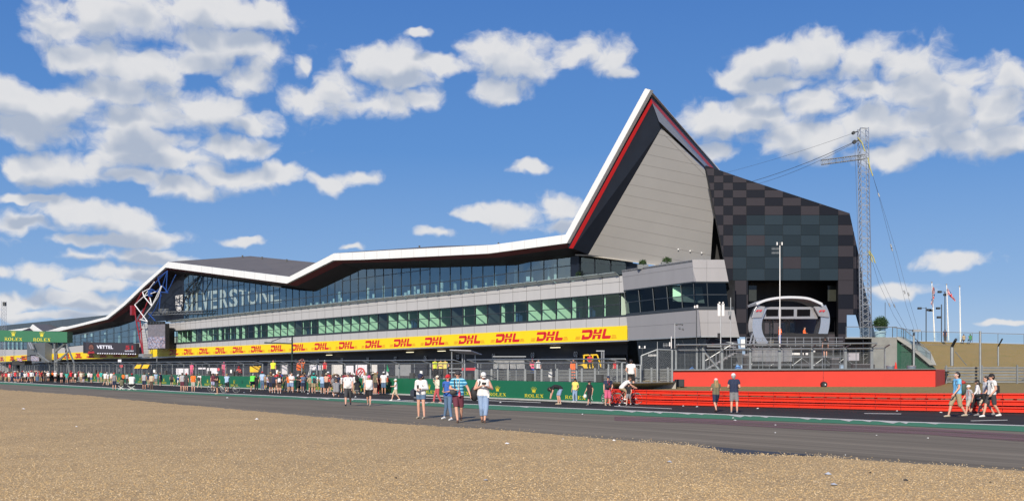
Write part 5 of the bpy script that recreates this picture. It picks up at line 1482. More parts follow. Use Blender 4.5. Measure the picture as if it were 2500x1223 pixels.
mb = MB(); mb.path([b0 + Vector((0, .2, .4)), b0 + Vector((.06, .42, .8)), b0 + Vector((.12, .5, 1.25))], .012, n=4); mb.build('cable', black_m, o)

# ------------------------------------------------------------------ pit-lane clutter seen through the fence
def board(px0, px1, py0, py1, Y, m, label, name='display_board', cat='board', frame=True, grp=None):
    q = P((px0 + px1) / 2, py1, Y); o = empty(name, Vector((q.x, q.y, ZA)), label, cat, grp)
    MB().slab([P(px0, py1, Y), P(px1, py1, Y), P(px1, py0, Y), P(px0, py0, Y)], (0, .06, 0)).build('panel', m, o)
    mb = MB()
    for x in (px0 + .6, px1 - .6): mb.tube(PZ(x, Y + .1, ZA), P(x, py0, Y + .1), .03, n=5)
    mb.build('frame', galv, o)
    return o
bw = mat('board_white', (.72, .70, .74), .5, 0, .04, 2)
board(842, 863, 892, 918, 100, bw, 'plain white board behind the fence left of the red emblem board')
hb = board(868, 896, 890, 920, 100, bw, 'white board with a large red round emblem behind the fence')
mb = MB(); cx_, cy_ = 880, 909
o_ = [(cx_ + 11.5 * math.cos(a), cy_ - 12 * math.sin(a)) for a in np.linspace(-.6, 3.8, 17)]; i_ = [(cx_ + 8.2 * math.cos(a), cy_ - 8.6 * math.sin(a)) for a in np.linspace(-.6, 3.8, 17)]
for k in range(16): mb.face([P(*i_[k], 99.95), P(*o_[k], 99.95), P(*o_[k + 1], 99.95), P(*i_[k + 1], 99.95)])
for pl in ([(872, 914), (875, 914), (884, 902), (881, 902)], [(878, 914), (881, 914), (888, 905), (885.5, 905)], [(876, 908.5), (885, 908.5), (885, 907), (877, 907)]): mb.face([P(x, y, 99.95) for x, y in pl])
mb.build('round_emblem', red_stripe, hb)
board(756, 792, 891, 903, 104, bw, 'long low white board behind the fence under garage nine')
board(688, 703, 891, 913, 102, bw, 'white board with a barred black pattern behind the fence by the lamp mast')
board(810, 836, 890, 914, 104, mat('board_cream', (.60, .58, .55), .5), 'cream board with a dark figure shape behind the fence')
board(430, 460, 899, 914, 150, bw, 'pale panel behind the fence left of the pink figures on the left')
board(484, 502, 897, 901, 150, bw, 'thin white sign strip behind the fence at left of centre')
board(505, 531, 898, 912, 140, bw, 'white slatted panel behind the fence near the left cyclists')
board(907, 921, 890, 917, 98, mat('board_cream', (.60, .58, .55)), 'narrow cream cabinet behind the fence right of the red emblem board', 'cabinet', 'cabinet')
board(965, 1003, 890, 917, 100, mat('grey_garage', (.22, .23, .24), .6), 'grey framed garage glazing behind the fence', 'garage_screen', 'screen')
board(288, 296, 877, 884, 178, bw, 'small white notice standing above the fence at far left')
for x0, x1, y0, y1, Y, lab in ((288, 291, 900, 907, 160, 'white notice sheet on the fence at far left'), (374, 379, 902, 909, 130, 'white notice sheet on the fence right of the yellow awnings'), (562, 566, 902, 910, 105, 'white notice sheet on the fence left of the orange marshals'), (674, 679, 903, 912, 94, 'white notice sheet on the fence left of the lamp mast'), (1025, 1031, 905, 913, 76, 'white notice sheet on the fence above the navy capped man'), (1339, 1348, 908, 920, 65.5, 'large white notice sheet on the fence right of the last crown')):
    mb = MB(); mb.slab([P(x0, y1, Y), P(x1, y1, Y), P(x1, y0, Y), P(x0, y0, Y)], (0, .02, 0)); tag(mb.build('notice_sheet', white_p), lab, 'notice', 'white notices on the fences')
yel = mat('yellow_cloth', (.85, .50, .01), .6, 0, .06, 2)
for (a, lab) in (([(327, 899), (341, 899), (345, 889.5), (334, 889.5)], 'left one of the two slanting yellow awnings behind the far fence'), ([(345, 899), (360, 899), (365, 889.5), (351, 889.5)], 'right one of the two slanting yellow awnings behind the far fence'), ([(610, 908), (630, 908), (637, 893), (610, 894)], 'broad yellow slatted awning behind the fence left of the lamp mast')):
    q = P(a[0][0], 905, 140); o = empty('yellow_awning', Vector((q.x, q.y, ZA)), lab, 'awning', 'yellow awnings behind the fence')
    MB().slab([P(x, y, 140 if a[0][0] < 600 else 108) for x, y in a], (0, .3, 0)).build('canopy', yel, o)
    mb = MB(); Y = 140.4 if a[0][0] < 600 else 108.4
    for x in (a[0][0] + 1, a[1][0] - 1): mb.tube(PZ(x, Y, ZA), P(x, a[3][1] + 2, Y), .05, n=5)
    mb.build('pole', galv, o)
def disc(px, py, r, Y, m, label, name='round_sign', cat='sign'):
    q = P(px, py, Y); o = empty(name, Vector((q.x, q.y, ZA)), label, cat)
    R_ = r / FPX * Y; mb = MB(); mb.tube(q, q + Vector((0, .05, 0)), R_, n=18); mb.build('disc', m, o)
    mb = MB(); mb.tube(Vector((q.x, q.y + .08, ZA)), q + Vector((0, .08, 0)), .03, n=5); mb.build('pole', galv, o)
disc(296, 893, 4.2, 170, mat('sign_red', (.5, .05, .06), .5), 'dull red round sign behind the fence left of the yellow awnings')
disc(533, 901.5, 3.6, 130, mat('sign_red2', (.65, .05, .08), .5), 'bright red round sign above the left cyclist')
# ladder
o = empty('step_ladder', PZ(756, 97, ZA), 'white step ladder leaning behind the fence under garage nine', 'ladder')
for a, c in (((752, 916), (761, 890)), ((756, 916), (765, 890))):
    mb = MB(); mb.tube(P(*a, 97), P(*c, 97.4), .04, n=5); mb.build('rail', white_p, o)
mb = MB()
for i in range(7): t = (i + .5) / 7; mb.tube(P(lerp(752, 761, t), lerp(916, 890, t), 97 + .4 * t), P(lerp(756, 765, t), lerp(916, 890, t), 97 + .4 * t), .03, n=4)
mb.build('rungs', white_p, o)
# open shelter with pale roof
o = empty('pit_shelter', P(1140, 905, 84) * 1, 'open shelter with sloping pale corrugated roof on thin posts in the pit lane', 'shelter'); o.location.z = ZA
mb = MB(); mb.slab([P(1098, 855, 84), P(1150, 857, 81), P(1176, 866, 84), P(1126, 863.5, 88)], (0, 0, .08)); mb.build('roof', mat('pale_roof', (.55, .56, .57), .5, .2, .1, 4), o)
for x, y in ((1103, 858), (1129, 864), (1134, 864), (1160, 866)): mb = MB(); mb.tube(PZ(x, 84, ZA), P(x, y, 84), .05, n=5); mb.build('post', galv_light, o)
for y in (900, 909): mb = MB(); mb.tube(P(1096, y, 84), P(1130, y, 84), .04, n=5); mb.build('rail', galv_light, o)
mb = MB(); mb.slab([P(1127, 904, 82), P(1161, 904, 82), P(1161, 897.5, 82), P(1127, 897.5, 82)], (0, .3, 0)); tag(mb.build('red_counter', mat('counter_red', (.45, .03, .05), .6)), 'low red counter under the pale shelter roof', 'counter')
# louvred grey pit wall stand
o = empty('pit_wall_stand', PZ(1243, 86, ZA), 'pit wall stand wrapped in grey corrugated sheeting beside the open shelter', 'stand')
for x0, x1 in ((1205, 1243), (1246, 1282)):
    mb = MB(); n = 13
    for i in range(n):
        a, c = lerp(x0, x1, i / n), lerp(x0, x1, (i + .6) / n); mb.slab([P(a, 900, 85), P(c, 900, 85), P(c + (2 if x0 < 1240 else -2), 871, 85), P(a + (2 if x0 < 1240 else -2), 871, 85)], (0, .1, 0))
    mb.slab([P(x0, 900, 85.2), P(x1, 900, 85.2), P(x1, 871, 85.2), P(x0, 871, 85.2)], (0, .1, 0), 1)
    mb.build('side_panel', [mat('louvre', (.44, .45, .46), .5, .3, .2, 3), galv_dark], o)
mb = MB(); mb.slab([P(1203, 871, 84.5), P(1284, 871, 84.5), P(1284, 869, 84.5), P(1203, 869, 84.5)], (0, 2.5, 0)); mb.build('roof', galv_light, o)
for x in (1208, 1245, 1280): mb = MB(); mb.tube(PZ(x, 85.5, ZA), P(x, 872, 85.5), .05, n=5); mb.build('post', galv_light, o)
# forklift
o = empty('forklift', PZ(1432, 88, ZA), 'yellow telescopic forklift parked in the dark garage opening', 'forklift')
fy = mat('forklift_yellow', (.80, .52, .02), .4, 0, .06, 3)
def bx(mb, x0, x1, y0, y1, Y0, Y1, mi=0): mb.box8([P(x0, y1, Y0), P(x1, y1, Y0), P(x1, y1, Y0) + Vector((0, Y1 - Y0, 0)), P(x0, y1, Y0) + Vector((0, Y1 - Y0, 0)), P(x0, y0, Y0), P(x1, y0, Y0), P(x1, y0, Y0) + Vector((0, Y1 - Y0, 0)), P(x0, y0, Y0) + Vector((0, Y1 - Y0, 0))], mi)
mb = MB(); mb.slab([P(1406, 899, 88), P(1408, 892, 88), P(1424, 888.5, 88), P(1446, 888, 88), P(1452, 899, 88)], (0, 1.5, 0)); bx(mb, 1452, 1468, 893, 899, 88, 89.5); mb.build('body', fy, o, bevel=.03)
mb = MB()
for pts in ([(1425, 889), (1426, 867), (1458, 866), (1467, 893)], [(1446, 889), (1447, 867)]):
    for Y in (88.1, 89.4): mb.path([P(x, y, Y) for x, y in pts], .07, n=5)
bx(mb, 1425, 1459, 865.5, 867.5, 88.1, 89.4); mb.build('cab_frame', fy, o)
mb = MB(); mb.slab([P(1448, 896, 88.05), P(1462, 896, 88.05), P(1459, 878, 88.05), P(1448, 878, 88.05)], (0, .05, 0)); mb.build('cab_door', black_m, o)
for x in (1416, 1458):
    mb = MB(); q = P(x, 901, 87.9); mb.tube(q, q + Vector((0, .35, 0)), .36, n=16); mb.build('wheel', black_m, o)
mb = MB(); bx(mb, 1436, 1444, 874, 880, 88.6, 89.0); mb.build('seat', mat('seat_red', (.5, .03, .03), .6), o)
mb = MB(); mb.tube(P(1469, 899, 88.3), P(1469, 857, 88.3), .06, n=5); mb.tube(P(1474, 899, 88.3), P(1474, 857, 88.3), .06, n=5); bx(mb, 1456, 1476, 855, 857.5, 88.2, 88.6); mb.build('mast', galv_light, o)

# tall lamp mast with long arm
Yp = wY(713) + 2.0
o = empty('lamp_mast', PZ(713, Yp, ZA), 'tall dark green mast with long horizontal arm over the pit lane', 'mast')
mg = mat('mast_green', (.012, .03, .03), .5, .2, .1, 2)
mb = MB(); mb.tube(PZ(713, Yp, ZA), P(713.5, 818, Yp), .10, .07, n=8); mb.build('pole', mg, o)
mb = MB(); mb.slab([P(645, 838, Yp), P(713, 840, Yp), P(713, 837, Yp), P(645, 834.5, Yp)], (0, .18, 0)); mb.build('arm', mg, o)
mb = MB(); mb.path([P(713, 820, Yp), P(690, 823, Yp), P(662, 834, Yp)], .035, n=5); mb.build('stay', mg, o)
mb = MB(); mb.ball(P(709, 829, Yp), .09); mb.build('camera_dome', white_p, o)

# ------------------------------------------------------------------ lattice towers, cables
TW = empty('lattice_tower', P(2108, 905, 101), 'tall silver lattice tower with a short horizontal arm in front of the chequered wall', 'tower'); TW.location.z = PLT
mb = MB(); truss(mb, PZ(2115, 101, PLT), P(2107, 314, 101), .80, 44, .045); mb.build('lattice_mast', mat('alu', (.52, .54, .56), .35, .75, .1, 3), TW)
mb = MB(); mb.path([P(2097, 319, 101), P(2103, 313, 101), P(2118, 314, 101)], .05); mb.build('top_frame', galv_light, TW)
mb = MB(); truss(mb, P(2006, 397, 100.6), P(2113, 383, 100.6), .42, 18, .03); mb.build('lattice_arm', galv, TW)
for x, y, r in ((2083.5, 325, 5.5), (2086, 347, 6.5)):
    mb = MB(); q = P(x, y, 101); mb.tube(q + Vector((0, -.12, 0)), q + Vector((0, .12, 0)), r / FPX * 92 * .8, n=12); mb.tube(q + Vector((.1, 0, .05)), q + Vector((.45, 0, .15)), .05); mb.build('pulley', dark_metal, TW)
sling = mat('sling', (.42, .40, .12), .7, 0, .15, 5)
for pts in ([(2094, 336), (2104, 348), (2112, 370)], [(2119, 385), (2124, 410), (2131, 430)], [(2120, 615), (2126, 625), (2130, 640)], [(2122, 612), (2132, 628), (2137, 642)]):
    mb = MB(); mb.path([P(x, y, 100.4) for x, y in pts], .06, n=5); mb.build('sling', sling, TW)
def cable(label, pts, r, m, grp='cables of the lattice tower'):
    mb = MB(); mb.path([P(*p_) for p_ in pts], r, n=4); tag(mb.build('steel_cable', m), label, 'cable', grp)
def sag(a, c, s, n=10): return [(lerp(a[0], c[0], i / n), lerp(a[1], c[1], i / n) + s * 4 * (i / n) * (1 - i / n), lerp(a[2], c[2], i / n)) for i in range(n + 1)]
cm = mat('cable_m', (.10, .11, .13), .5, .3, .1, 2)
cable('thin cable from the upper pulley down leftwards behind the chequered wall', sag((2082, 326, 101), (1700, 440, 140), 6), .014, cm)
cable('upper of two close cables from the lower pulley towards the chequered wall top', sag((2083, 348, 101), (1730, 470, 140), 12), .028, cm)
cable('lower of two close cables from the lower pulley towards the chequered wall top', sag((2083, 350, 101), (1738, 474, 140), 18), .018, cm)
cable('vertical hoist cable hanging left of the lattice tower', [(2087, 350, 100), (2094, 560, 100), (2101, 880, 100)], .016, cm)
cable('vertical cable hanging right of the lattice tower', [(2120, 400, 100), (2126, 600, 100), (2130, 900, 100)], .016, cm)
cable('long guy line from the tower arm down to the bank, left of the pair', [(2131, 430, 100.4), (2143, 470, 102), (2175, 595, 104), (2212, 745, 104), (2234, 812, 107)], .013, cm)
cable('long guy line from the tower arm down to the bank, right of the pair', [(2131, 430, 100.4), (2147, 480, 102), (2190, 620, 104), (2222, 740, 104), (2243, 812, 107)], .013, cm)
cable('short guy line from the middle of the tower, left of the pair', [(2130, 640, 100.4), (2145, 690, 102), (2182, 770, 104), (2205, 806, 100)], .013, cm)
cable('short guy line from the middle of the tower, right of the pair', [(2137, 642, 100.4), (2152, 680, 102), (2180, 740, 104), (2215, 806, 100)], .013, cm)
for i, (x, y) in enumerate(((2144, 472), (2174, 596), (2176, 604), (2207, 709), (2217, 714), (2170, 740), (2182, 742))):
    q = P(x, y, lerp(101, 106, (y - 470) / 280)); mb = MB(); mb.tube(q, q + Vector((.12, 0, -.35)), .07, n=6)
    tag(mb.build('turnbuckle', galv_light), ['shackle high on the guy lines below the tower arm', 'upper of two shackles halfway down the long guy line', 'lower of two shackles halfway down the long guy line', 'shackle low on the long guy lines, the left one', 'shackle low on the long guy lines, the right one', 'shackle on the short guy lines, the left one', 'shackle on the short guy lines, the right one'][i], 'shackle', 'shackles on the guy lines')
T2_ = empty('lattice_tower', P(8, 905, 330), 'distant pale lattice tower at the far left edge above the start gantry', 'tower'); T2_.location.z = ZA
mb = MB(); truss(mb, PZ(7, 330, ZA), P(10, 735, 330), 1.1, 22, .04); mb.build('lattice_mast', mat('alu_far', (.35, .37, .42), .5, .4, .1, 1), T2_)
mb = MB(); mb.box(P(11, 742, 329), (.8, .8, 1.2)); mb.build('pulley', dark_metal, T2_)

# antenna poles near the pavilion
def pole(px, ytop, ybot, Y, r, label, m, extras, name='antenna_mast', cat='antenna mast'):
    o = empty(name, P(px, ybot, Y), label, cat, 'antenna poles before the pavilion')
    mb = MB(); mb.tube(P(px, ybot, Y), P(px, ytop, Y), r, r * .8, n=6); mb.build('pole', m, o)
    for nm, fn_, mm_ in extras:
        mb = MB(); fn_(mb); mb.build(nm, mm_, o)
def ant_box(x, y, w, h, Y): return lambda mb: mb.box(P(x, y, Y - .1), (w / FPX * Y, .12, h / FPX * Y))
def yagi(x, y, Y, n=6, d=1, step=3.2, h=3.4):
    def f(mb):
        mb.tube(P(x, y, Y), P(x - d * n * step, y + 1, Y), .018, n=4)
        for i in range(n): mb.tube(P(x - d * (i + .6) * step, y - h, Y), P(x - d * (i + .6) * step, y + h, Y), .014, n=4)
    return f
pole(1904, 592, 880, 80, .04, 'tallest white mast standing in front of the podium and chequered wall', white_p, [('antenna', ant_box(1897, 595, 2.5, 7, 80), white_p), ('antenna', ant_box(1909, 595, 2.5, 7, 80), white_p), ('yagi_antenna', yagi(1903, 607, 80, 6), galv), ('yagi_antenna', yagi(1903, 617, 80, 6), galv), ('top_cap', ant_box(1904, 594, 4, 6, 80), dark_metal)])
pole(1759.5, 745, 845, 82, .05, 'mast carrying two tall white panel antennas before the pavilion', galv_light, [('panel_antenna', ant_box(1755, 756, 6, 30, 82), white_p), ('panel_antenna', ant_box(1765, 756, 6, 30, 82), white_p), ('loudspeaker_box', ant_box(1755, 819, 6, 12, 82), black_m), ('antenna', ant_box(1756.5, 740, 3, 6, 82), white_p), ('antenna', ant_box(1765, 740, 3, 6, 82), white_p)])
pole(1784, 726, 848, 82, .03, 'thin grey mast with a cluster of small fittings right of the panel antennas', galv_light, [('bracket', ant_box(1782, 764, 8, 9, 82), galv), ('bracket', ant_box(1782, 775, 4, 8, 82), dark_metal)])
pole(1700.5, 750, 845, 82, .04, 'dark pole with two tiny white cameras at its top before the pavilion corner', dark_metal, [('camera', ant_box(1696, 749, 3, 6, 82), white_p), ('camera', ant_box(1702, 748, 4, 7, 82), white_p), ('base_cable', lambda mb: mb.tube(P(1665, 830, 82), P(1690, 890, 82), .02), dark_metal)])
pole(1647.5, 789, 850, 82, .035, 'grey pole with four horn shaped speakers left of the pavilion corner', galv_light, [('horn', lambda mb: mb.tube(P(1648, 792, 82), P(1667, 792, 82), .03), dark_metal)] + [('horn', (lambda x, y: (lambda mb: mb.tube(P(x - 3, y, 82), P(x + 2, y, 82), .03, .13, n=8)))(x, y), galv_dark) for x, y in ((1651, 791), (1665, 791), (1659, 801), (1667, 803))])
pole(1639, 821, 850, 82, .04, 'short white rod antenna with side elements above the tall mesh gate', white_p, [('yagi_antenna', yagi(1640, 842, 82, 6, 1, 3.6, 5), galv_light), ('antenna', ant_box(1635, 840, 2.5, 10, 82), white_p)])
pole(1568, 844, 868, 67, .025, 'small pole with a pair of white cameras on the low gate frame', dark_metal, [('camera', ant_box(1561, 847, 3, 6, 67), white_p), ('camera', ant_box(1574, 847, 3, 6, 67), white_p), ('bracket', lambda mb: mb.tube(P(1561, 850, 67), P(1575, 850, 67), .02), galv)])
pole(1605, 834, 853, 67, .02, 'little aerial with crossed elements on top of the tall mesh gate post', galv_light, [('yagi_antenna', yagi(1603, 867, 67, 6, 1, 3.4, 3), white_p)])
pole(383, 870, 884, 150, .07, 'small lamp on a short pole above the far fence below the big screen', galv, [('lamp', ant_box(383, 871, 4.5, 4, 150), galv_dark)], 'pole_lamp', 'lamp')

# ------------------------------------------------------------------ screens, start gantry, coloured truss
BS = empty('video_screen', FP(382, 852, 3), 'large upright video screen showing a crowd scene on the facade end', 'screen'); 
mb = MB(); q = [FP(360, 852.5, 3), FP(404, 851, 3), FP(404, 789.5, 3), FP(360, 791, 3)]; mb.slab([p_ - NN * .06 for p_ in q], -NN * .8); mb.build('cabinet', black_m, BS)
m = bpy.data.materials.new('screen_crowd'); m.use_nodes = True; t = m.node_tree; b_ = t.nodes['Principled BSDF']
uv = t.nodes.new('ShaderNodeUVMap'); vo = t.nodes.new('ShaderNodeTexVoronoi'); vo.inputs['Scale'].default_value = 26; t.links.new(uv.outputs[0], vo.inputs['Vector'])
sp_ = t.nodes.new('ShaderNodeSeparateColor'); t.links.new(vo.outputs['Color'], sp_.inputs[0])
c1 = ramp(t, sp_.outputs[0], [(0, (.10, .10, .16)), (.35, (.30, .28, .40)), (.6, (.55, .35, .35)), (.8, (.65, .62, .75)), (1, (.30, .40, .65))])
sx = t.nodes.new('ShaderNodeSeparateXYZ'); t.links.new(uv.outputs[0], sx.inputs[0])
c2 = ramp(t, sx.outputs[1], [(0, (1, 1, 1)), (.46, (1, 1, 1)), (.52, (0, 0, 0)), (1, (0, 0, 0))])
c3 = mixc_(t, c2, mixc_(t, .15, (.20, .18, .20), c1), c1)
t.links.new(c3, b_.inputs['Emission Color']); b_.inputs['Emission Strength'].default_value = .85; b_.inputs['Base Color'].default_value = (.03, .03, .03, 1); b_.inputs['Roughness'].default_value = .6
mb = MB(); mb.face([FP(361, 850.5, 3.02), FP(403, 849.5, 3.02), FP(403, 791, 3.02), FP(361, 792.5, 3.02)], 0, [(0, 0), (.7, 0), (.7, 1), (0, 1)]); mb.build('display', m, BS)
mb = MB()
for x in range(364, 405, 7): mb.box(FP(x, 788.5 - (x - 364) * .04, 2.8), (.8, .6, .5), 0, ND, NN)
mb.build('rigging', dark_metal, BS)
mb = MB(); mb.slab([FP(405.5, 851, 1.5), FP(413, 850, 1.5), FP(413, 800, 1.5), FP(405.5, 801, 1.5)], -NN * 1.2); mb.build('side_cabinet', black_m, BS)
LB = empty('led_board', FP(270, 868, 2), 'wide dark digital board with a white name, red number and portrait', 'screen')
mb = MB(); mb.slab([FP(203, 862, 2), FP(333, 865, 2), FP(333, 838, 2), FP(203, 834.5, 2)], -NN * .7); mb.build('cabinet', mat('led_dark', (.02, .016, .02), .5), LB)
def bface(mb, pl, mi=0, off=2.03): mb.face([FP(x, y, off) for x, y in pl], mi)
ledw = mat('led_white', (.5, .5, .55), .5, emis=(.75, .75, .85), es=.8); ledr = mat('led_red', (.2, .01, .01), .5, emis=(.45, .02, .03), es=.5); ledbg = mat('led_bg', (.025, .02, .024), .5, emis=(.03, .022, .026), es=.6)
mb = MB(); bface(mb, [(209, 861.5), (332, 864), (332, 838.5), (209, 835.2)]); mb.build('display', ledbg, LB)
pl, w = text_polys('VETTEL', 1, 1, .02); mb = MB()
for q in pl: bface(mb, [(236 + x / w * 40, 850 + (x / w) * .9 - y * 11) for x, y in q], 0, 2.06)
mb.build('board_lettering', ledw, LB)
pl, w = text_polys('51', 1, 1, .04); mb = MB()
for q in pl: bface(mb, [(306 + x / w * 19, 853 - y * 14) for x, y in q], 0, 2.06)
mb.build('board_number', ledr, LB)
pl, w = text_polys('RACE WINS', 1, 1, .02); mb = MB()
for q in pl: bface(mb, [(305 + x / w * 21, 857.5 - y * 3.4) for x, y in q], 0, 2.06)
mb.build('board_small_lettering', ledw, LB)
mb = MB()
for i in range(17):
    x = 237 + i * 5.7; bface(mb, [(x, 863.3 + i * .1), (x + 3, 863.4 + i * .1), (x + 4.3, 861.3 + i * .1), (x + 1.3, 861.2 + i * .1)], 0, 2.06)
mb.build('checker_strip', ledw, LB)
fskin = mat('led_skin', (.08, .03, .02), .6, emis=(.22, .085, .06), es=.7); fhair = mat('led_hair', (.02, .01, .01), .6, emis=(.03, .015, .012), es=.5)
mb = MB()
def oval(cx, cy, rx, ry, mi, off): bface(mb, [(cx + rx * math.cos(a), cy + ry * math.sin(a)) for a in np.linspace(0, 2 * math.pi, 17)[:-1]], mi, off)
bface(mb, [(214, 862), (231, 862), (229, 857), (216, 857)], 2, 2.04)
oval(222.5, 847, 7, 9.5, 1, 2.05); oval(222.5, 849, 5.8, 8.2, 0, 2.07); oval(222.3, 854.5, 4.6, 3.6, 1, 2.08); oval(222.3, 853.8, 2.6, 1.2, 0, 2.09)
for x in (219.8, 225): oval(x, 847, 1.2, .6, 1, 2.09)
bface(mb, [(221.8, 847.5), (222.8, 847.5), (223.3, 851), (221.4, 851)], 1, 2.09)
mb.build('portrait', [fskin, fhair, ledr], LB)

GA = empty('start_gantry', PZ(150, 200, 0), 'green advertising gantry with gold crowns spanning from the left on grey truss legs', 'gantry')
GY = 200
mb = MB(); mb.box8([P(-420, 826, GY), P(164, 836, GY), P(164, 836, GY) + Vector((0, 2.5, 0)), P(-420, 826, GY) + Vector((0, 2.5, 0)), P(-420, 795, GY), P(164, 810, GY), P(164, 810, GY) + Vector((0, 2.5, 0)), P(-420, 795, GY) + Vector((0, 2.5, 0))]); mb.build('beam', rolex_green, GA)
for x0, x1, yb, ht in ((11, 54, 831, 8), (81, 123, 832.6, 8)):
    mb = MB()
    def fn(u, v): return P(lerp(x0, x1, u), yb + u * .6 - v * 42 * .84, GY - .03)
    rolex(mb, fn); mb.build('beam_lettering', rolex_gold, GA)
mb = MB()
for a, c in (((133, 836), (134, 886)), ((161, 836), (181, 886)), ((134, 860), (161, 836)), ((134, 886), (168, 858)), ((96, 870), (121, 884)), ((88, 868), (100, 871)), ((145, 880), (170, 855)), ((120, 884), (92, 862))):
    mb.tube(P(*a, GY + .6), P(*c, GY + .6), .18, n=6)
for Y in (GY + 2.2,):
    mb.tube(P(138, 836, Y), PZ(139, Y, 0), .18, n=6); mb.tube(P(158, 836, Y), PZ(172, Y, 0), .18, n=6)
mb.tube(P(134, 886, GY + .6), PZ(134, GY + .6, 0), .18, n=6); mb.tube(P(181, 886, GY + .6), PZ(184, GY + .6, 0), .18, n=6)
mb.build('truss_leg', galv, GA)
mb = MB(); mb.tube(P(30, 880, GY), P(72, 868, GY), .08, n=5); mb.build('arm', dark_metal, GA)
# second smaller screens and dark hospitality box under the gantry
o = empty('video_screen', P(85, 882, 205), 'small bright video screen beneath the green start gantry', 'screen')
mb = MB(); mb.slab([P(73, 882, 205), P(98, 882, 205), P(98, 866, 205), P(73, 866, 205)], (0, .5, 0)); mb.build('cabinet', black_m, o)
mb = MB(); mb.face([P(75, 881, 204.9), P(95, 881, 204.9), P(95, 868, 204.9), P(75, 868, 204.9)], 0, [(0, 0), (.4, 0), (.4, .4), (0, .4)]); mb.build('display', m if False else bpy.data.materials['screen_crowd'], o)
o = empty('viewing_box', PZ(44, 200, 0), 'black timing box on a stand in front of the far yellow band', 'box'); mb = MB(); bx(mb, 29, 60, 880, 890.5, 200, 203); mb.build('box_body', black_m, o); mb = MB(); mb.tube(PZ(44, 201.5, 0), P(44, 890, 201.5), .3); mb.build('post', dark_metal, o)
o = empty('winners_stand', FP(95, 870, 8), 'dark grey far building block with pale struts seen under the start gantry', 'building'); o.location.z = 0
mb = MB(); mb.slab([FP(66, 888, 2), FP(110, 884, 2), FP(110, 836, 2), FP(66, 838, 2)], -NN * 2, 0); mb.build('wall', galv_dark, o)
for x in (70, 75): mb = MB(); mb.tube(FP(x, 836, 3), FP(x + 8, 853, 3), .3, n=6); mb.build('strut', galv_light, o)

TR = empty('steel_truss', FP(358, 870, 4), 'tall tubular steel truss painted red, white and blue under the roof edge', 'truss'); TR.location.z = 0
def z3(x, y): return (x / 3.058, 600 + y / 3.058)
redt = mat('tube_red', (.27, .02, .03), .4, 0, .08, 1); whit = mat('tube_white', (.80, .80, .82), .4, 0, .04, 1); blut = mat('tube_blue', (.02, .07, .28), .4, 0, .1, 1)
def tset(name, segs, m_, r, oa=3.2):
    mb = MB()
    for a, c in segs: mb.tube(FP(*z3(*a), oa), FP(*z3(*c), oa), r, n=8)
    mb.build(name, m_, TR)
tset('red_tubes', [((1070, 818), (1018, 565)), ((1018, 565), (1008, 490)), ((1008, 490), (1010, 440)), ((1010, 440), (1058, 350)), ((1070, 818), (1046, 560)), ((1016, 430), (1080, 372)), ((1046, 560), (1120, 372)), ((1030, 560), (1074, 470)), ((1018, 565), (1046, 560)), ((1040, 640), (1060, 620))], redt, .15)
mb = MB(); q = FP(*z3(993, 482), 3.5); mb.box(q, (1.1, 1, 2.2), 0, ND, NN); mb.build('red_node', redt, TR)
mb = MB(); q = FP(*z3(1120, 352), 3.5); mb.box(q, (.7, .8, 1.5), 0, ND, NN); mb.build('blue_node', blut, TR)
tset('white_tubes', [((1101, 565), (1006, 440)), ((1006, 440), (1075, 378)), ((1075, 378), (1152, 270)), ((1046, 549), (1101, 565)), ((1075, 378), (1065, 345)), ((1065, 345), (1120, 318)), ((1075, 378), (1134, 450)), ((1134, 450), (1116, 372)), ((1134, 450), (1205, 300)), ((1060, 545), (1134, 450)), ((1134, 450), (1180, 380)), ((1180, 380), (1207, 305)), ((1075, 378), (1160, 345))], whit, .12, 3.4)
tset('blue_tubes', [((1120, 318), (1250, 188)), ((1120, 318), (1165, 342)), ((1165, 342), (1215, 300)), ((1215, 300), (1252, 345)), ((1250, 188), (1240, 345)), ((1180, 240), (1200, 312)), ((1252, 345), (1312, 218)), ((1205, 370), (1160, 470)), ((1160, 470), (1110, 545)), ((1165, 342), (1255, 350)), ((1205, 300), (1190, 470)), ((1180, 240), (1250, 188)), ((1215, 300), (1250, 188)), ((1160, 560), (1110, 505))], blut, .12)
mb = MB(); q = FP(*z3(1086, 816), 4.0); mb.box(q, (3.0, 2.0, .6), 0, ND, NN); mb.build('base_shoe', galv_light, TR)

# ------------------------------------------------------------------ right side: block, stairs, bank, balustrade, flags
BK = empty('concrete_block', PZ(2170, 98, ZS), 'weathered grey concrete platform block with green side hoarding and sloping stair wall', 'building')
mb = MB(); mb.box8([P(2128, 905, 98), P(2190, 905, 98), PZ(2200, 112, ZS), PZ(2085, 112, ZS), P(2128, 823, 98), P(2190, 823, 98), PZ(2190, 112, P(0, 823, 98).z), PZ(2085, 112, P(0, 823, 98).z)])
mb.build('concrete_wall', mat('block_conc', (.23, .235, .22), .9, 0, .22, .8, .3, 6), BK)
mb = MB(); mb.box8([P(2064, 826, 98), P(2128, 826, 98), PZ(2100, 112, P(0, 826, 98).z), PZ(2064, 112, P(0, 826, 98).z), P(2064, 823, 98), P(2128, 823, 98), PZ(2100, 112, P(0, 823, 98).z), PZ(2064, 112, P(0, 823, 98).z)]); mb.slab([P(2064, 905, 101), P(2128, 905, 101), P(2128, 826, 101), P(2064, 826, 101)], (0, .2, 0), 1); mb.build('terrace_slab', [mat('block_conc3', (.26, .265, .25), .9), black_m], BK)
mb = MB(); mb.slab([P(2172, 905, 98.2), P(2290, 905, 98.2), P(2276, 890, 98.2), P(2190, 823, 98.2), P(2172, 823, 98.2)], (0, .3, 0)); mb.build('green_hoarding', mat('hoarding', (.012, .075, .045), .6, 0, .15, 1), BK)
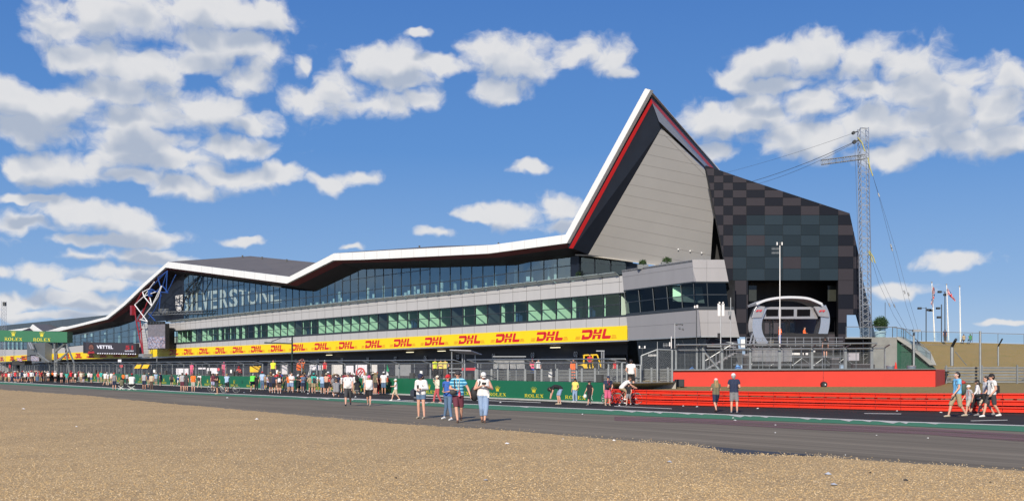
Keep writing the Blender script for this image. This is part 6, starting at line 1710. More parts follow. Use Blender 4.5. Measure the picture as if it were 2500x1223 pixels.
mb = MB(); mb.slab([P(2190, 823, 97.8), P(2190, 828, 97.8), P(2270, 892, 97.8), P(2286, 892, 97.8), P(2271, 858, 98.6), P(2206, 823, 98.6)], (0, 0, .05)); mb.build('stair_wall', mat('block_conc2', (.31, .31, .285), .9, 0, .18, .8, .3, 6), BK)
bal_gl = glass_mat('balustrade_glass', (.80, .90, .93), .10, (.8, .9, 1))
def balu(name, label, pts, h, mats=galv, step=2.2, parent=None, glass=True):
    o = empty(name, pts[0], label, 'balustrade')
    mb = MB(); gm = MB(); posts = []
    for a, c in zip(pts[:-1], pts[1:]):
        a, c = Vector(a), Vector(c); L = (c - a).length; n = max(1, round(L / step)); up = Vector((0, 0, h))
        mb.tube(a + up, c + up, .035, n=6)
        for i in range(n + 1): posts.append(a.lerp(c, i / n))
        if glass: gm.face([a + up * .08, c + up * .08, c + up * .92, a + up * .92])
    mb.build('handrail', mats, o)
    for q in posts: p_ = MB(); p_.tube(q, q + Vector((0, 0, h)), .035, n=5); p_.build('baluster_post', mats, o)
    if glass: gm.build('glass_panel', bal_gl, o)
ZT = P(0, 823, 98).z
balu('glass_balustrade', 'glass balustrade on the concrete block beside the planter', [P(2066, 822.5, 98), P(2179, 823, 98), P(2190, 823, 98)], .98)
balu('glass_balustrade', 'glass balustrade sloping down the stair wall', [P(2179, 823, 98), P(2206, 826, 98), P(2272, 884, 98)], .95)
balu('glass_balustrade', 'long glass balustrade along the top of the dry grass bank', [P(2190, 826, 112), P(2250, 832, 125), P(2500, 839, 122), P(2800, 847, 119)], 1.15, step=2.6)
BNK = MB()
b0_, b1_, b2_, b3_ = PZ(2262, 103, ZS), PZ(3000, 101, ZS + .1), P(3000, 853, 119), P(2246, 833, 124)
n = 20
for i in range(n):
    for j in range(6):
        def q(i_, j_):
            a = b0_.lerp(b1_, i_ / n); c = b3_.lerp(b2_, i_ / n); v = a.lerp(c, j_ / 6); v.z += .12 * math.sin(i_ * 1.3 + j_); return v if j_ < 6 else c
        BNK.face([q(i, j), q(i + 1, j), q(i + 1, j + 1), q(i, j + 1)])
BNK.face([b3_, b2_, b2_ + Vector((40, 60, 0)), b3_ + Vector((-10, 60, 0))])
struct('grass_bank', BNK, drygrass)
# planter with clipped bush
b0 = P(2149, 823, 99.5); o = empty('planter_bush', b0, 'round clipped bush in a pale blue tub on the concrete block', 'plant')
mb = MB(); mb.tube(b0, b0 + Vector((0, 0, .56)), .48, .56, n=18); mb.tube(b0 + Vector((0, 0, .5)), b0 + Vector((0, 0, .58)), .58, n=18); mb.build('tub', mat('tub_blue', (.45, .56, .58), .5, 0, .1, 2), o)
mb = MB(); mb.tube(b0 + Vector((0, 0, .5)), b0 + Vector((0, 0, 1.1)), .05); mb.build('trunk', mat('bark', (.10, .07, .05)), o)
mb = MB(); leafball(mb, P(2150, 790, 99.5), .66, 2600, .075, (1, 1, .98), 3, 11); mb.ball(P(2150, 790, 99.5), .42, 2); mb.build('foliage', leaf_ms, o)
# flags and poles
def union_uv(u, v):  # colour index at u (0..2), v (0..1)
    x, y = u * 30, v * 15 ; X, Y_ = u * 60 / 2, v * 30
    cx, cy = abs(u * 60 - 30), abs(v * 30 - 15)
    if cx < 3 or cy < 3: return 1
    if cx < 5 or cy < 5: return 2
    d1 = abs((u * 60) * .5 - v * 30) * .894; d2 = abs((60 - u * 60) * .5 - v * 30) * .894
    d = min(d1, d2)
    return 1 if d < 1.3 else 2 if d < 3 else 0
fl = [mat('flag_blue', (.012, .03, .17), .7), mat('flag_red', (.50, .015, .03), .7), mat('flag_white', (.70, .70, .72), .7)]
def flag(parent, top, fn_, nu=36, nv=20, name='flag'):
    mb = MB()
    for i in range(nu):
        for j in range(nv):
            u0, u1, v0, v1 = i / nu, (i + 1) / nu, j / nv, (j + 1) / nv
            mb.face([fn_(u0, v0), fn_(u1, v0), fn_(u1, v1), fn_(u0, v1)], union_uv((u0 + u1) / 2, (v0 + v1) / 2))
    mb.build(name, fl, parent)
for i, (xb_, xt_, yb_, yt_, lab) in enumerate(((2282, 2275, 833, 689, 'leftmost white flagpole with a limp union flag hanging beside the mast'), (2316, 2311, 833, 694, 'middle white flagpole with a union flag blowing to the right'), (2345, 2343, 834, 699, 'bare white flagpole, rightmost of the three on the bank'))):
    Y = 126; o = empty('flagpole', P(xb_, yb_, Y), lab, 'flagpole', 'flagpoles on the bank')
    mb = MB(); mb.tube(P(xb_, yb_, Y), P(xt_, yt_, Y), .10, .05, n=8); mb.build('pole', white_p, o)
    mb = MB(); mb.ball(P(xt_, yt_, Y), .10); mb.build('finial', galv_light, o)
    s = Y / FPX
    if i == 0: flag(o, None, lambda u, v: P(2277 + (1 - v) * 4.5 * (1 + .0 * u) + 1.4 * math.sin(v * 6 + u * 5) - u * 3, 697 + u * 46 + (1 - v) * 8, Y - .15 + .2 * math.sin(v * 8)), 36, 12)
    if i == 1: flag(o, None, lambda u, v: P(2312.5 + u * 20 - (v) * 0 + 1.0 * math.sin(v * 7 + u * 3), 703 + u * 28 + (1 - v) * 15 * (1 - .55 * u), Y - .1 + .2 * math.sin(u * 8)), 36, 16)
for px, yt, arms, lab, Y in ((2261, 750, ((2245, 752), (2268, 756), (2272, 757)), 'thin lamp mast left of the first flagpole with a cluster of floodlights', 125), (2298.5, 743, ((2290, 752), (2292, 774)), 'thin lamp mast between the flagpoles with two floodlights', 125), (2307, 712, ((2294, 712), (2308, 719)), 'lamp mast just left of the middle flagpole', 127), (2161, 738, (), 'very thin pole rising behind the clipped bush', 124)):
    o = empty('floodlight_mast', P(px, 834, Y), lab, 'mast', 'floodlight masts on the bank')
    mb = MB(); mb.tube(P(px, 834, Y), P(px, yt, Y), .06 if arms else .03, n=6); mb.build('pole', dark_metal, o)
    for x, y in arms:
        mb = MB(); mb.tube(P(px, y, Y), P(x, y, Y), .03, n=4); mb.box(P(x, y + .5, Y), (.42, .3, .26)); mb.build('floodlight', dark_metal, o)
# fence posts and mesh in front of the bank
o = empty('catch_fence', PZ(2324, 96, ZS), 'tall chain link catch fence before the dry grass bank', 'fence')
for x, yb_, yt_, w in ((2231, 892, 812, .10), (2324, 893, 846, .15), (2393, 933, 808, .10), (2437, 893, 845, .08), (2530, 893, 840, .12)):
    mb = MB(); mb.tube(P(x, yb_, 97 if x != 2393 else 92), P(x, yt_, 97 if x != 2393 else 92), w, n=6)
    if x in (2324, 2437, 2530): mb.tube(P(x, yt_, 97), P(x + 10, yt_ - 18, 96), w * .9, n=6, mi=1)
    mb.build('fence_post', [galv, dark_metal], o)
mb = MB(); q = P(2237, 807, 96.5); mb.box(q, (.7, .4, .22)); mb.build('floodlight', galv_light, o)
mb = MB(); a, c, d_, e_ = PZ(2200, 97, ZS), PZ(2560, 97, ZS), P(2560, 840, 97), P(2200, 840, 97); mb.face([a, c, d_, e_], 0, [(0, 0), (14, 0), (14, 3.5), (0, 3.5)]); mb.build('wire_mesh', mesh_mat('thin_mesh', (.25, .27, .26), .12, .005, True), o)
mb = MB(); mb.tube(P(2200, 841, 97), P(2322, 841, 97), .02); mb.tube(P(2332, 858, 97), P(2360, 892, 97), .035); mb.build('brace', galv, o)
# cone and tubs on the red wall
b0 = P(2187, 901, 80); o = empty('traffic_cone', b0, 'tall red traffic cone standing at the right end on top of the red wall', 'cone')
mb = MB(); mb.tube(b0, b0 + Vector((0, 0, .55)), .12, .03, n=12); mb.build('cone_body', red_wallm, o); mb = MB(); mb.box(b0 + Vector((0, 0, .02)), (.3, .3, .04)); mb.build('base_plate', red_wallm, o)
for px, w, lab in ((2174, 20, 'low blue grey tub left of the red cone'), (2225, 22, 'low blue grey tub right of the red cone')):
    b0 = P(px, 901.5, 80.5); o = empty('tub', b0, lab, 'tub', 'tubs on the red wall'); W_ = w / FPX * 80 / 2
    mb = MB(); mb.tube(b0, b0 + Vector((0, 0, .26)), W_ * .92, W_, n=16); mb.build('tub_body', mat('tub_grey', (.13, .20, .25), .5, 0, .1, 3), o)
    mb = MB(); mb.tube(b0 + Vector((0, 0, .26)), b0 + Vector((0, 0, .30)), W_ * 1.06, n=16); mb.build('rim', galv_light, o)

# ------------------------------------------------------------------ people
CN = {'white': (.72, .71, .70), 'black': (.015, .015, .018), 'navy': (.02, .03, .07), 'grey': (.22, .22, .23), 'dark grey': (.06, .06, .065), 'red': (.58, .02, .03), 'dark red': (.22, .02, .035), 'orange': (.85, .17, .02), 'pale blue': (.38, .52, .72),
      'blue': (.04, .12, .42), 'bright green': (.14, .75, .08), 'green': (.05, .22, .10), 'teal': (.04, .42, .36), 'yellow': (.78, .66, .16), 'khaki': (.36, .29, .18), 'olive': (.16, .145, .09), 'beige': (.52, .43, .31), 'pink': (.62, .12, .22), 'pale pink': (.72, .46, .46), 'brown': (.10, .065, .05), 'tan': (.45, .32, .20), 'cream': (.68, .62, .50),
      'denim': (.10, .17, .28), 'pale denim': (.25, .35, .52), 'maroon': (.13, .03, .05), 'charcoal': (.05, .05, .055), 'hot pink': (.85, .12, .25), 'sky blue': (.18, .48, .78), 'lavender': (.42, .42, .60), 'light grey': (.40, .40, .42), 'hi-vis yellow': (.75, .85, .05), 'hi-vis orange': (.95, .18, .05), 'stone': (.45, .42, .36), 'blush red': (.42, .08, .09)}
def cmat(n): return mat('cloth_' + n.replace(' ', '_').replace('-', '_'), CN[n], .85, 0, .10, 9, .25, 20)
skin_a = mat('skin_light', (.62, .34, .24), .6, 0, .06, 8); skin_b = mat('skin_tan', (.46, .24, .16), .6, 0, .06, 8)
hair_m = {'dark': mat('hair_dark', (.02, .013, .010), .5, 0, .3, 30), 'brown': mat('hair_brown', (.09, .05, .028), .5, 0, .3, 30), 'fair': mat('hair_fair', (.32, .22, .10), .5, 0, .3, 30), 'grey': mat('hair_grey', (.32, .31, .30), .5, 0, .3, 30)}
shoe_ms = {n: mat('shoe_' + n, c, .6, 0, .1, 8) for n, c in (('white', (.75, .75, .73)), ('black', (.02, .02, .022)), ('brown', (.12, .07, .045)), ('beige', (.42, .36, .27)), ('grey', (.2, .2, .21)))}
def V(*a): return Vector(a)
BASE = {'head': (0, -.01, 1.635), 'neck': (0, 0, 1.50), 'chest': (0, .01, 1.30), 'waist': (0, .01, 1.07), 'pelvis': (0, 0, .95),
        'shL': (-.185, 0, 1.43), 'shR': (.185, 0, 1.43), 'elL': (-.235, .02, 1.14), 'elR': (.235, .02, 1.14), 'wrL': (-.25, -.05, .89), 'wrR': (.25, -.05, .89),
        'hiL': (-.09, 0, .91), 'hiR': (.09, 0, .91), 'knL': (-.105, -.01, .50), 'knR': (.105, -.01, .50), 'anL': (-.11, .02, .09), 'anR': (.11, .02, .09), 'face': (0, -1, 0)}
POSES = {'stand': {},
 'stand2': {'anL': (-.14, .03, .09), 'knL': (-.13, -.02, .50), 'elR': (.30, .05, 1.16), 'wrR': (.20, -.08, .98), 'head': (.02, -.02, 1.635)},
 'walk': {'knL': (-.10, -.20, .53), 'anL': (-.10, -.30, .11), 'knR': (.10, .06, .50), 'anR': (.10, .30, .15), 'elL': (-.24, .14, 1.16), 'wrL': (-.24, .10, .90), 'elR': (.24, -.06, 1.15), 'wrR': (.23, -.24, .93)},
 'walk2': {'knR': (.10, -.18, .52), 'anR': (.10, -.24, .09), 'knL': (-.10, .04, .50), 'anL': (-.10, .24, .14), 'elR': (.24, .12, 1.16), 'wrR': (.24, .06, .90), 'elL': (-.24, -.05, 1.15), 'wrL': (-.22, -.22, .94)},
 'phone': {'elL': (-.25, .03, 1.16), 'elR': (.25, .03, 1.16), 'wrL': (-.08, -.27, 1.22), 'wrR': (.08, -.27, 1.24), 'head': (0, -.06, 1.61), 'face': (0, -1, -.5)},
 'photo': {'elL': (-.24, -.16, 1.32), 'elR': (.24, -.16, 1.32), 'wrL': (-.09, -.22, 1.58), 'wrR': (.09, -.22, 1.58)},
 'up': {'elL': (-.26, -.06, 1.62), 'elR': (.26, -.06, 1.62), 'wrL': (-.12, -.12, 1.82), 'wrR': (.12, -.12, 1.82)},
 'hips': {'elL': (-.36, .10, 1.18), 'elR': (.36, .10, 1.18), 'wrL': (-.17, -.02, 1.02), 'wrR': (.17, -.02, 1.02)},
 'cross': {'elL': (-.24, -.02, 1.14), 'elR': (.24, -.02, 1.14), 'wrL': (.06, -.22, 1.16), 'wrR': (-.08, -.20, 1.20)},
 'bend': {'pelvis': (0, .20, .93), 'hiL': (-.09, .18, .90), 'hiR': (.09, .18, .90), 'waist': (0, .10, 1.02), 'chest': (0, -.14, 1.06), 'neck': (0, -.34, .98), 'head': (0, -.46, .90), 'shL': (-.18, -.27, 1.02), 'shR': (.18, -.27, 1.02), 'elL': (-.20, -.33, .74), 'elR': (.20, -.33, .74), 'wrL': (-.12, -.40, .46), 'wrR': (.12, -.40, .46), 'knL': (-.11, .02, .49), 'knR': (.11, .08, .49), 'anL': (-.12, .08, .09), 'anR': (.12, .16, .09), 'face': (0, -.5, -1)},
 'sit': {'head': (0, -.04, 1.24), 'neck': (0, 0, 1.10), 'chest': (0, .02, .92), 'waist': (0, .04, .68), 'pelvis': (0, .05, .52), 'shL': (-.185, 0, 1.03), 'shR': (.185, 0, 1.03), 'elL': (-.25, -.06, .78), 'elR': (.25, -.06, .78), 'wrL': (-.14, -.30, .70), 'wrR': (.14, -.30, .70), 'hiL': (-.09, .02, .50), 'hiR': (.09, .02, .50), 'knL': (-.14, -.40, .52), 'knR': (.14, -.40, .52), 'anL': (-.15, -.38, .09), 'anR': (.15, -.38, .09)},
 'crouch': {'head': (0, -.24, .98), 'neck': (0, -.16, .86), 'chest': (0, -.06, .70), 'waist': (0, .08, .50), 'pelvis': (0, .14, .36), 'shL': (-.18, -.14, .80), 'shR': (.18, -.14, .80), 'elL': (-.22, -.34, .62), 'elR': (.22, -.34, .62), 'wrL': (-.08, -.46, .70), 'wrR': (.08, -.46, .70), 'hiL': (-.09, .12, .34), 'hiR': (.09, .12, .34), 'knL': (-.16, -.26, .42), 'knR': (.16, -.26, .42), 'anL': (-.14, .02, .09), 'anR': (.14, .02, .09)},
 'ride': {'pelvis': (0, .28, .98), 'hiL': (-.09, .26, .95), 'hiR': (.09, .26, .95), 'waist': (0, .20, 1.10), 'chest': (0, .02, 1.26), 'neck': (0, -.14, 1.40), 'head': (0, -.24, 1.50), 'shL': (-.18, -.08, 1.35), 'shR': (.18, -.08, 1.35), 'elL': (-.22, -.26, 1.14), 'elR': (.22, -.26, 1.14), 'wrL': (-.22, -.50, 1.02), 'wrR': (.22, -.50, 1.02), 'knL': (-.12, -.12, .70), 'anL': (-.12, .12, .36), 'knR': (.12, -.02, .58), 'anR': (.14, .10, .14), 'face': (0, -1, -.2)}}
MCACHE = {}
def vox(mb, name, v, sm=2):
    me = bpy.data.meshes.new(name); me.from_pydata(mb.v, [], mb.f)
    o = bpy.data.objects.new(name, me); COL.objects.link(o)
    r = o.modifiers.new('r', 'REMESH'); r.mode = 'VOXEL'; r.voxel_size = v; r.use_smooth_shade = True
    if sm: s_ = o.modifiers.new('s', 'SMOOTH'); s_.factor = .5; s_.iterations = sm
    dg = bpy.context.evaluated_depsgraph_get(); out = bpy.data.meshes.new_from_object(o.evaluated_get(dg)); out.name = name
    bpy.data.objects.remove(o); bpy.data.meshes.remove(me)
    out.polygons.foreach_set('use_smooth', [True] * len(out.polygons))
    return out
def cap(mb, a, b_, r0, r1, ends=(1, 1), n=10, flat=1.0):
    a, b_ = Vector(a), Vector(b_); mb.tube(a, b_, r0, r1, n)
    if ends[0]: mb.ball(a, r0, 0, n, 6)
    if ends[1]: mb.ball(b_, r1, 0, n, 6)
def joints(pose, over=None):
    J = dict(BASE); J.update(POSES.get(pose, {}))
    if over: J.update(over)
    return {k: Vector(v) for k, v in J.items()}
def torso(mb, J, g, bulk, low=None):
    sh = (J['shR'] - J['shL']).normalized()
    cap(mb, J['shL'] * .88 + J['shR'] * .12, J['shR'] * .88 + J['shL'] * .12, .072 + g, .072 + g)
    w = .075 * bulk
    for s in (-1, 1):
        cap(mb, J['chest'] + sh * s * w, (J['neck'] * .55 + J['chest'] * .45) + sh * s * w, .105 * bulk + g, .085 + g)
        cap(mb, J['waist'] + sh * s * w * .85, J['chest'] + sh * s * w, .098 * bulk ** 1.5 + g, .108 * bulk + g)
        cap(mb, J['pelvis'] + sh * s * w, J['waist'] + sh * s * w * .85, .108 * bulk + g, .098 * bulk ** 1.5 + g)
    if bulk > 1.15: mb.ball(J['waist'] + Vector((0, -.05, .03)), .15 * bulk ** .5 + g, 0, 12, 8)
def foot_dir(J, s):
    d = J['an' + s] - J['kn' + s]; f = Vector((d.x * 0 + (-.02 if s == 'L' else .02), -1, 0)); return f.normalized()
def body_mesh(key, J, v, bulk, fem, hands):
    if key in MCACHE: return MCACHE[key]
    mb = MB(); torso(mb, J, 0, bulk)
    cap(mb, J['neck'] - Vector((0, 0, .04)), J['head'] * .65 + J['neck'] * .35, .062, .052)
    f = J['face'].normalized(); up = (J['head'] - J['neck']).normalized(); side = f.cross(up).normalized(); f = up.cross(side).normalized() * (1 if up.cross(side).dot(f) > 0 else -1)
    H = J['head']
    cap(mb, H + up * .03 - f * -.0, H + up * .02 - f * .03, .092, .092, n=12)
    cap(mb, H + up * .03, H - up * .045 + f * .025, .080, .062, n=12)
    cap(mb, H - up * .06 + f * .045, H - up * .075 + f * .05, .035, .032)
    cap(mb, H + up * .01 + f * .088, H - up * .022 + f * .105, .012, .018, n=8)           # nose
    for s in (-1, 1): mb.ball(H + side * s * .092 - up * .005, .022, 0, 8, 5)
    for s, sd in (('L', -1), ('R', 1)):
        k = 1.0 if not fem else .88
        b5 = 1 + (bulk - 1) * .6
        cap(mb, J['sh' + s], J['el' + s], .056 * k * b5, .043 * k * b5); cap(mb, J['el' + s], J['wr' + s], .043 * k * b5, .029 * k)
        d = (J['wr' + s] - J['el' + s]).normalized(); W_ = J['wr' + s]
        inw = Vector((-sd, 0, 0)); pn = d.cross(Vector((0, 1, 0))); pn = pn.normalized() if pn.length > .1 else Vector((1, 0, 0))
        acr = d.cross(pn).normalized()
        for q in (-.5, .5): cap(mb, W_ + d * .01 + acr * q * .022, W_ + d * .085 + acr * q * .036, .019, .019, n=8)
        curl = (inw - d * inw.dot(d)); curl = curl.normalized() if curl.length > .1 else pn
        if hands:
            for i, (o_, L) in enumerate(((-.032, .062), (-.011, .072), (.011, .068), (.031, .052))):
                p0_ = W_ + d * .088 + acr * o_; p1_ = p0_ + d * L * .55 + curl * L * .12; p2_ = p1_ + d * L * .35 + curl * L * .38
                cap(mb, p0_, p1_, .0105, .0098, n=7); cap(mb, p1_, p2_, .0098, .009, n=7)
            t0_ = W_ + d * .03 - acr * .03; t1_ = t0_ + d * .035 - acr * .026 + curl * .01; cap(mb, t0_, t1_, .013, .011, n=7); cap(mb, t1_, t1_ + d * .03 + curl * .008, .011, .0095, n=7)
        else:
            cap(mb, W_ + d * .08, W_ + d * .15 + curl * .03, .026, .016, n=8); cap(mb, W_ + d * .04 - acr * .03, W_ + d * .09 - acr * .045, .012, .010, n=6)
        b4 = 1 + (bulk - 1) * .7
        cap(mb, J['hi' + s], J['kn' + s], .092 * b4, .058 * b4); mid = J['kn' + s].lerp(J['an' + s], .35) + Vector((0, .012, 0))
        cap(mb, J['kn' + s], mid, .056 * b4, .056 * b4); cap(mb, mid, J['an' + s], .056 * b4, .036)
        fd = foot_dir(J, s); A = J['an' + s]
        cap(mb, A + Vector((0, .03, -.045)), A + fd * .10 + Vector((0, 0, -.052)), .042, .042); cap(mb, A + fd * .10 + Vector((0, 0, -.052)), A + fd * .17 + Vector((0, 0, -.062)), .042, .03)
        cap(mb, A, A + Vector((0, 0, -.03)), .038, .042)
    me = vox(mb, 'person_body', v)
    # shoes: faces round the feet
    n = len(me.polygons); ce = np.zeros(n * 3); me.polygons.foreach_get('center', ce); ce = ce.reshape(-1, 3)
    mi = np.zeros(n, int)
    for s in 'LR':
        A = J['an' + s]; k = (np.abs(ce[:, 0] - A.x) < .10) & (ce[:, 1] < A.y + .09) & (ce[:, 1] > A.y - .25) & (ce[:, 2] < A.z + .005)
        mi[k] = 1
    me.materials.append(None); me.materials.append(None); me.polygons.foreach_set('material_index', mi.tolist())
    MCACHE[key] = me; return me
def top_mesh(key, J, v, bulk, kind):
    if key in MCACHE: return MCACHE[key]
    mb = MB(); torso(mb, J, .018, bulk)
    sh = (J['shR'] - J['shL']).normalized()
    if kind != 'tucked':
        for s in (-1, 1): cap(mb, J['pelvis'] + sh * s * .08 * bulk, J['waist'] + sh * s * .07 * bulk, .128 * bulk, .12 * bulk, (0, 1))
    k = {'tee': .52, 'tank': 0, 'long': 1, 'tucked': .52, 'polo': .6}[kind]
    for s in 'LR':
        if k == 0:
            continue
        e = J['sh' + s].lerp(J['el' + s], min(1, k * 1.0) if kind != 'long' else 1); cap(mb, J['sh' + s], e, .072, .074 if kind != 'long' else .06, (1, 1 if kind == 'long' else 0))
        if kind == 'long': cap(mb, J['el' + s], J['el' + s].lerp(J['wr' + s], .9), .060, .044, (1, 0))
    cap(mb, J['neck'] - Vector((0, 0, .06)), J['neck'] - Vector((0, 0, .01)), .088, .070, (1, 0))
    MCACHE[key] = me = vox(mb, 'shirt', v, 1); me.materials.append(None); return me
def bot_mesh(key, J, v, bulk, kind):
    if key in MCACHE: return MCACHE[key]
    mb = MB(); sh = (J['hiR'] - J['hiL']).normalized(); b4 = 1 + (bulk - 1) * .7
    for s in (-1, 1): cap(mb, J['pelvis'] + sh * s * .075 * bulk - Vector((0, 0, .03)), J['pelvis'] * .5 + J['waist'] * .5 + sh * s * .065 * bulk, .122 * bulk, .112 * bulk)
    for s in 'LR':
        hi, kn, an = J['hi' + s], J['kn' + s], J['an' + s]
        if kind == 'mini': cap(mb, hi, hi.lerp(kn, .42), .108 * b4, .098 * b4, (1, 0))
        elif kind == 'shorts': cap(mb, hi, hi.lerp(kn, .92), .108 * b4, .092 * b4, (1, 0))
        elif kind == 'long shorts': cap(mb, hi, kn, .108 * b4, .088 * b4); cap(mb, kn, kn.lerp(an, .14), .088 * b4, .088 * b4, (1, 0))
        elif kind == 'capri': cap(mb, hi, kn, .108 * b4, .078 * b4); cap(mb, kn, kn.lerp(an, .62), .078 * b4, .066 * b4, (1, 0))
        elif kind == 'jeans': cap(mb, hi, kn, .102 * b4, .070 * b4); cap(mb, kn, kn.lerp(an, .93), .070 * b4, .050, (1, 0))
        else: cap(mb, hi, kn, .108 * b4, .082 * b4); cap(mb, kn, kn.lerp(an, .98), .082 * b4, .068, (1, 0))
    if kind == 'skirt': pass
    MCACHE[key] = me = vox(mb, 'trousers', v, 1); me.materials.append(None); return me
def head_mesh(key, J, v, kind):
    if key in MCACHE: return MCACHE[key]
    f = J['face'].normalized(); up = (J['head'] - J['neck']).normalized(); side = f.cross(up).normalized(); f = up.cross(side); f = f.normalized() * (1 if f.dot(J['face']) > 0 else -1)
    H = J['head']; mb = MB()
    if kind in ('cap', 'cap_back'):
        cap(mb, H + up * .05, H + up * .045 - f * .03, .100, .100, n=12); ff = f if kind == 'cap' else -f
        for o_ in (-.045, 0, .045): cap(mb, H + up * .045 + ff * .07 + side * o_, H + up * .03 + ff * (.17 - abs(o_) * .6) + side * o_, .020, .013, n=8)
    elif kind == 'sunhat':
        cap(mb, H + up * .05, H + up * .06, .102, .09, n=12); mb.tube(H + up * .035, H + up * .05, .19, .17, 18)
    elif kind in ('short', 'long', 'pony'):
        cap(mb, H + up * .045 - f * .02, H + up * .02 - f * .045, .100, .098, n=12); cap(mb, H - up * .03 - f * .05, H + up * .02 - f * .04, .075, .09, n=10)
        if kind == 'long':
            for s in (-.05, 0, .05): cap(mb, H - f * .06 + side * s, H - up * .30 - f * .07 + side * s * 1.3, .065, .05)
            for s in (-1, 1): cap(mb, H + side * s * .075, H - up * .24 + side * s * .09 + f * .0, .04, .035)
        if kind == 'pony': cap(mb, H + up * .02 - f * .12, H - up * .22 - f * .14, .035, .022)
    MCACHE[key] = me = vox(mb, 'headwear', v, 1); me.materials.append(None); return me
def inst(name, me, parent, mats):
    o = bpy.data.objects.new(name, me); COL.objects.link(o); o.parent = parent
    for i, m_ in enumerate(mats): o.material_slots[i].link = 'OBJECT'; o.material_slots[i].material = m_
    return o
PEOPLE = []
def person(px, fy, hy, rot, pose, top, tc_, bot, bc, hat, hc='black', hair='dark', skin=0, shoe='white', bulk=1.0, fem=False, hero=0, over=None, group=None, base=None, Y=None, desc=None, place=None, sc=None):
    q = base.copy() if base else (G(px, fy) if Y is None else P(px, fy, Y))
    ht = (fy - hy) / FPX * q.y if sc is None else sc
    J = joints(pose, over); jtop = max(J['head'].z + .115, .3)
    s = ht / jtop
    key = (pose, bulk, fem, px if over else 0, hero)
    v = {0: .026, 1: .016, 2: .0095}[hero]
    b_ = bpy.data.objects.new('person', body_mesh(('b',) + key, J, v, bulk, fem, hero == 2)); COL.objects.link(b_)
    for i, m_ in enumerate((skin_b if skin else skin_a, shoe_ms[shoe])): b_.material_slots[i].link = 'OBJECT'; b_.material_slots[i].material = m_
    b_.location = q; b_.rotation_euler = (0, 0, math.radians(rot)); b_.scale = (s, s, s)
    vc = {0: .028, 1: .018, 2: .013}[hero]
    if top: inst('shirt', top_mesh(('t', top) + key, J, vc, bulk, top), b_, [cmat(tc_)])
    inst('shorts' if bot in ('shorts', 'mini', 'long shorts') else 'trousers', bot_mesh(('o', bot) + key, J, vc, bulk, bot), b_, [cmat(bc)])
    hv = {0: .024, 1: .014, 2: .010}[hero]
    if hat in ('cap', 'cap_back', 'sunhat'):
        if hair in ('long', 'pony') or fem: 
            pass
        inst('cap' if hat != 'sunhat' else 'sun_hat', head_mesh(('h', hat) + key, J, hv, hat), b_, [cmat(hc)])
        hk = 'long' if fem and hero and hair != 'tied' else 'short'
        J2 = dict(J); J2['head'] = J['head'] - (J['head'] - J['neck']).normalized() * .03
        inst('hair', head_mesh(('hh', hk) + key, J2, hv, hk), b_, [hair_m.get(hair, hair_m['brown'])])
    elif hat: inst('hair', head_mesh(('h', hat) + key, J, hv, hat), b_, [hair_m.get(hair, hair_m['dark'])])
    if hero:
        f = J['face'].normalized(); up = (J['head'] - J['neck']).normalized(); side = f.cross(up).normalized(); f = up.cross(side); f = f.normalized() * (1 if f.dot(J['face']) > 0 else -1)
        mb = MB()
        for sd in (-1, 1): mb.ball(J['head'] + side * sd * .033 + f * .092 + up * .018, .0125 if hero < 3 else .01, 0, 8, 5, (1.3, .6, .8))
        e = mb.build('eyes', black_m, None); e.parent = b_
        mb = MB(); mb.ball(J['head'] + f * .088 - up * .048, .018, 0, 8, 5, (1.3, .5, .4)); e = mb.build('mouth', mat('lips', (.30, .09, .08), .5), None); e.parent = b_
    tn = {'tee': 't-shirt', 'tank': 'vest top', 'long': 'long sleeved top', 'tucked': 'shirt', 'polo': 'polo shirt', None: 'bare chest'}[top]
    d = desc or ('person in %s and %s %s' % ((tc_ + ' ' + tn) if top else tn, bc, bot if bot not in ('mini',) else 'short shorts'))
    if not desc:
        if hat in ('cap', 'cap_back'): d += ', %s cap' % hc
        elif hat == 'sunhat': d += ', %s sun hat' % hc
    PEOPLE.append((px, b_, d, place, J, s)); tag(b_, d, 'person', group)
    return b_
CR = 'spectators walking and standing on the track'
def P_(*a, **k): return person(*a, group=CR, **k)
LOOK = {}
# --- foreground and middle figures
H1 = P_(1028, 1021, 913, -18, 'phone', 'long', 'white', 'mini', 'denim', 'cap', 'navy', 'dark', shoe='beige', fem=True, hero=2, desc='person in navy cap, white long sleeved shirt and denim shorts, looking at a phone', over={'knR': (.13, -.06, .50), 'anR': (.17, -.08, .09), 'elL': (-.25, .05, 1.15), 'wrL': (-.04, -.26, 1.10), 'wrR': (.08, -.28, 1.16)})
H2 = P_(1094, 1025, 915, -30, 'walk', 'tee', 'blue', 'jeans', 'denim', 'cap', 'red', 'dark', shoe='white', fem=True, hero=2, desc='person with long dark hair in red cap, blue top and blue jeans, walking', over={'elL': (-.23, .06, 1.16), 'wrL': (-.10, -.20, 1.12), 'elR': (.24, .0, 1.15), 'wrR': (.10, -.24, 1.10), 'knL': (-.13, .06, .50), 'anL': (-.24, .10, .12), 'knR': (.14, -.10, .51), 'anR': (.26, -.16, .09)})
H3 = P_(1118, 1031, 906, 0, 'walk2', 'polo', 'sky blue', 'shorts', 'maroon', 'cap', 'charcoal', 'brown', skin=0, shoe='brown', hero=2, bulk=1.05, desc='person in striped turquoise polo shirt, maroon shorts and dark cap, walking', over={'elL': (-.27, .02, 1.16), 'wrL': (-.06, -.24, 1.12), 'elR': (.34, .0, 1.18), 'wrR': (.42, -.08, .95), 'knL': (-.05, -.12, .50), 'anL': (.0, -.20, .09), 'knR': (.11, .06, .50), 'anR': (.10, .24, .15)})
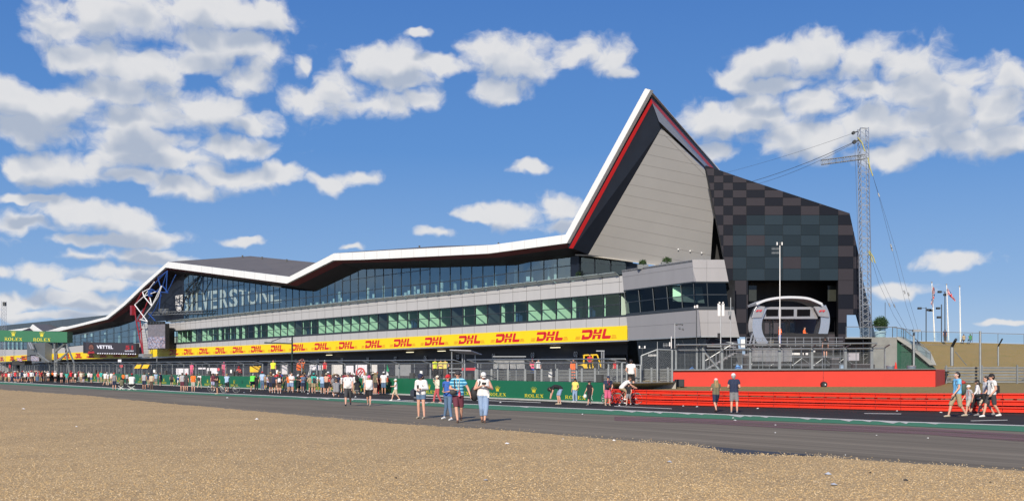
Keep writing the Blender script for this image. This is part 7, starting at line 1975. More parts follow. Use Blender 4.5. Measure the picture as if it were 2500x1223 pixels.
H4 = P_(1180, 1031, 910, 6, 'phone', 'tank', 'white', 'capri', 'pale denim', 'cap', 'white', 'fair', skin=0, shoe='brown', hero=2, bulk=1.12, desc='person in white cap, white vest top and pale blue cropped trousers, looking at a phone', over={'elL': (-.30, .0, 1.17), 'elR': (.31, .0, 1.17), 'wrL': (-.09, -.24, 1.27), 'wrR': (.10, -.24, 1.25), 'knL': (-.07, -.06, .50), 'anL': (-.04, .10, .10), 'knR': (.09, -.12, .50), 'anR': (.03, -.18, .09)})
H5 = P_(1068, 983, 917, -60, 'cross', 'long', 'cream', 'trousers', 'blush red', 'cap', 'cream', 'dark', shoe='beige', fem=True, hero=1, desc='person in cream jacket, dusty red trousers and pale cap with hands near the face', over={'wrL': (-.03, -.26, 1.38), 'wrR': (.06, -.22, 1.42), 'knL': (-.10, -.14, .50), 'anL': (-.1, -.22, .09), 'anR': (.1, .22, .1)})
H6 = P_(850, 991, 909, 4, 'walk', 'tee', 'white', 'long shorts', 'charcoal', 'cap', 'grey', 'grey', skin=0, shoe='black', hero=1, bulk=1.22, desc='broad person in white t-shirt, long charcoal shorts and grey cap, walking forward')
H7 = P_(901, 990, 917, 0, 'walk2', 'tank', 'white', 'shorts', 'black', 'cap', 'hot pink', 'fair', shoe='beige', fem=True, hero=1, bulk=1.18, desc='person in bright pink cap, white vest top and black shorts with a lanyard')
H8 = P_(966, 978, 925, -75, 'walk', 'tee', 'white', 'shorts', 'beige', 'cap', 'white', 'fair', shoe='white', hero=1, desc='child in white cap, white t-shirt and beige shorts walking to the right', over={'wrR': (.06, -.32, 1.18), 'elR': (.22, -.06, 1.18), 'wrL': (-.06, -.30, 1.14), 'elL': (-.22, -.04, 1.16)})
H9 = P_(1361, 987, 945, -82, 'bend', 'tee', 'black', 'shorts', 'pale denim', 'cap', 'black', 'dark', shoe='beige', hero=1, desc='person in black t-shirt and pale denim shorts bending down to the ground')
H10 = P_(1404, 982, 924, -35, 'stand2', 'tee', 'yellow', 'trousers', 'pale denim', 'cap', 'black', 'dark', shoe='white', hero=1, fem=True, desc='person in pale yellow top, blue jeans and black cap before the green wall')
H11 = P_(1439, 989, 930, -50, 'walk2', 'tee', 'black', 'long shorts', 'black', 'cap', 'black', 'dark', shoe='grey', hero=1, bulk=1.12, desc='person all in black with a white plastic bag, by the green wall')
H12 = P_(1484, 990, 918, 10, 'stand2', 'tee', 'navy', 'long shorts', 'pink', 'cap', 'navy', 'brown', shoe='beige', hero=1, bulk=1.15, desc='person in navy t-shirt and deep pink shorts standing before the bicycles')
H14 = person(1541, 952, 909, 165, 'stand2', 'tee', 'white', 'shorts', 'black', 'short', 'black', 'dark', hero=1, group=CR, base=PZ(1541, 61.5, ZS), sc=1.82, desc='person in white shirt and black shorts standing behind the red barrier')
H15 = P_(1535, 989, 936, -20, 'walk', 'tee', 'black', 'shorts', 'grey', 'cap', 'black', 'dark', shoe='white', hero=1, desc='child in black t-shirt, grey shorts and black cap beside the right bicycle')
H16 = P_(1748, 1006, 924, 190, 'walk', 'tee', 'olive', 'shorts', 'navy', 'cap', 'pale pink', 'fair', shoe='brown', hero=1, fem=True, desc='person seen from behind in olive top, navy shorts and pale cap before the red barrier', over={'elL': (-.24, -.05, 1.16), 'wrL': (-.10, -.25, 1.18), 'elR': (.24, -.05, 1.16), 'wrR': (.10, -.25, 1.18)})
H17 = P_(1792, 1008, 912, 160, 'stand2', 'tee', 'navy', 'shorts', 'grey', 'cap', 'white', 'grey', shoe='grey', hero=1, desc='tall person seen from behind in navy team shirt, grey shorts and white cap', over={'elR': (.26, -.02, 1.16), 'wrR': (.18, -.28, 1.10), 'elL': (-.25, 0, 1.15), 'wrL': (-.12, -.26, 1.12)})
H18 = P_(2337, 1019, 909, -85, 'walk', 'tee', 'sky blue', 'long shorts', 'khaki', 'short', 'black', 'dark', shoe='beige', hero=2, desc='person in sky blue t-shirt and khaki shorts with sunglasses, walking right')
H19 = P_(2365, 1015, 940, -80, 'walk2', 'tee', 'light grey', 'shorts', 'stone', 'cap', 'white', 'fair', shoe='grey', hero=1, desc='child in white cap, light grey t-shirt and pale shorts walking right')
H20 = P_(2386, 1009, 928, -110, 'walk', 'long', 'white', 'capri', 'black', 'cap', 'black', 'dark', shoe='black', hero=1, fem=True, desc='person in loose white top, black cropped trousers and black cap, walking away')
H21 = P_(2407, 1016, 919, -95, 'walk', 'tee', 'white', 'shorts', 'beige', 'short', 'black', 'dark', shoe='grey', hero=1, desc='person in white t-shirt and beige shorts half hidden behind a friend at far right')
H22 = P_(2421, 1019, 913, -78, 'walk', 'tee', 'white', 'shorts', 'charcoal', 'cap', 'black', 'dark', shoe='white', hero=2, desc='person in white t-shirt, dark shorts and black cap, rightmost walker on the track', over={'elL': (-.24, .02, 1.15), 'wrL': (-.22, -.14, .98), 'elR': (.24, .02, 1.15), 'wrR': (.22, -.16, .96)})
# stripes of the turquoise polo shirt: darker and lighter zones on the shirt material
sm_ = bpy.data.materials.new('striped_cloth'); sm_.use_nodes = True; t = sm_.node_tree; b_ = t.nodes['Principled BSDF']; tcn = t.nodes.new('ShaderNodeTexCoord'); spx = t.nodes.new('ShaderNodeSeparateXYZ'); t.links.new(tcn.outputs['Object'], spx.inputs[0])
wv = t.nodes.new('ShaderNodeMath'); wv.operation = 'PINGPONG'; t.links.new(spx.outputs[2], wv.inputs[0]); wv.inputs[1].default_value = .055
ml_ = t.nodes.new('ShaderNodeMath'); ml_.operation = 'MULTIPLY'; t.links.new(wv.outputs[0], ml_.inputs[0]); ml_.inputs[1].default_value = 1 / .055
t.links.new(ramp(t, ml_.outputs[0], [(0, (.02, .09, .20)), (.35, (.02, .22, .42)), (.6, (.06, .42, .62)), (.9, (.42, .72, .80))]), b_.inputs['Base Color']); b_.inputs['Roughness'].default_value = .85
for ch in H3.children:
    if ch.name.startswith('shirt'): ch.material_slots[0].material = sm_

# --- things carried
def on(p, J, s, off):   # local figure coordinates -> world
    return p.matrix_basis @ Vector(off)
def carry(p, name, cat, label, build, mats, group=None, **k):
    mb = MB(); build(mb); me_name = name
    o = mb.build(name, mats, None, **k)
    for v_ in o.data.vertices: v_.co = p.matrix_basis @ v_.co
    c = sum((Vector(v_.co) for v_ in o.data.vertices), Vector()) / len(o.data.vertices)
    for v_ in o.data.vertices: v_.co -= c
    o.location = c; tag(o, label, cat, group); return o
def bag_round(cx, cy, cz, rx, ry, rz): 
    def f(mb): mb.ball((cx, cy, cz), 1, 0, 14, 9, (rx, ry, rz))
    return f
def strap(mb, pts, w=.018, mi=0):
    for a, c in zip(pts[:-1], pts[1:]): mb.tube(a, c, w, n=5, mi=mi)
def pack(h=.42, w=.28, d=.16, z=1.22, y=.19):
    def f(mb):
        mb.ball((0, y, z - .05), 1, 0, 14, 9, (w / 2, d / 2 + .02, h / 2)); mb.box((0, y + .01, z - .08), (w * .86, d, h * .7)); mb.ball((0, y + d / 2 + .02, z - .12), 1, 0, 10, 6, (w * .34, .05, h * .22))
        for s in (-1, 1): strap(mb, [(s * .10, y - .05, z + .14), (s * .12, .02, 1.49), (s * .12, -.12, 1.38), (s * .14, -.08, 1.18), (s * .12, y - .05, z - .16)], .014)
    return f
bkm = mat('bag_black', (.018, .018, .02), .7, 0, .2, 10, .2, 30); nvb = mat('bag_navy', (.02, .028, .05), .7, 0, .2, 10); tanb = mat('bag_tan', (.48, .28, .10), .6)
def fbag(mb):
    mb.box((-.33, .05, .98), (.16, .34, .22)); mb.ball((-.33, .05, 1.02), 1, 0, 12, 8, (.10, .19, .14)); strap(mb, [(-.33, .05, 1.12), (-.16, .02, 1.50), (.14, -.13, 1.25)], .014); mb.box((-.415, .05, 1.0), (.01, .24, .04), 1)
carry(H1, 'shoulder_bag', 'bag', 'navy shoulder bag with a tan stripe hanging beside the person looking at a phone', fbag, [nvb, tanb])
def ph(mb): mb.box((0.02, -.36, 1.24), (.08, .015, .14))
carry(H1, 'phone', 'phone', 'phone held by the person in navy cap and white shirt', ph, black_m)
carry(H4, 'phone', 'phone', 'phone held by the person in white cap and vest top', lambda mb: mb.box((0.0, -.34, 1.36), (.15, .015, .08)), black_m)
carry(H4, 'backpack', 'backpack', 'large black backpack slung at the side of the person in white vest top', lambda mb: (mb.ball((-.30, .12, 1.0), 1, 0, 16, 10, (.16, .13, .26)), strap(mb, [(-.26, .06, 1.2), (-.13, 0, 1.50), (-.13, -.13, 1.40), (-.2, -.12, 1.2)], .022)), bkm, smooth=True)
carry(H4, 'wristband_pouch', 'pouch', 'small white pouch dangling at the hip of the person in white vest top', lambda mb: mb.box((.16, -.17, .93), (.06, .03, .12)), white_p)
carry(H2, 'backpack', 'backpack', 'black backpack on the back of the long haired person in red cap', pack(.44, .28, .17), bkm)
carry(H3, 'camera_bag', 'bag', 'small dark grey bag held at the waist of the person in striped polo shirt', lambda mb: (mb.ball((-.16, -.22, 1.04), 1, 0, 12, 8, (.12, .09, .10)), strap(mb, [(-.1, -.2, 1.12), (-.12, -.12, 1.45), (-.10, .05, 1.5)], .018)), mat('bag_grey', (.05, .05, .05), .7))
carry(H3, 'water_bottle', 'bottle', 'pink water bottle hanging in front of the person in striped polo shirt', lambda mb: (mb.tube((.06, -.20, .90), (.06, -.20, 1.08), .035, n=10), mb.tube((.06, -.20, 1.08), (.06, -.2, 1.11), .02, n=8)), mat('bottle_pink', (.80, .12, .18), .3))
carry(H3, 'lanyard', 'lanyard', 'pale lanyard round the neck of the person in striped polo shirt', lambda mb: strap(mb, [(-.07, -.06, 1.5), (-.03, -.165, 1.32), (.05, -.2, 1.12), (.04, -.17, 1.32), (.07, -.06, 1.5)], .009), mat('lanyard_m', (.55, .48, .35), .7))
carry(H7, 'lanyard', 'lanyard', 'lanyard with a white pass worn by the person in pink cap', lambda mb: (strap(mb, [(-.07, -.06, 1.5), (0, -.18, 1.12), (.07, -.06, 1.5)], .009), mb.box((0, -.2, 1.08), (.08, .01, .1))), white_p)
carry(H6, 'backpack', 'backpack', 'black backpack worn by the broad person in white t-shirt', pack(), bkm)
carry(H11, 'plastic_bag', 'bag', 'white plastic bag in the hand of the person all in black', lambda mb: mb.ball((-.24, -.20, .66), 1, 0, 10, 7, (.12, .14, .16)), white_p)
carry(H12, 'camera_bag', 'bag', 'black bag across the chest of the person in deep pink shorts', lambda mb: (mb.ball((-.04, -.19, 1.12), 1, 0, 12, 8, (.15, .09, .13)), strap(mb, [(-.1, -.2, 1.2), (.12, -.1, 1.48)], .02)), bkm)
carry(H12, 'lanyard', 'lanyard', 'red lanyard with a white pass on the person in deep pink shorts', lambda mb: (strap(mb, [(-.07, -.06, 1.5), (.06, -.22, 1.10), (.07, -.06, 1.5)], .009), mb.box((.07, -.25, 1.0), (.07, .01, .1))), [red_stripe])
carry(H18, 'backpack', 'backpack', 'green and grey hiking backpack with a red top worn at far right', lambda mb: (mb.ball((0, .22, 1.13), 1, 0, 14, 9, (.17, .13, .27)), mb.ball((0, .20, 1.36), 1, 1, 12, 7, (.16, .12, .09)), [strap(mb, [(s * .1, .12, 1.42), (s * .12, 0, 1.5), (s * .12, -.13, 1.38), (s * .15, -.05, 1.1)], .014) for s in (-1, 1)]), [mat('pack_green', (.06, .09, .07), .7), mat('pack_red', (.40, .04, .03), .7)], smooth=True)
carry(H19, 'backpack', 'backpack', 'small red backpack on the child in white cap', pack(.36, .24, .13), mat('pack_red', (.40, .04, .03)))
carry(H22, 'backpack', 'backpack', 'black backpack on the rightmost walker in white t-shirt', pack(), bkm)
carry(H22, 'folding_chair', 'chair', 'black folded camping chair carried by the rightmost walker', lambda mb: (mb.tube((-.27, .45, 1.02), (-.27, -.5, .84), .055, n=8), mb.tube((-.27, -.1, .90), (-.27, -.55, .88), .07, n=8), mb.tube((-.30, .5, .96), (-.3, -.1, .88), .02, n=5), mb.tube((-.22, -.2, .75), (-.2, -.25, .95), .09, n=8)), bkm)
carry(H20, 'handbag', 'bag', 'dark bag hanging at the side of the person in loose white top', lambda mb: (mb.ball((.26, .05, .85), 1, 0, 10, 7, (.09, .15, .14)), strap(mb, [(.26, .05, .97), (.18, 0, 1.46)], .012)), nvb)
carry(H18, 'sunglasses', 'sunglasses', 'pale framed sunglasses on the person in sky blue t-shirt', lambda mb: (mb.tube((-.06, -.105, 1.655), (.06, -.105, 1.655), .018, n=6), mb.tube((-.095, .0, 1.66), (-.07, -.1, 1.655), .008, n=4), mb.tube((.095, .0, 1.66), (.07, -.1, 1.655), .008, n=4)), [white_p])
for hp, lab in ((H4, 'dark sunglasses on the person in white cap and vest top'), (H3, 'dark sunglasses on the person in striped polo shirt')):
    carry(hp, 'sunglasses', 'sunglasses', lab, lambda mb: mb.tube((-.06, -.115 - (.05 if hp is H4 else 0), 1.655 - (.045 if hp is H4 else 0)), (.06, -.115 - (.05 if hp is H4 else 0), 1.655 - (.045 if hp is H4 else 0)), .018, n=6), black_m)
carry(H17, 'camera', 'camera', 'dark camera held by the tall person in navy team shirt', lambda mb: (mb.box((.05, -.38, 1.12), (.14, .08, .10)), mb.tube((.05, -.42, 1.12), (.05, -.52, 1.12), .04)), black_m)

# ------------------------------------------------------------------ bicycles
def bicycle(base, rot, label, rim_c, frame_c, sc=1.0):
    o = empty('bicycle', base, label, 'bicycle', 'bicycles on the track'); 
    R_ = Matrix.Rotation(math.radians(rot), 4, 'Z') @ Matrix.Scale(sc, 4)
    def tr(p_): return base + (R_ @ Vector(p_))
    for x in (-.52, .52):
        mb = MB(); n = 24
        for i in range(n):
            a, c = 2 * math.pi * i / n, 2 * math.pi * (i + 1) / n
            mb.tube(tr((x + .325 * math.cos(a), 0, .34 + .325 * math.sin(a))), tr((x + .325 * math.cos(c), 0, .34 + .325 * math.sin(c))), .020 * sc, n=5)
        w_ = mb.build('wheel', black_m, o)
        mb = MB()
        for i in range(n):
            a, c = 2 * math.pi * i / n, 2 * math.pi * (i + 1) / n
            mb.tube(tr((x + .30 * math.cos(a), 0, .34 + .30 * math.sin(a))), tr((x + .30 * math.cos(c), 0, .34 + .30 * math.sin(c))), .011 * sc, n=4)
        mb.build('rim', rim_c, w_)
        mb = MB()
        for i in range(12): a = 2 * math.pi * i / 12; mb.tube(tr((x, 0, .34)), tr((x + .30 * math.cos(a), 0, .34 + .30 * math.sin(a))), .003 * sc, n=3)
        mb.build('spokes', galv_light, w_)
    mb = MB()
    for a, c in (((.52, 0, .34), (.40, 0, .78)), ((.42, 0, .70), (-.02, 0, .30)), ((.40, 0, .78), (-.15, 0, .78)), ((-.17, 0, .88), (-.02, 0, .30)), ((-.02, 0, .30), (-.52, 0, .34)), ((-.52, 0, .34), (-.14, 0, .76))): mb.tube(tr(a), tr(c), .018 * sc, n=6)
    mb.build('frame', frame_c, o)
    mb = MB(); mb.tube(tr((.40, 0, .78)), tr((.37, 0, .95)), .014 * sc); mb.tube(tr((.37, -.27, .96)), tr((.37, .27, .96)), .014 * sc); mb.build('handlebar', black_m, o)
    mb = MB(); mb.ball(tr((-.18, 0, .92)), 1, 0, 10, 6, (.13 * sc, .07 * sc, .04 * sc)); mb.build('saddle', black_m, o)
    mb = MB(); mb.tube(tr((-.02, -.06, .30)), tr((.06, -.06, .16)), .012 * sc); mb.tube(tr((-.02, .06, .30)), tr((-.10, .06, .44)), .012 * sc); mb.build('crank', dark_metal, o)
    return o
fr_blue = mat('frame_blue', (.06, .06, .35), .4); fr_red = mat('frame_red', (.45, .03, .03), .4)
bicycle(G(1478, 984), -20, 'bicycle with white rims propped behind the person in deep pink shorts', white_p, fr_blue)
bicycle(G(1505, 986.5), -12, 'bicycle between the person in pink shorts and the cyclist in white', galv_light, fr_red)
bicycle(G(1531, 987.5), -8, 'rightmost bicycle ridden by the cyclist in white shirt by the red barrier', galv_light, fr_red)
H13 = person(1527, 988, 921, 100, 'ride', 'tee', 'white', 'shorts', 'khaki', 'short', 'black', 'brown', hero=1, group=CR, base=G(1531, 987.3) + Vector((-.06, 0, 0)), desc='person in white t-shirt and khaki shorts astride the rightmost bicycle')
bicycle(G(531, 957.2), 20, 'bicycle of the person in black t-shirt on the left', galv_light, black_m)
bicycle(G(562, 959), -5, 'bicycle behind the person in pale blue shirt on the left', galv_light, black_m)

# --- the crowd by the wall: px, feet row, head row, facing, pose, top, colour, bottoms, colour, hat, colour, hair
SP = [
(118,931,906,180,'stand','tee','white','shorts','charcoal','cap','white'),(127,929,904,190,'photo','tee','black','shorts','khaki','short','black'),(135,933,905,170,'stand','tee','white','shorts','black','cap','white'),
(150,935,906,180,'photo','tee','pale pink','shorts','black','short','black'),(152,934,908,150,'stand2','tee','black','trousers','black','short','black'),(163,935,909,200,'stand2','tee','teal','shorts','grey','short','black'),
(173,934,905,180,'photo','tee','red','shorts','charcoal','cap','red'),(178,933,908,180,'stand2','tee','black','shorts','khaki','cap','white'),(184,934,908,140,'stand','tee','white','shorts','black','short','black'),(193,932,907,180,'up','tee','dark red','trousers','grey','cap','red'),(198,934,907,190,'stand','tee','cream','shorts','tan','short','black'),
(217,934,907,175,'stand','tee','white','trousers','black','short','black'),(223,935,908,150,'cross','tee','pale pink','shorts','denim','cap_back','black'),
(257,942,907,170,'walk','tee','white','shorts','khaki','short','black'),(262,941,909,200,'stand2','tee','white','trousers','beige','sunhat','white'),(272,938,908,180,'photo','tee','white','shorts','grey','cap','black'),(279,952,910,-160,'stand2','tank','grey','shorts','navy','cap','red'),
(301,938,911,185,'stand','tee','orange','trousers','black','short','black'),(310,939,910,170,'stand2','tee','light grey','trousers','charcoal','cap','black'),
(352,951,909,185,'stand','tank','light grey','shorts','navy','short','black'),(364,946,910,200,'stand2','tee','navy','shorts','khaki','cap','beige'),(370,951,912,175,'stand','tee','beige','trousers','brown','short','black'),(377,938,908,165,'photo','tee','charcoal','trousers','green','short','black'),(381,940,909,220,'stand','tee','pale blue','shorts','grey','sunhat','cream'),(392,943,909,-100,'stand2','tee','navy','shorts','charcoal','short','black'),
(419,942,912,180,'stand','tee','charcoal','shorts','black','short','black'),(436,942,915,185,'walk','tee','white','shorts','white','sunhat','white'),(445,955,910,190,'stand','tank','light grey','shorts','maroon','short','black'),(455,955,911,180,'stand','tee','charcoal','shorts','charcoal','cap','red'),(472,956,911,180,'stand','tee','orange','shorts','stone','short','black'),(487,949,912,170,'walk','tee','white','trousers','beige','cap','green'),
(520,953,911,200,'stand','tee','maroon','shorts','lavender','short','black'),(530,962,909,-70,'cross','tee','black','shorts','charcoal','cap','white'),(554,958,912,185,'photo','tee','pale blue','shorts','black','short','black'),
(617,957,912,180,'ride','tee','bright green','shorts','navy','short','black'),(626,954,915,190,'stand','tee','black','trousers','black','short','black'),(642,951,914,180,'stand','tee','dark red','shorts','brown','cap','dark red'),(648,951,915,200,'stand','tee','khaki','shorts','brown','short','black'),(655,953,915,150,'walk','tee','lavender','shorts','navy','short','black'),(662,959,911,180,'hips','tee','charcoal','shorts','navy','short','black'),(668,959,913,170,'stand','tee','navy','shorts','black','cap','white'),(682,960,912,185,'stand','tee','black','shorts','brown','cap','olive'),(687,950,915,200,'photo','tee','cream','shorts','khaki','cap','cream'),(700,956,914,-120,'walk','tee','charcoal','trousers','dark grey','short','black'),(706,957,914,200,'stand2','tee','orange','shorts','pale denim','short','black'),(712,959,911,20,'cross','tee','white','shorts','pale denim','short','grey'),(729,958,914,-30,'phone','tee','black','long shorts','black','cap','white'),(740,957,914,30,'phone','tee','denim','trousers','navy','short','brown'),
(758,959,915,180,'stand2','tee','khaki','shorts','olive','cap','black'),(766,960,911,200,'stand','tee','teal','shorts','khaki','cap','teal'),(772,957,914,165,'walk','tee','white','shorts','tan','short','black'),(787,960,913,180,'stand2','tee','pale blue','shorts','denim','short','black'),(790,958,916,190,'stand','tee','teal','trousers','black','short','black'),(797,963,911,185,'photo',None,'white','shorts','black','sunhat','beige'),(805,958,915,170,'stand','tee','dark red','shorts','black','cap','red'),(810,957,915,200,'stand2','tee','red','shorts','charcoal','short','black'),(816,964,912,150,'stand','tee','charcoal','shorts','black','cap','khaki'),(824,963,913,190,'stand2','tee','navy','shorts','charcoal','short','black'),(831,961,915,180,'photo','tee','white','shorts','olive','cap','white'),(837,958,915,180,'stand','tee','grey','shorts','charcoal','short','black'),
(862,956,913,180,'up','tee','red','trousers','black','cap','yellow'),(868,957,914,180,'stand','tee','red','shorts','black','short','black'),(872,963,925,190,'crouch','tee','black','shorts','grey','short','black'),(879,957,915,185,'photo','tee','cream','shorts','black','cap','red'),(886,958,915,180,'stand','tee','white','shorts','beige','cap','white'),(894,957,915,170,'stand','tee','white','shorts','olive','cap','black'),(913,957,916,175,'stand2','tee','black','shorts','charcoal','cap','black'),(922,963,919,180,'stand','long','red','trousers','red','cap','red'),(931,963,920,190,'stand','tee','charcoal','shorts','olive','cap','red'),(938,962,922,200,'stand2','tee','olive','trousers','black','short','black'),(821,970,925,180,'crouch','tee','grey','shorts','brown','short','brown')]
R2_ = random.Random(12)
for i, r in enumerate(SP):
    (px, fy, hy, rot, pose, top, tc_, bot, bc, hat, hc) = r
    P_(px, fy, hy, rot + R2_.uniform(-12, 12), pose, top, tc_, bot, bc, hat, hc, R2_.choice(('dark', 'brown', 'brown', 'fair', 'grey')), skin=int(R2_.random() < .35), shoe=R2_.choice(('white', 'black', 'brown', 'grey', 'beige')))
# dense cluster at far left
tops = ['white', 'white', 'red', 'red', 'black', 'navy', 'white', 'pale pink', 'dark red', 'grey', 'pale blue', 'maroon', 'charcoal', 'white', 'red']
bots = ['charcoal', 'black', 'denim', 'khaki', 'navy', 'brown', 'grey', 'pale denim']
hats = [('cap', 'white'), ('cap', 'red'), ('short', 'black'), ('short', 'black'), ('cap', 'white'), ('cap', 'black'), ('sunhat', 'cream')]
usedc = set()
for i in range(44):
    px = 1 + (i * 2.62) + R2_.uniform(-1.2, 1.2)
    row = i % 3
    fy = (926.0, 929.0, 932.0)[row] + px * .02 + R2_.uniform(-.4, .4)
    if px > 84: fy = min(fy, 931)
    for _ in range(30):
        tc_ = R2_.choice(tops); bc = R2_.choice(bots); ht = R2_.choice(hats)
        if (tc_, bc, ht) not in usedc: break
    usedc.add((tc_, bc, ht))
    Y_ = EYE * FPX / (fy - HY); hgt = R2_.uniform(1.62, 1.85)
    P_(px, fy, fy - hgt / Y_ * FPX, 180 + R2_.uniform(-50, 50), R2_.choice(('stand', 'stand2', 'photo', 'stand', 'walk', 'up')), 'tee', tc_, R2_.choice(('shorts', 'shorts', 'trousers')), bc, ht[0], ht[1], R2_.choice(('dark', 'brown', 'fair')), skin=int(R2_.random() < .3), shoe=R2_.choice(('white', 'black', 'grey')))
for i in range(34):
    px = R2_.choice((R2_.uniform(765, 940), R2_.uniform(640, 760), R2_.uniform(114, 300)))
    fy = interp(px, WALLB) + (R2_.uniform(.8, 3.0) if px > 600 else R2_.uniform(.5, 1.6))
    for _ in range(40):
        tc_ = R2_.choice(tops + ['orange', 'teal', 'olive', 'blue']); bc = R2_.choice(bots); ht = R2_.choice(hats)
        if (tc_, bc, ht) not in usedc: break
    usedc.add((tc_, bc, ht))
    Y_ = EYE * FPX / (fy - HY); hgt = R2_.uniform(1.6, 1.82)
    P_(px, fy, fy - hgt / Y_ * FPX, 180 + R2_.uniform(-60, 60), R2_.choice(('stand', 'stand2', 'photo', 'stand', 'hips', 'cross')), 'tee', tc_, R2_.choice(('shorts', 'shorts', 'trousers')), bc, ht[0], ht[1], R2_.choice(('dark', 'brown', 'fair')), skin=int(R2_.random() < .3), shoe=R2_.choice(('white', 'black', 'grey')))
# two seated on folding stools with white legs
def stool(px, fy, label, w=.5):
    q = G(px, fy); o = empty('folding_stool', q, label, 'stool', 'folding stools')
    mb = MB(); mb.box(q + Vector((0, .05, .40)), (w, .4, .05)); mb.build('seat', bkm, o)
    mb = MB()
    for s in (-.2, .2): mb.tube(q + Vector((-w / 2, s, 0)), q + Vector((w / 2, s, .40)), .022, n=6); mb.tube(q + Vector((w / 2, s, 0)), q + Vector((-w / 2, s, .40)), .022, n=6)
    mb.build('folding_legs', white_p, o)
stool(297, 951, 'folding stool with white legs under the seated person in dark green'); stool(322, 951.5, 'folding stool with white legs under the seated person in white and black', .7)
P_(297, 951, 922, 200, 'sit', 'tee', 'olive', 'shorts', 'charcoal', 'cap', 'black', desc='seated person in dark olive top on a folding stool, left one of two')
P_(322, 951.5, 912, 190, 'sit', 'tee', 'white', 'shorts', 'black', 'cap', 'red', bulk=1.15, desc='seated person in white top and red cap on a folding stool')
# stage crew and people behind the fence
ZDKK = ZDK + .12
WK = 'crew around the stage'
person(1903, 845, 801, -90, 'stand2', 'long', 'hi-vis orange', 'trousers', 'blue', 'short', 'black', 'dark', hero=1, group=WK, base=PZ(1904, 95.0, ZDKK), sc=1.75, desc='stage worker in bright orange top and blue trousers on the podium deck')
person(1964, 845, 806, 60, 'cross', 'long', 'hi-vis orange', 'trousers', 'charcoal', 'short', 'black', 'dark', hero=1, group=WK, base=PZ(1964, 96.6, ZDKK), sc=1.7, desc='stage worker in bright orange top reaching sideways behind the black board')
person(2015, 845, 819, 180, 'stand', 'tee', 'black', 'shorts', 'black', 'short', 'black', 'dark', hero=1, group=WK, base=P(2015, 872, 91.6), sc=1.8, desc='stage worker all in black standing at the right of the scaffold')
person(2307, 834, 808, 180, 'stand', 'tee', 'navy', 'trousers', 'charcoal', 'short', 'black', 'dark', hero=1, group=None, base=P(2307, 834.5, 121.8), sc=1.5, desc='lone person in dark clothes standing at the balustrade on the bank')
person(2353, 836, 820, 180, 'sit', 'tee', 'khaki', 'trousers', 'brown', 'short', 'black', 'brown', group=None, base=P(2353, 837, 121.8), sc=1.05, desc='seated person in khaki top behind the balustrade on the bank')
person(2369, 836, 818, 180, 'sit', 'tee', 'green', 'trousers', 'denim', 'cap', 'green', 'brown', group=None, base=P(2369, 837.5, 121.8), sc=1.1, desc='seated person in green top and green cap behind the balustrade')
PL_ = 'pit lane crew behind the fence'
for (px, Y, tc_, bc, hat, hc, pose, lab) in ((667, 98, 'hi-vis yellow', 'charcoal', 'short', 'black', 'stand', 'marshal in bright yellow top behind the fence left of the white barred board'), (731, 99, 'hi-vis orange', 'orange', 'cap', 'orange', 'stand2', 'marshal in orange overalls behind the fence just right of the lamp mast'), (738, 100, 'orange', 'yellow', 'cap', 'red', 'up', 'marshal in orange and yellow raising arms behind the fence'),
    (1062, 88, 'hi-vis yellow', 'black', 'short', 'black', 'stand2', 'marshal in yellow green vest behind the fence beside the two amber jackets'), (1076, 90, 'yellow', 'charcoal', 'short', 'black', 'cross', 'left marshal of the two in amber jackets under garage four'), (1087, 89, 'yellow', 'brown', 'short', 'black', 'hips', 'right marshal of the two in amber jackets under garage four'),
    (1224, 87, 'white', 'navy', 'short', 'black', 'stand', 'person in white top seen under the grey louvred pit stand'), (1300, 88, 'hot pink', 'blue', 'cap', 'red', 'cross', 'person in pink top behind the guard rail right of the pit stand'), (1314, 87, 'white', 'black', 'short', 'black', 'stand2', 'person in white shirt behind the guard rail right of the pit stand'), (1400, 86, 'hi-vis orange', 'hi-vis orange', 'short', 'black', 'stand', 'worker in orange overalls beside the front of the forklift'), (1503, 90, 'red', 'black', 'short', 'black', 'stand', 'person in red top in the dark garage mouth right of the forklift'),
    (547, 118, 'pink', 'pink', 'cap', 'pink', 'stand', 'person in pink costume with a flag behind the fence on the left'), (468, 140, 'hot pink', 'pink', 'short', 'black', 'stand', 'person in pink behind the far fence left of the pale panel'), (586, 112, 'red', 'charcoal', 'cap', 'red', 'crouch', 'person in red crouching behind the fence left of the yellow slatted awning'), (793, 100, 'red', 'black', 'cap', 'white', 'stand', 'person in red behind the fence left of the cream board'), (1420, 87, 'red', 'black', 'short', 'black', 'sit', 'driver in red sitting in the forklift cab')):
    z = ZA if 'forklift cab' not in lab else ZA + .95
    person(px, 0, 0, R2_.uniform(-40, 40), pose, 'tee' if tc_ not in ('hi-vis orange',) else 'long', tc_, 'trousers', bc, hat, hc, 'dark', group=PL_, base=PZ(px if 'cab' not in lab else 1440, Y + (1.0 if 'cab' in lab else 0), z), sc=1.75 if pose not in ('crouch', 'sit') else 1.2, desc=lab)
# crowd backpacks
def pk_on(px, col, lab):
    c = [p_ for p_ in PEOPLE if abs(p_[0] - px) < 1.2 and p_[1].get('group') == CR]
    if c: carry(c[0][1], 'backpack', 'backpack', lab, pack(), mat('pk_' + col.replace(' ', '_'), CN[col], .8), 'backpacks in the crowd')
pk_on(436, 'blue', 'blue backpack on the person in white sun hat on the left'); pk_on(487, 'charcoal', 'dark backpack on the person in white top and beige trousers'); pk_on(766, 'charcoal', 'dark backpack on the person in teal cap')
pk_on(816, 'grey', 'grey backpack on the person in khaki cap in the middle crowd'); pk_on(931, 'navy', 'navy backpack on the person in red cap near the green, white and orange flag'); pk_on(872, 'black', 'black backpack on the crouching person in black top'); pk_on(682, 'white', 'white patterned backpack on the person in olive cap')
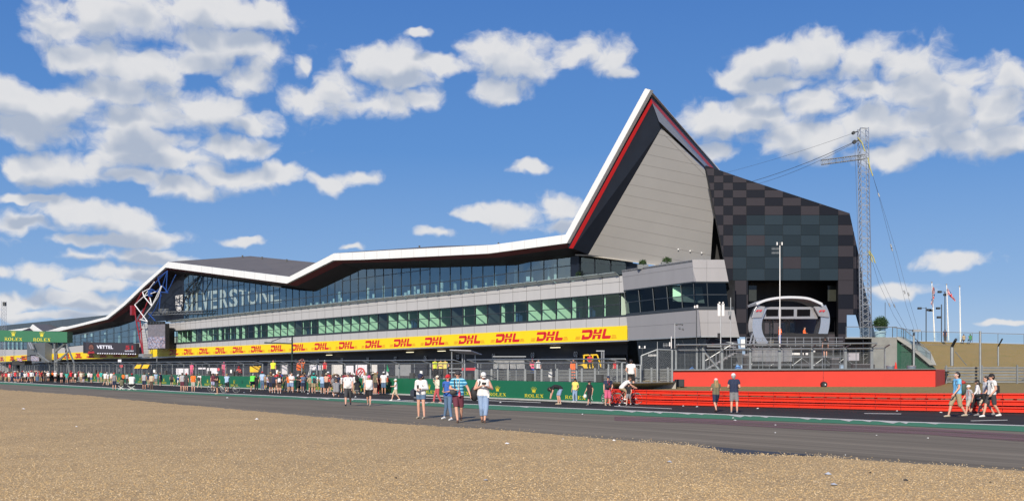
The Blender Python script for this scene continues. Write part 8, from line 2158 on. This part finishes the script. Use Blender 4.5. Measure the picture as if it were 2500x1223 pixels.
# hanging flags: green-white-orange by the crowd, small red white blue ones
o = empty('hand_flag', G(938, 962.5) , 'green, white and red flag on a thin pole beside the crowd', 'flag')
q0 = G(938, 962.5).y
mb = MB(); mb.tube(P(942, 955, q0), P(946, 890, q0), .012, n=5); mb.build('pole', dark_metal, o)
for i, (y0, y1, c) in enumerate(((889, 906, 'green'), (906, 916, 'white'), (916, 932, 'orange'))):
    mb = MB(); k = [(946 - i * .8, y0), (946.5 + i * .3 + 1.2, lerp(y0, y1, .5)), (950 - i * 1.2, y1), (943.5 - i * 1.6, y1), (944.8 - i, y0)]
    mb.slab([P(x, y, q0 - .03 * j) for j, (x, y) in enumerate(k)], (0, .02, 0)); mb.build('cloth_panel', mat('flagc_' + c, {'green': (.03, .30, .14), 'white': (.7, .7, .7), 'orange': (.60, .07, .03)}[c], .8), o)
o = empty('hand_flag', G(22, 929), 'small red and white flag waved above the crowd at far left', 'flag')
q0 = G(22, 929).y; mb = MB(); mb.tube(P(24, 905, q0), P(21, 888, q0), .03, n=5); mb.build('pole', dark_metal, o)
mb = MB(); mb.slab([P(21, 888, q0), P(26, 891, q0), P(25, 899, q0), P(21.5, 897, q0)], (0, .05, 0)); mb.build('cloth', mat('flag_red', (.5, .02, .03)), o)
o = empty('hand_flag', P(48, 880, 200), 'union flag draped on the black timing box at far left', 'flag')
flag(o, None, lambda u, v: P(42 + u * 13 - v * 2, 872 + (1 - v) * 8 + u * 3, 199.6 + .1 * math.sin(u * 7)), 24, 10)

# unique labels: place words where two people read alike, then an order from the left
def place_of(px):
    if px < 112: return 'in the far left crowd'
    if px < 205: return 'in the distant left group'
    if px < 300: return 'near the seated pair'
    if px < 410: return 'below the yellow awnings'
    if px < 500: return 'near the orange shirt'
    if px < 600: return 'by the left bicycles'
    if px < 700: return 'left of the lamp mast'
    if px < 780: return 'right of the lamp mast'
    return 'in the middle crowd'
from collections import defaultdict
D1 = defaultdict(list)
for r in PEOPLE:
    if r[1].get('group') == CR and r[2].startswith('person in') and r[0] < 945 and r[1]['label'] == r[2] and ' and ' in r[2]:
        if 'broad' in r[2] or 'bright pink' in r[2]: continue
        r[1]['label'] = r[2] + ' ' + place_of(r[0])
    D1[r[1]['label']].append(r)
for k_, rs_ in D1.items():
    if len(rs_) > 1:
        rs_.sort(key=lambda r: r[0])
        for i, r in enumerate(rs_): r[1]['label'] = k_.replace('person in', ('left ', 'middle ', 'right ')[0 if i == 0 else (2 if i == len(rs_) - 1 else 1)] + 'person in')

for r in PEOPLE:      # keep labels to sixteen words
    w_ = r[1]['label'].split()
    if len(w_) > 16: r[1]['label'] = r[1]['label'].replace('long sleeved ', '').replace(' t-shirt and', ' top,').replace('person in ', 'person, ')

# ------------------------------------------------------------------ litter and stones
R3 = random.Random(31)
lit_m = [white_p, mat('litter_grey', (.42, .45, .50), .35, 0, .1, 6), mat('litter_dark', (.05, .045, .04), .8)]
def scrap(px, py, w, label, mi=0, name='paper_scrap', cat='litter', z=.02):
    q = G(px, py, z); s = w / FPX * q.y / 2; mb = MB(); n = 7
    ring = [q + Vector((math.cos(a) * s * R3.uniform(.7, 1.2), math.sin(a) * s * R3.uniform(.6, 1.1), R3.uniform(.0, .3) * s)) for a in np.linspace(0, 2 * math.pi, n + 1)[:-1]]
    c = q + Vector((0, 0, s * R3.uniform(.5, .9))); lo_ = q - Vector((0, 0, .015))
    for i in range(n): mb.face([ring[i], ring[(i + 1) % n], c]); mb.face([ring[(i + 1) % n], ring[i], lo_])
    tag(mb.build(name, lit_m[mi]), label, cat, 'scattered litter', 'thing')
for a in ((2022, 1157, 19, 'crumpled clear plastic cup on the gravel, right of centre', 1), (2036, 1184, 22, 'flattened clear bottle on the gravel, nearest litter to the camera', 1), (1635, 1128, 16, 'pale grey scrap on the gravel below the wet patch', 1), (1237, 1083, 12, 'white scrap near the gravel edge right of centre', 0), (1499, 1075, 9, 'white speck of litter on the asphalt edge', 0), (627, 1024, 12, 'white paper scrap on the gravel left of centre', 0), (187, 1041, 7, 'small white scrap on the gravel at left', 0), (57, 998, 9, 'white litter on the far left gravel', 0), (967, 1166, 9, 'dark clump on the gravel in the middle foreground', 2), (2125, 1153, 8, 'dark stone on the gravel at right', 2), (2212, 1172, 14, 'dark twig like piece on the gravel at right', 2), (2418, 1176, 7, 'tiny dark bit on the gravel near the right edge', 2), (1375, 1071, 6, 'white bit of litter by the asphalt edge under the green strip', 0), (1186, 1172, 13, 'greyish pebble patch on the gravel in the centre foreground', 1),
          (1422, 1011, 6, 'pale scrap on the asphalt below the person in yellow top', 0), (1794, 1026, 9, 'flat white litter on the green strip below the tall person in navy', 0), (1790, 1020, 6, 'white scrap just on the green strip edge right of centre', 0), (1850, 997, 7, 'white litter at the foot of the red barrier left of its ties', 0), (1702, 993, 7, 'white litter at the barrier foot left of the olive top', 0), (1668, 991, 5, 'small white litter by the barrier foot', 0), (2190, 1003, 6, 'white scrap on the track near the right barrier', 0), (2297, 1007, 8, 'white litter beside the barrier at right', 0), (1222, 983, 6, 'white litter between the white capped person and the wall', 0), (596, 958, 5, 'white scrap on the track left of the green shirted cyclist', 0), (555, 971, 6, 'pale scrap on the asphalt below the left bicycles', 0), (752, 961, 6, 'white litter on the track right of the lamp mast', 0), (868, 969, 6, 'white crumpled cup behind the broad person in white', 0), (1035, 1004, 5, 'dark scrap on the green strip edge in the middle', 2), (776, 974, 7, 'light blue scrap on the green strip', 1), (1512, 990, 7, 'pale scrap below the bicycles', 0), (1080, 1013, 5, 'tiny pale scrap on the runoff asphalt behind the walkers', 0), (2140, 1062, 5, 'tiny white bit on the runoff asphalt at right', 0), (2266, 1069, 5, 'white chip on the right part of the runoff asphalt', 0), (2064, 1110, 4, 'white chip near the gravel edge at right', 0), (1893, 1037, 5, 'white chip on the pink tyre scuff', 0), (1893, 1056, 5, 'white chip below the pink tyre scuff', 0)):
    scrap(*a)
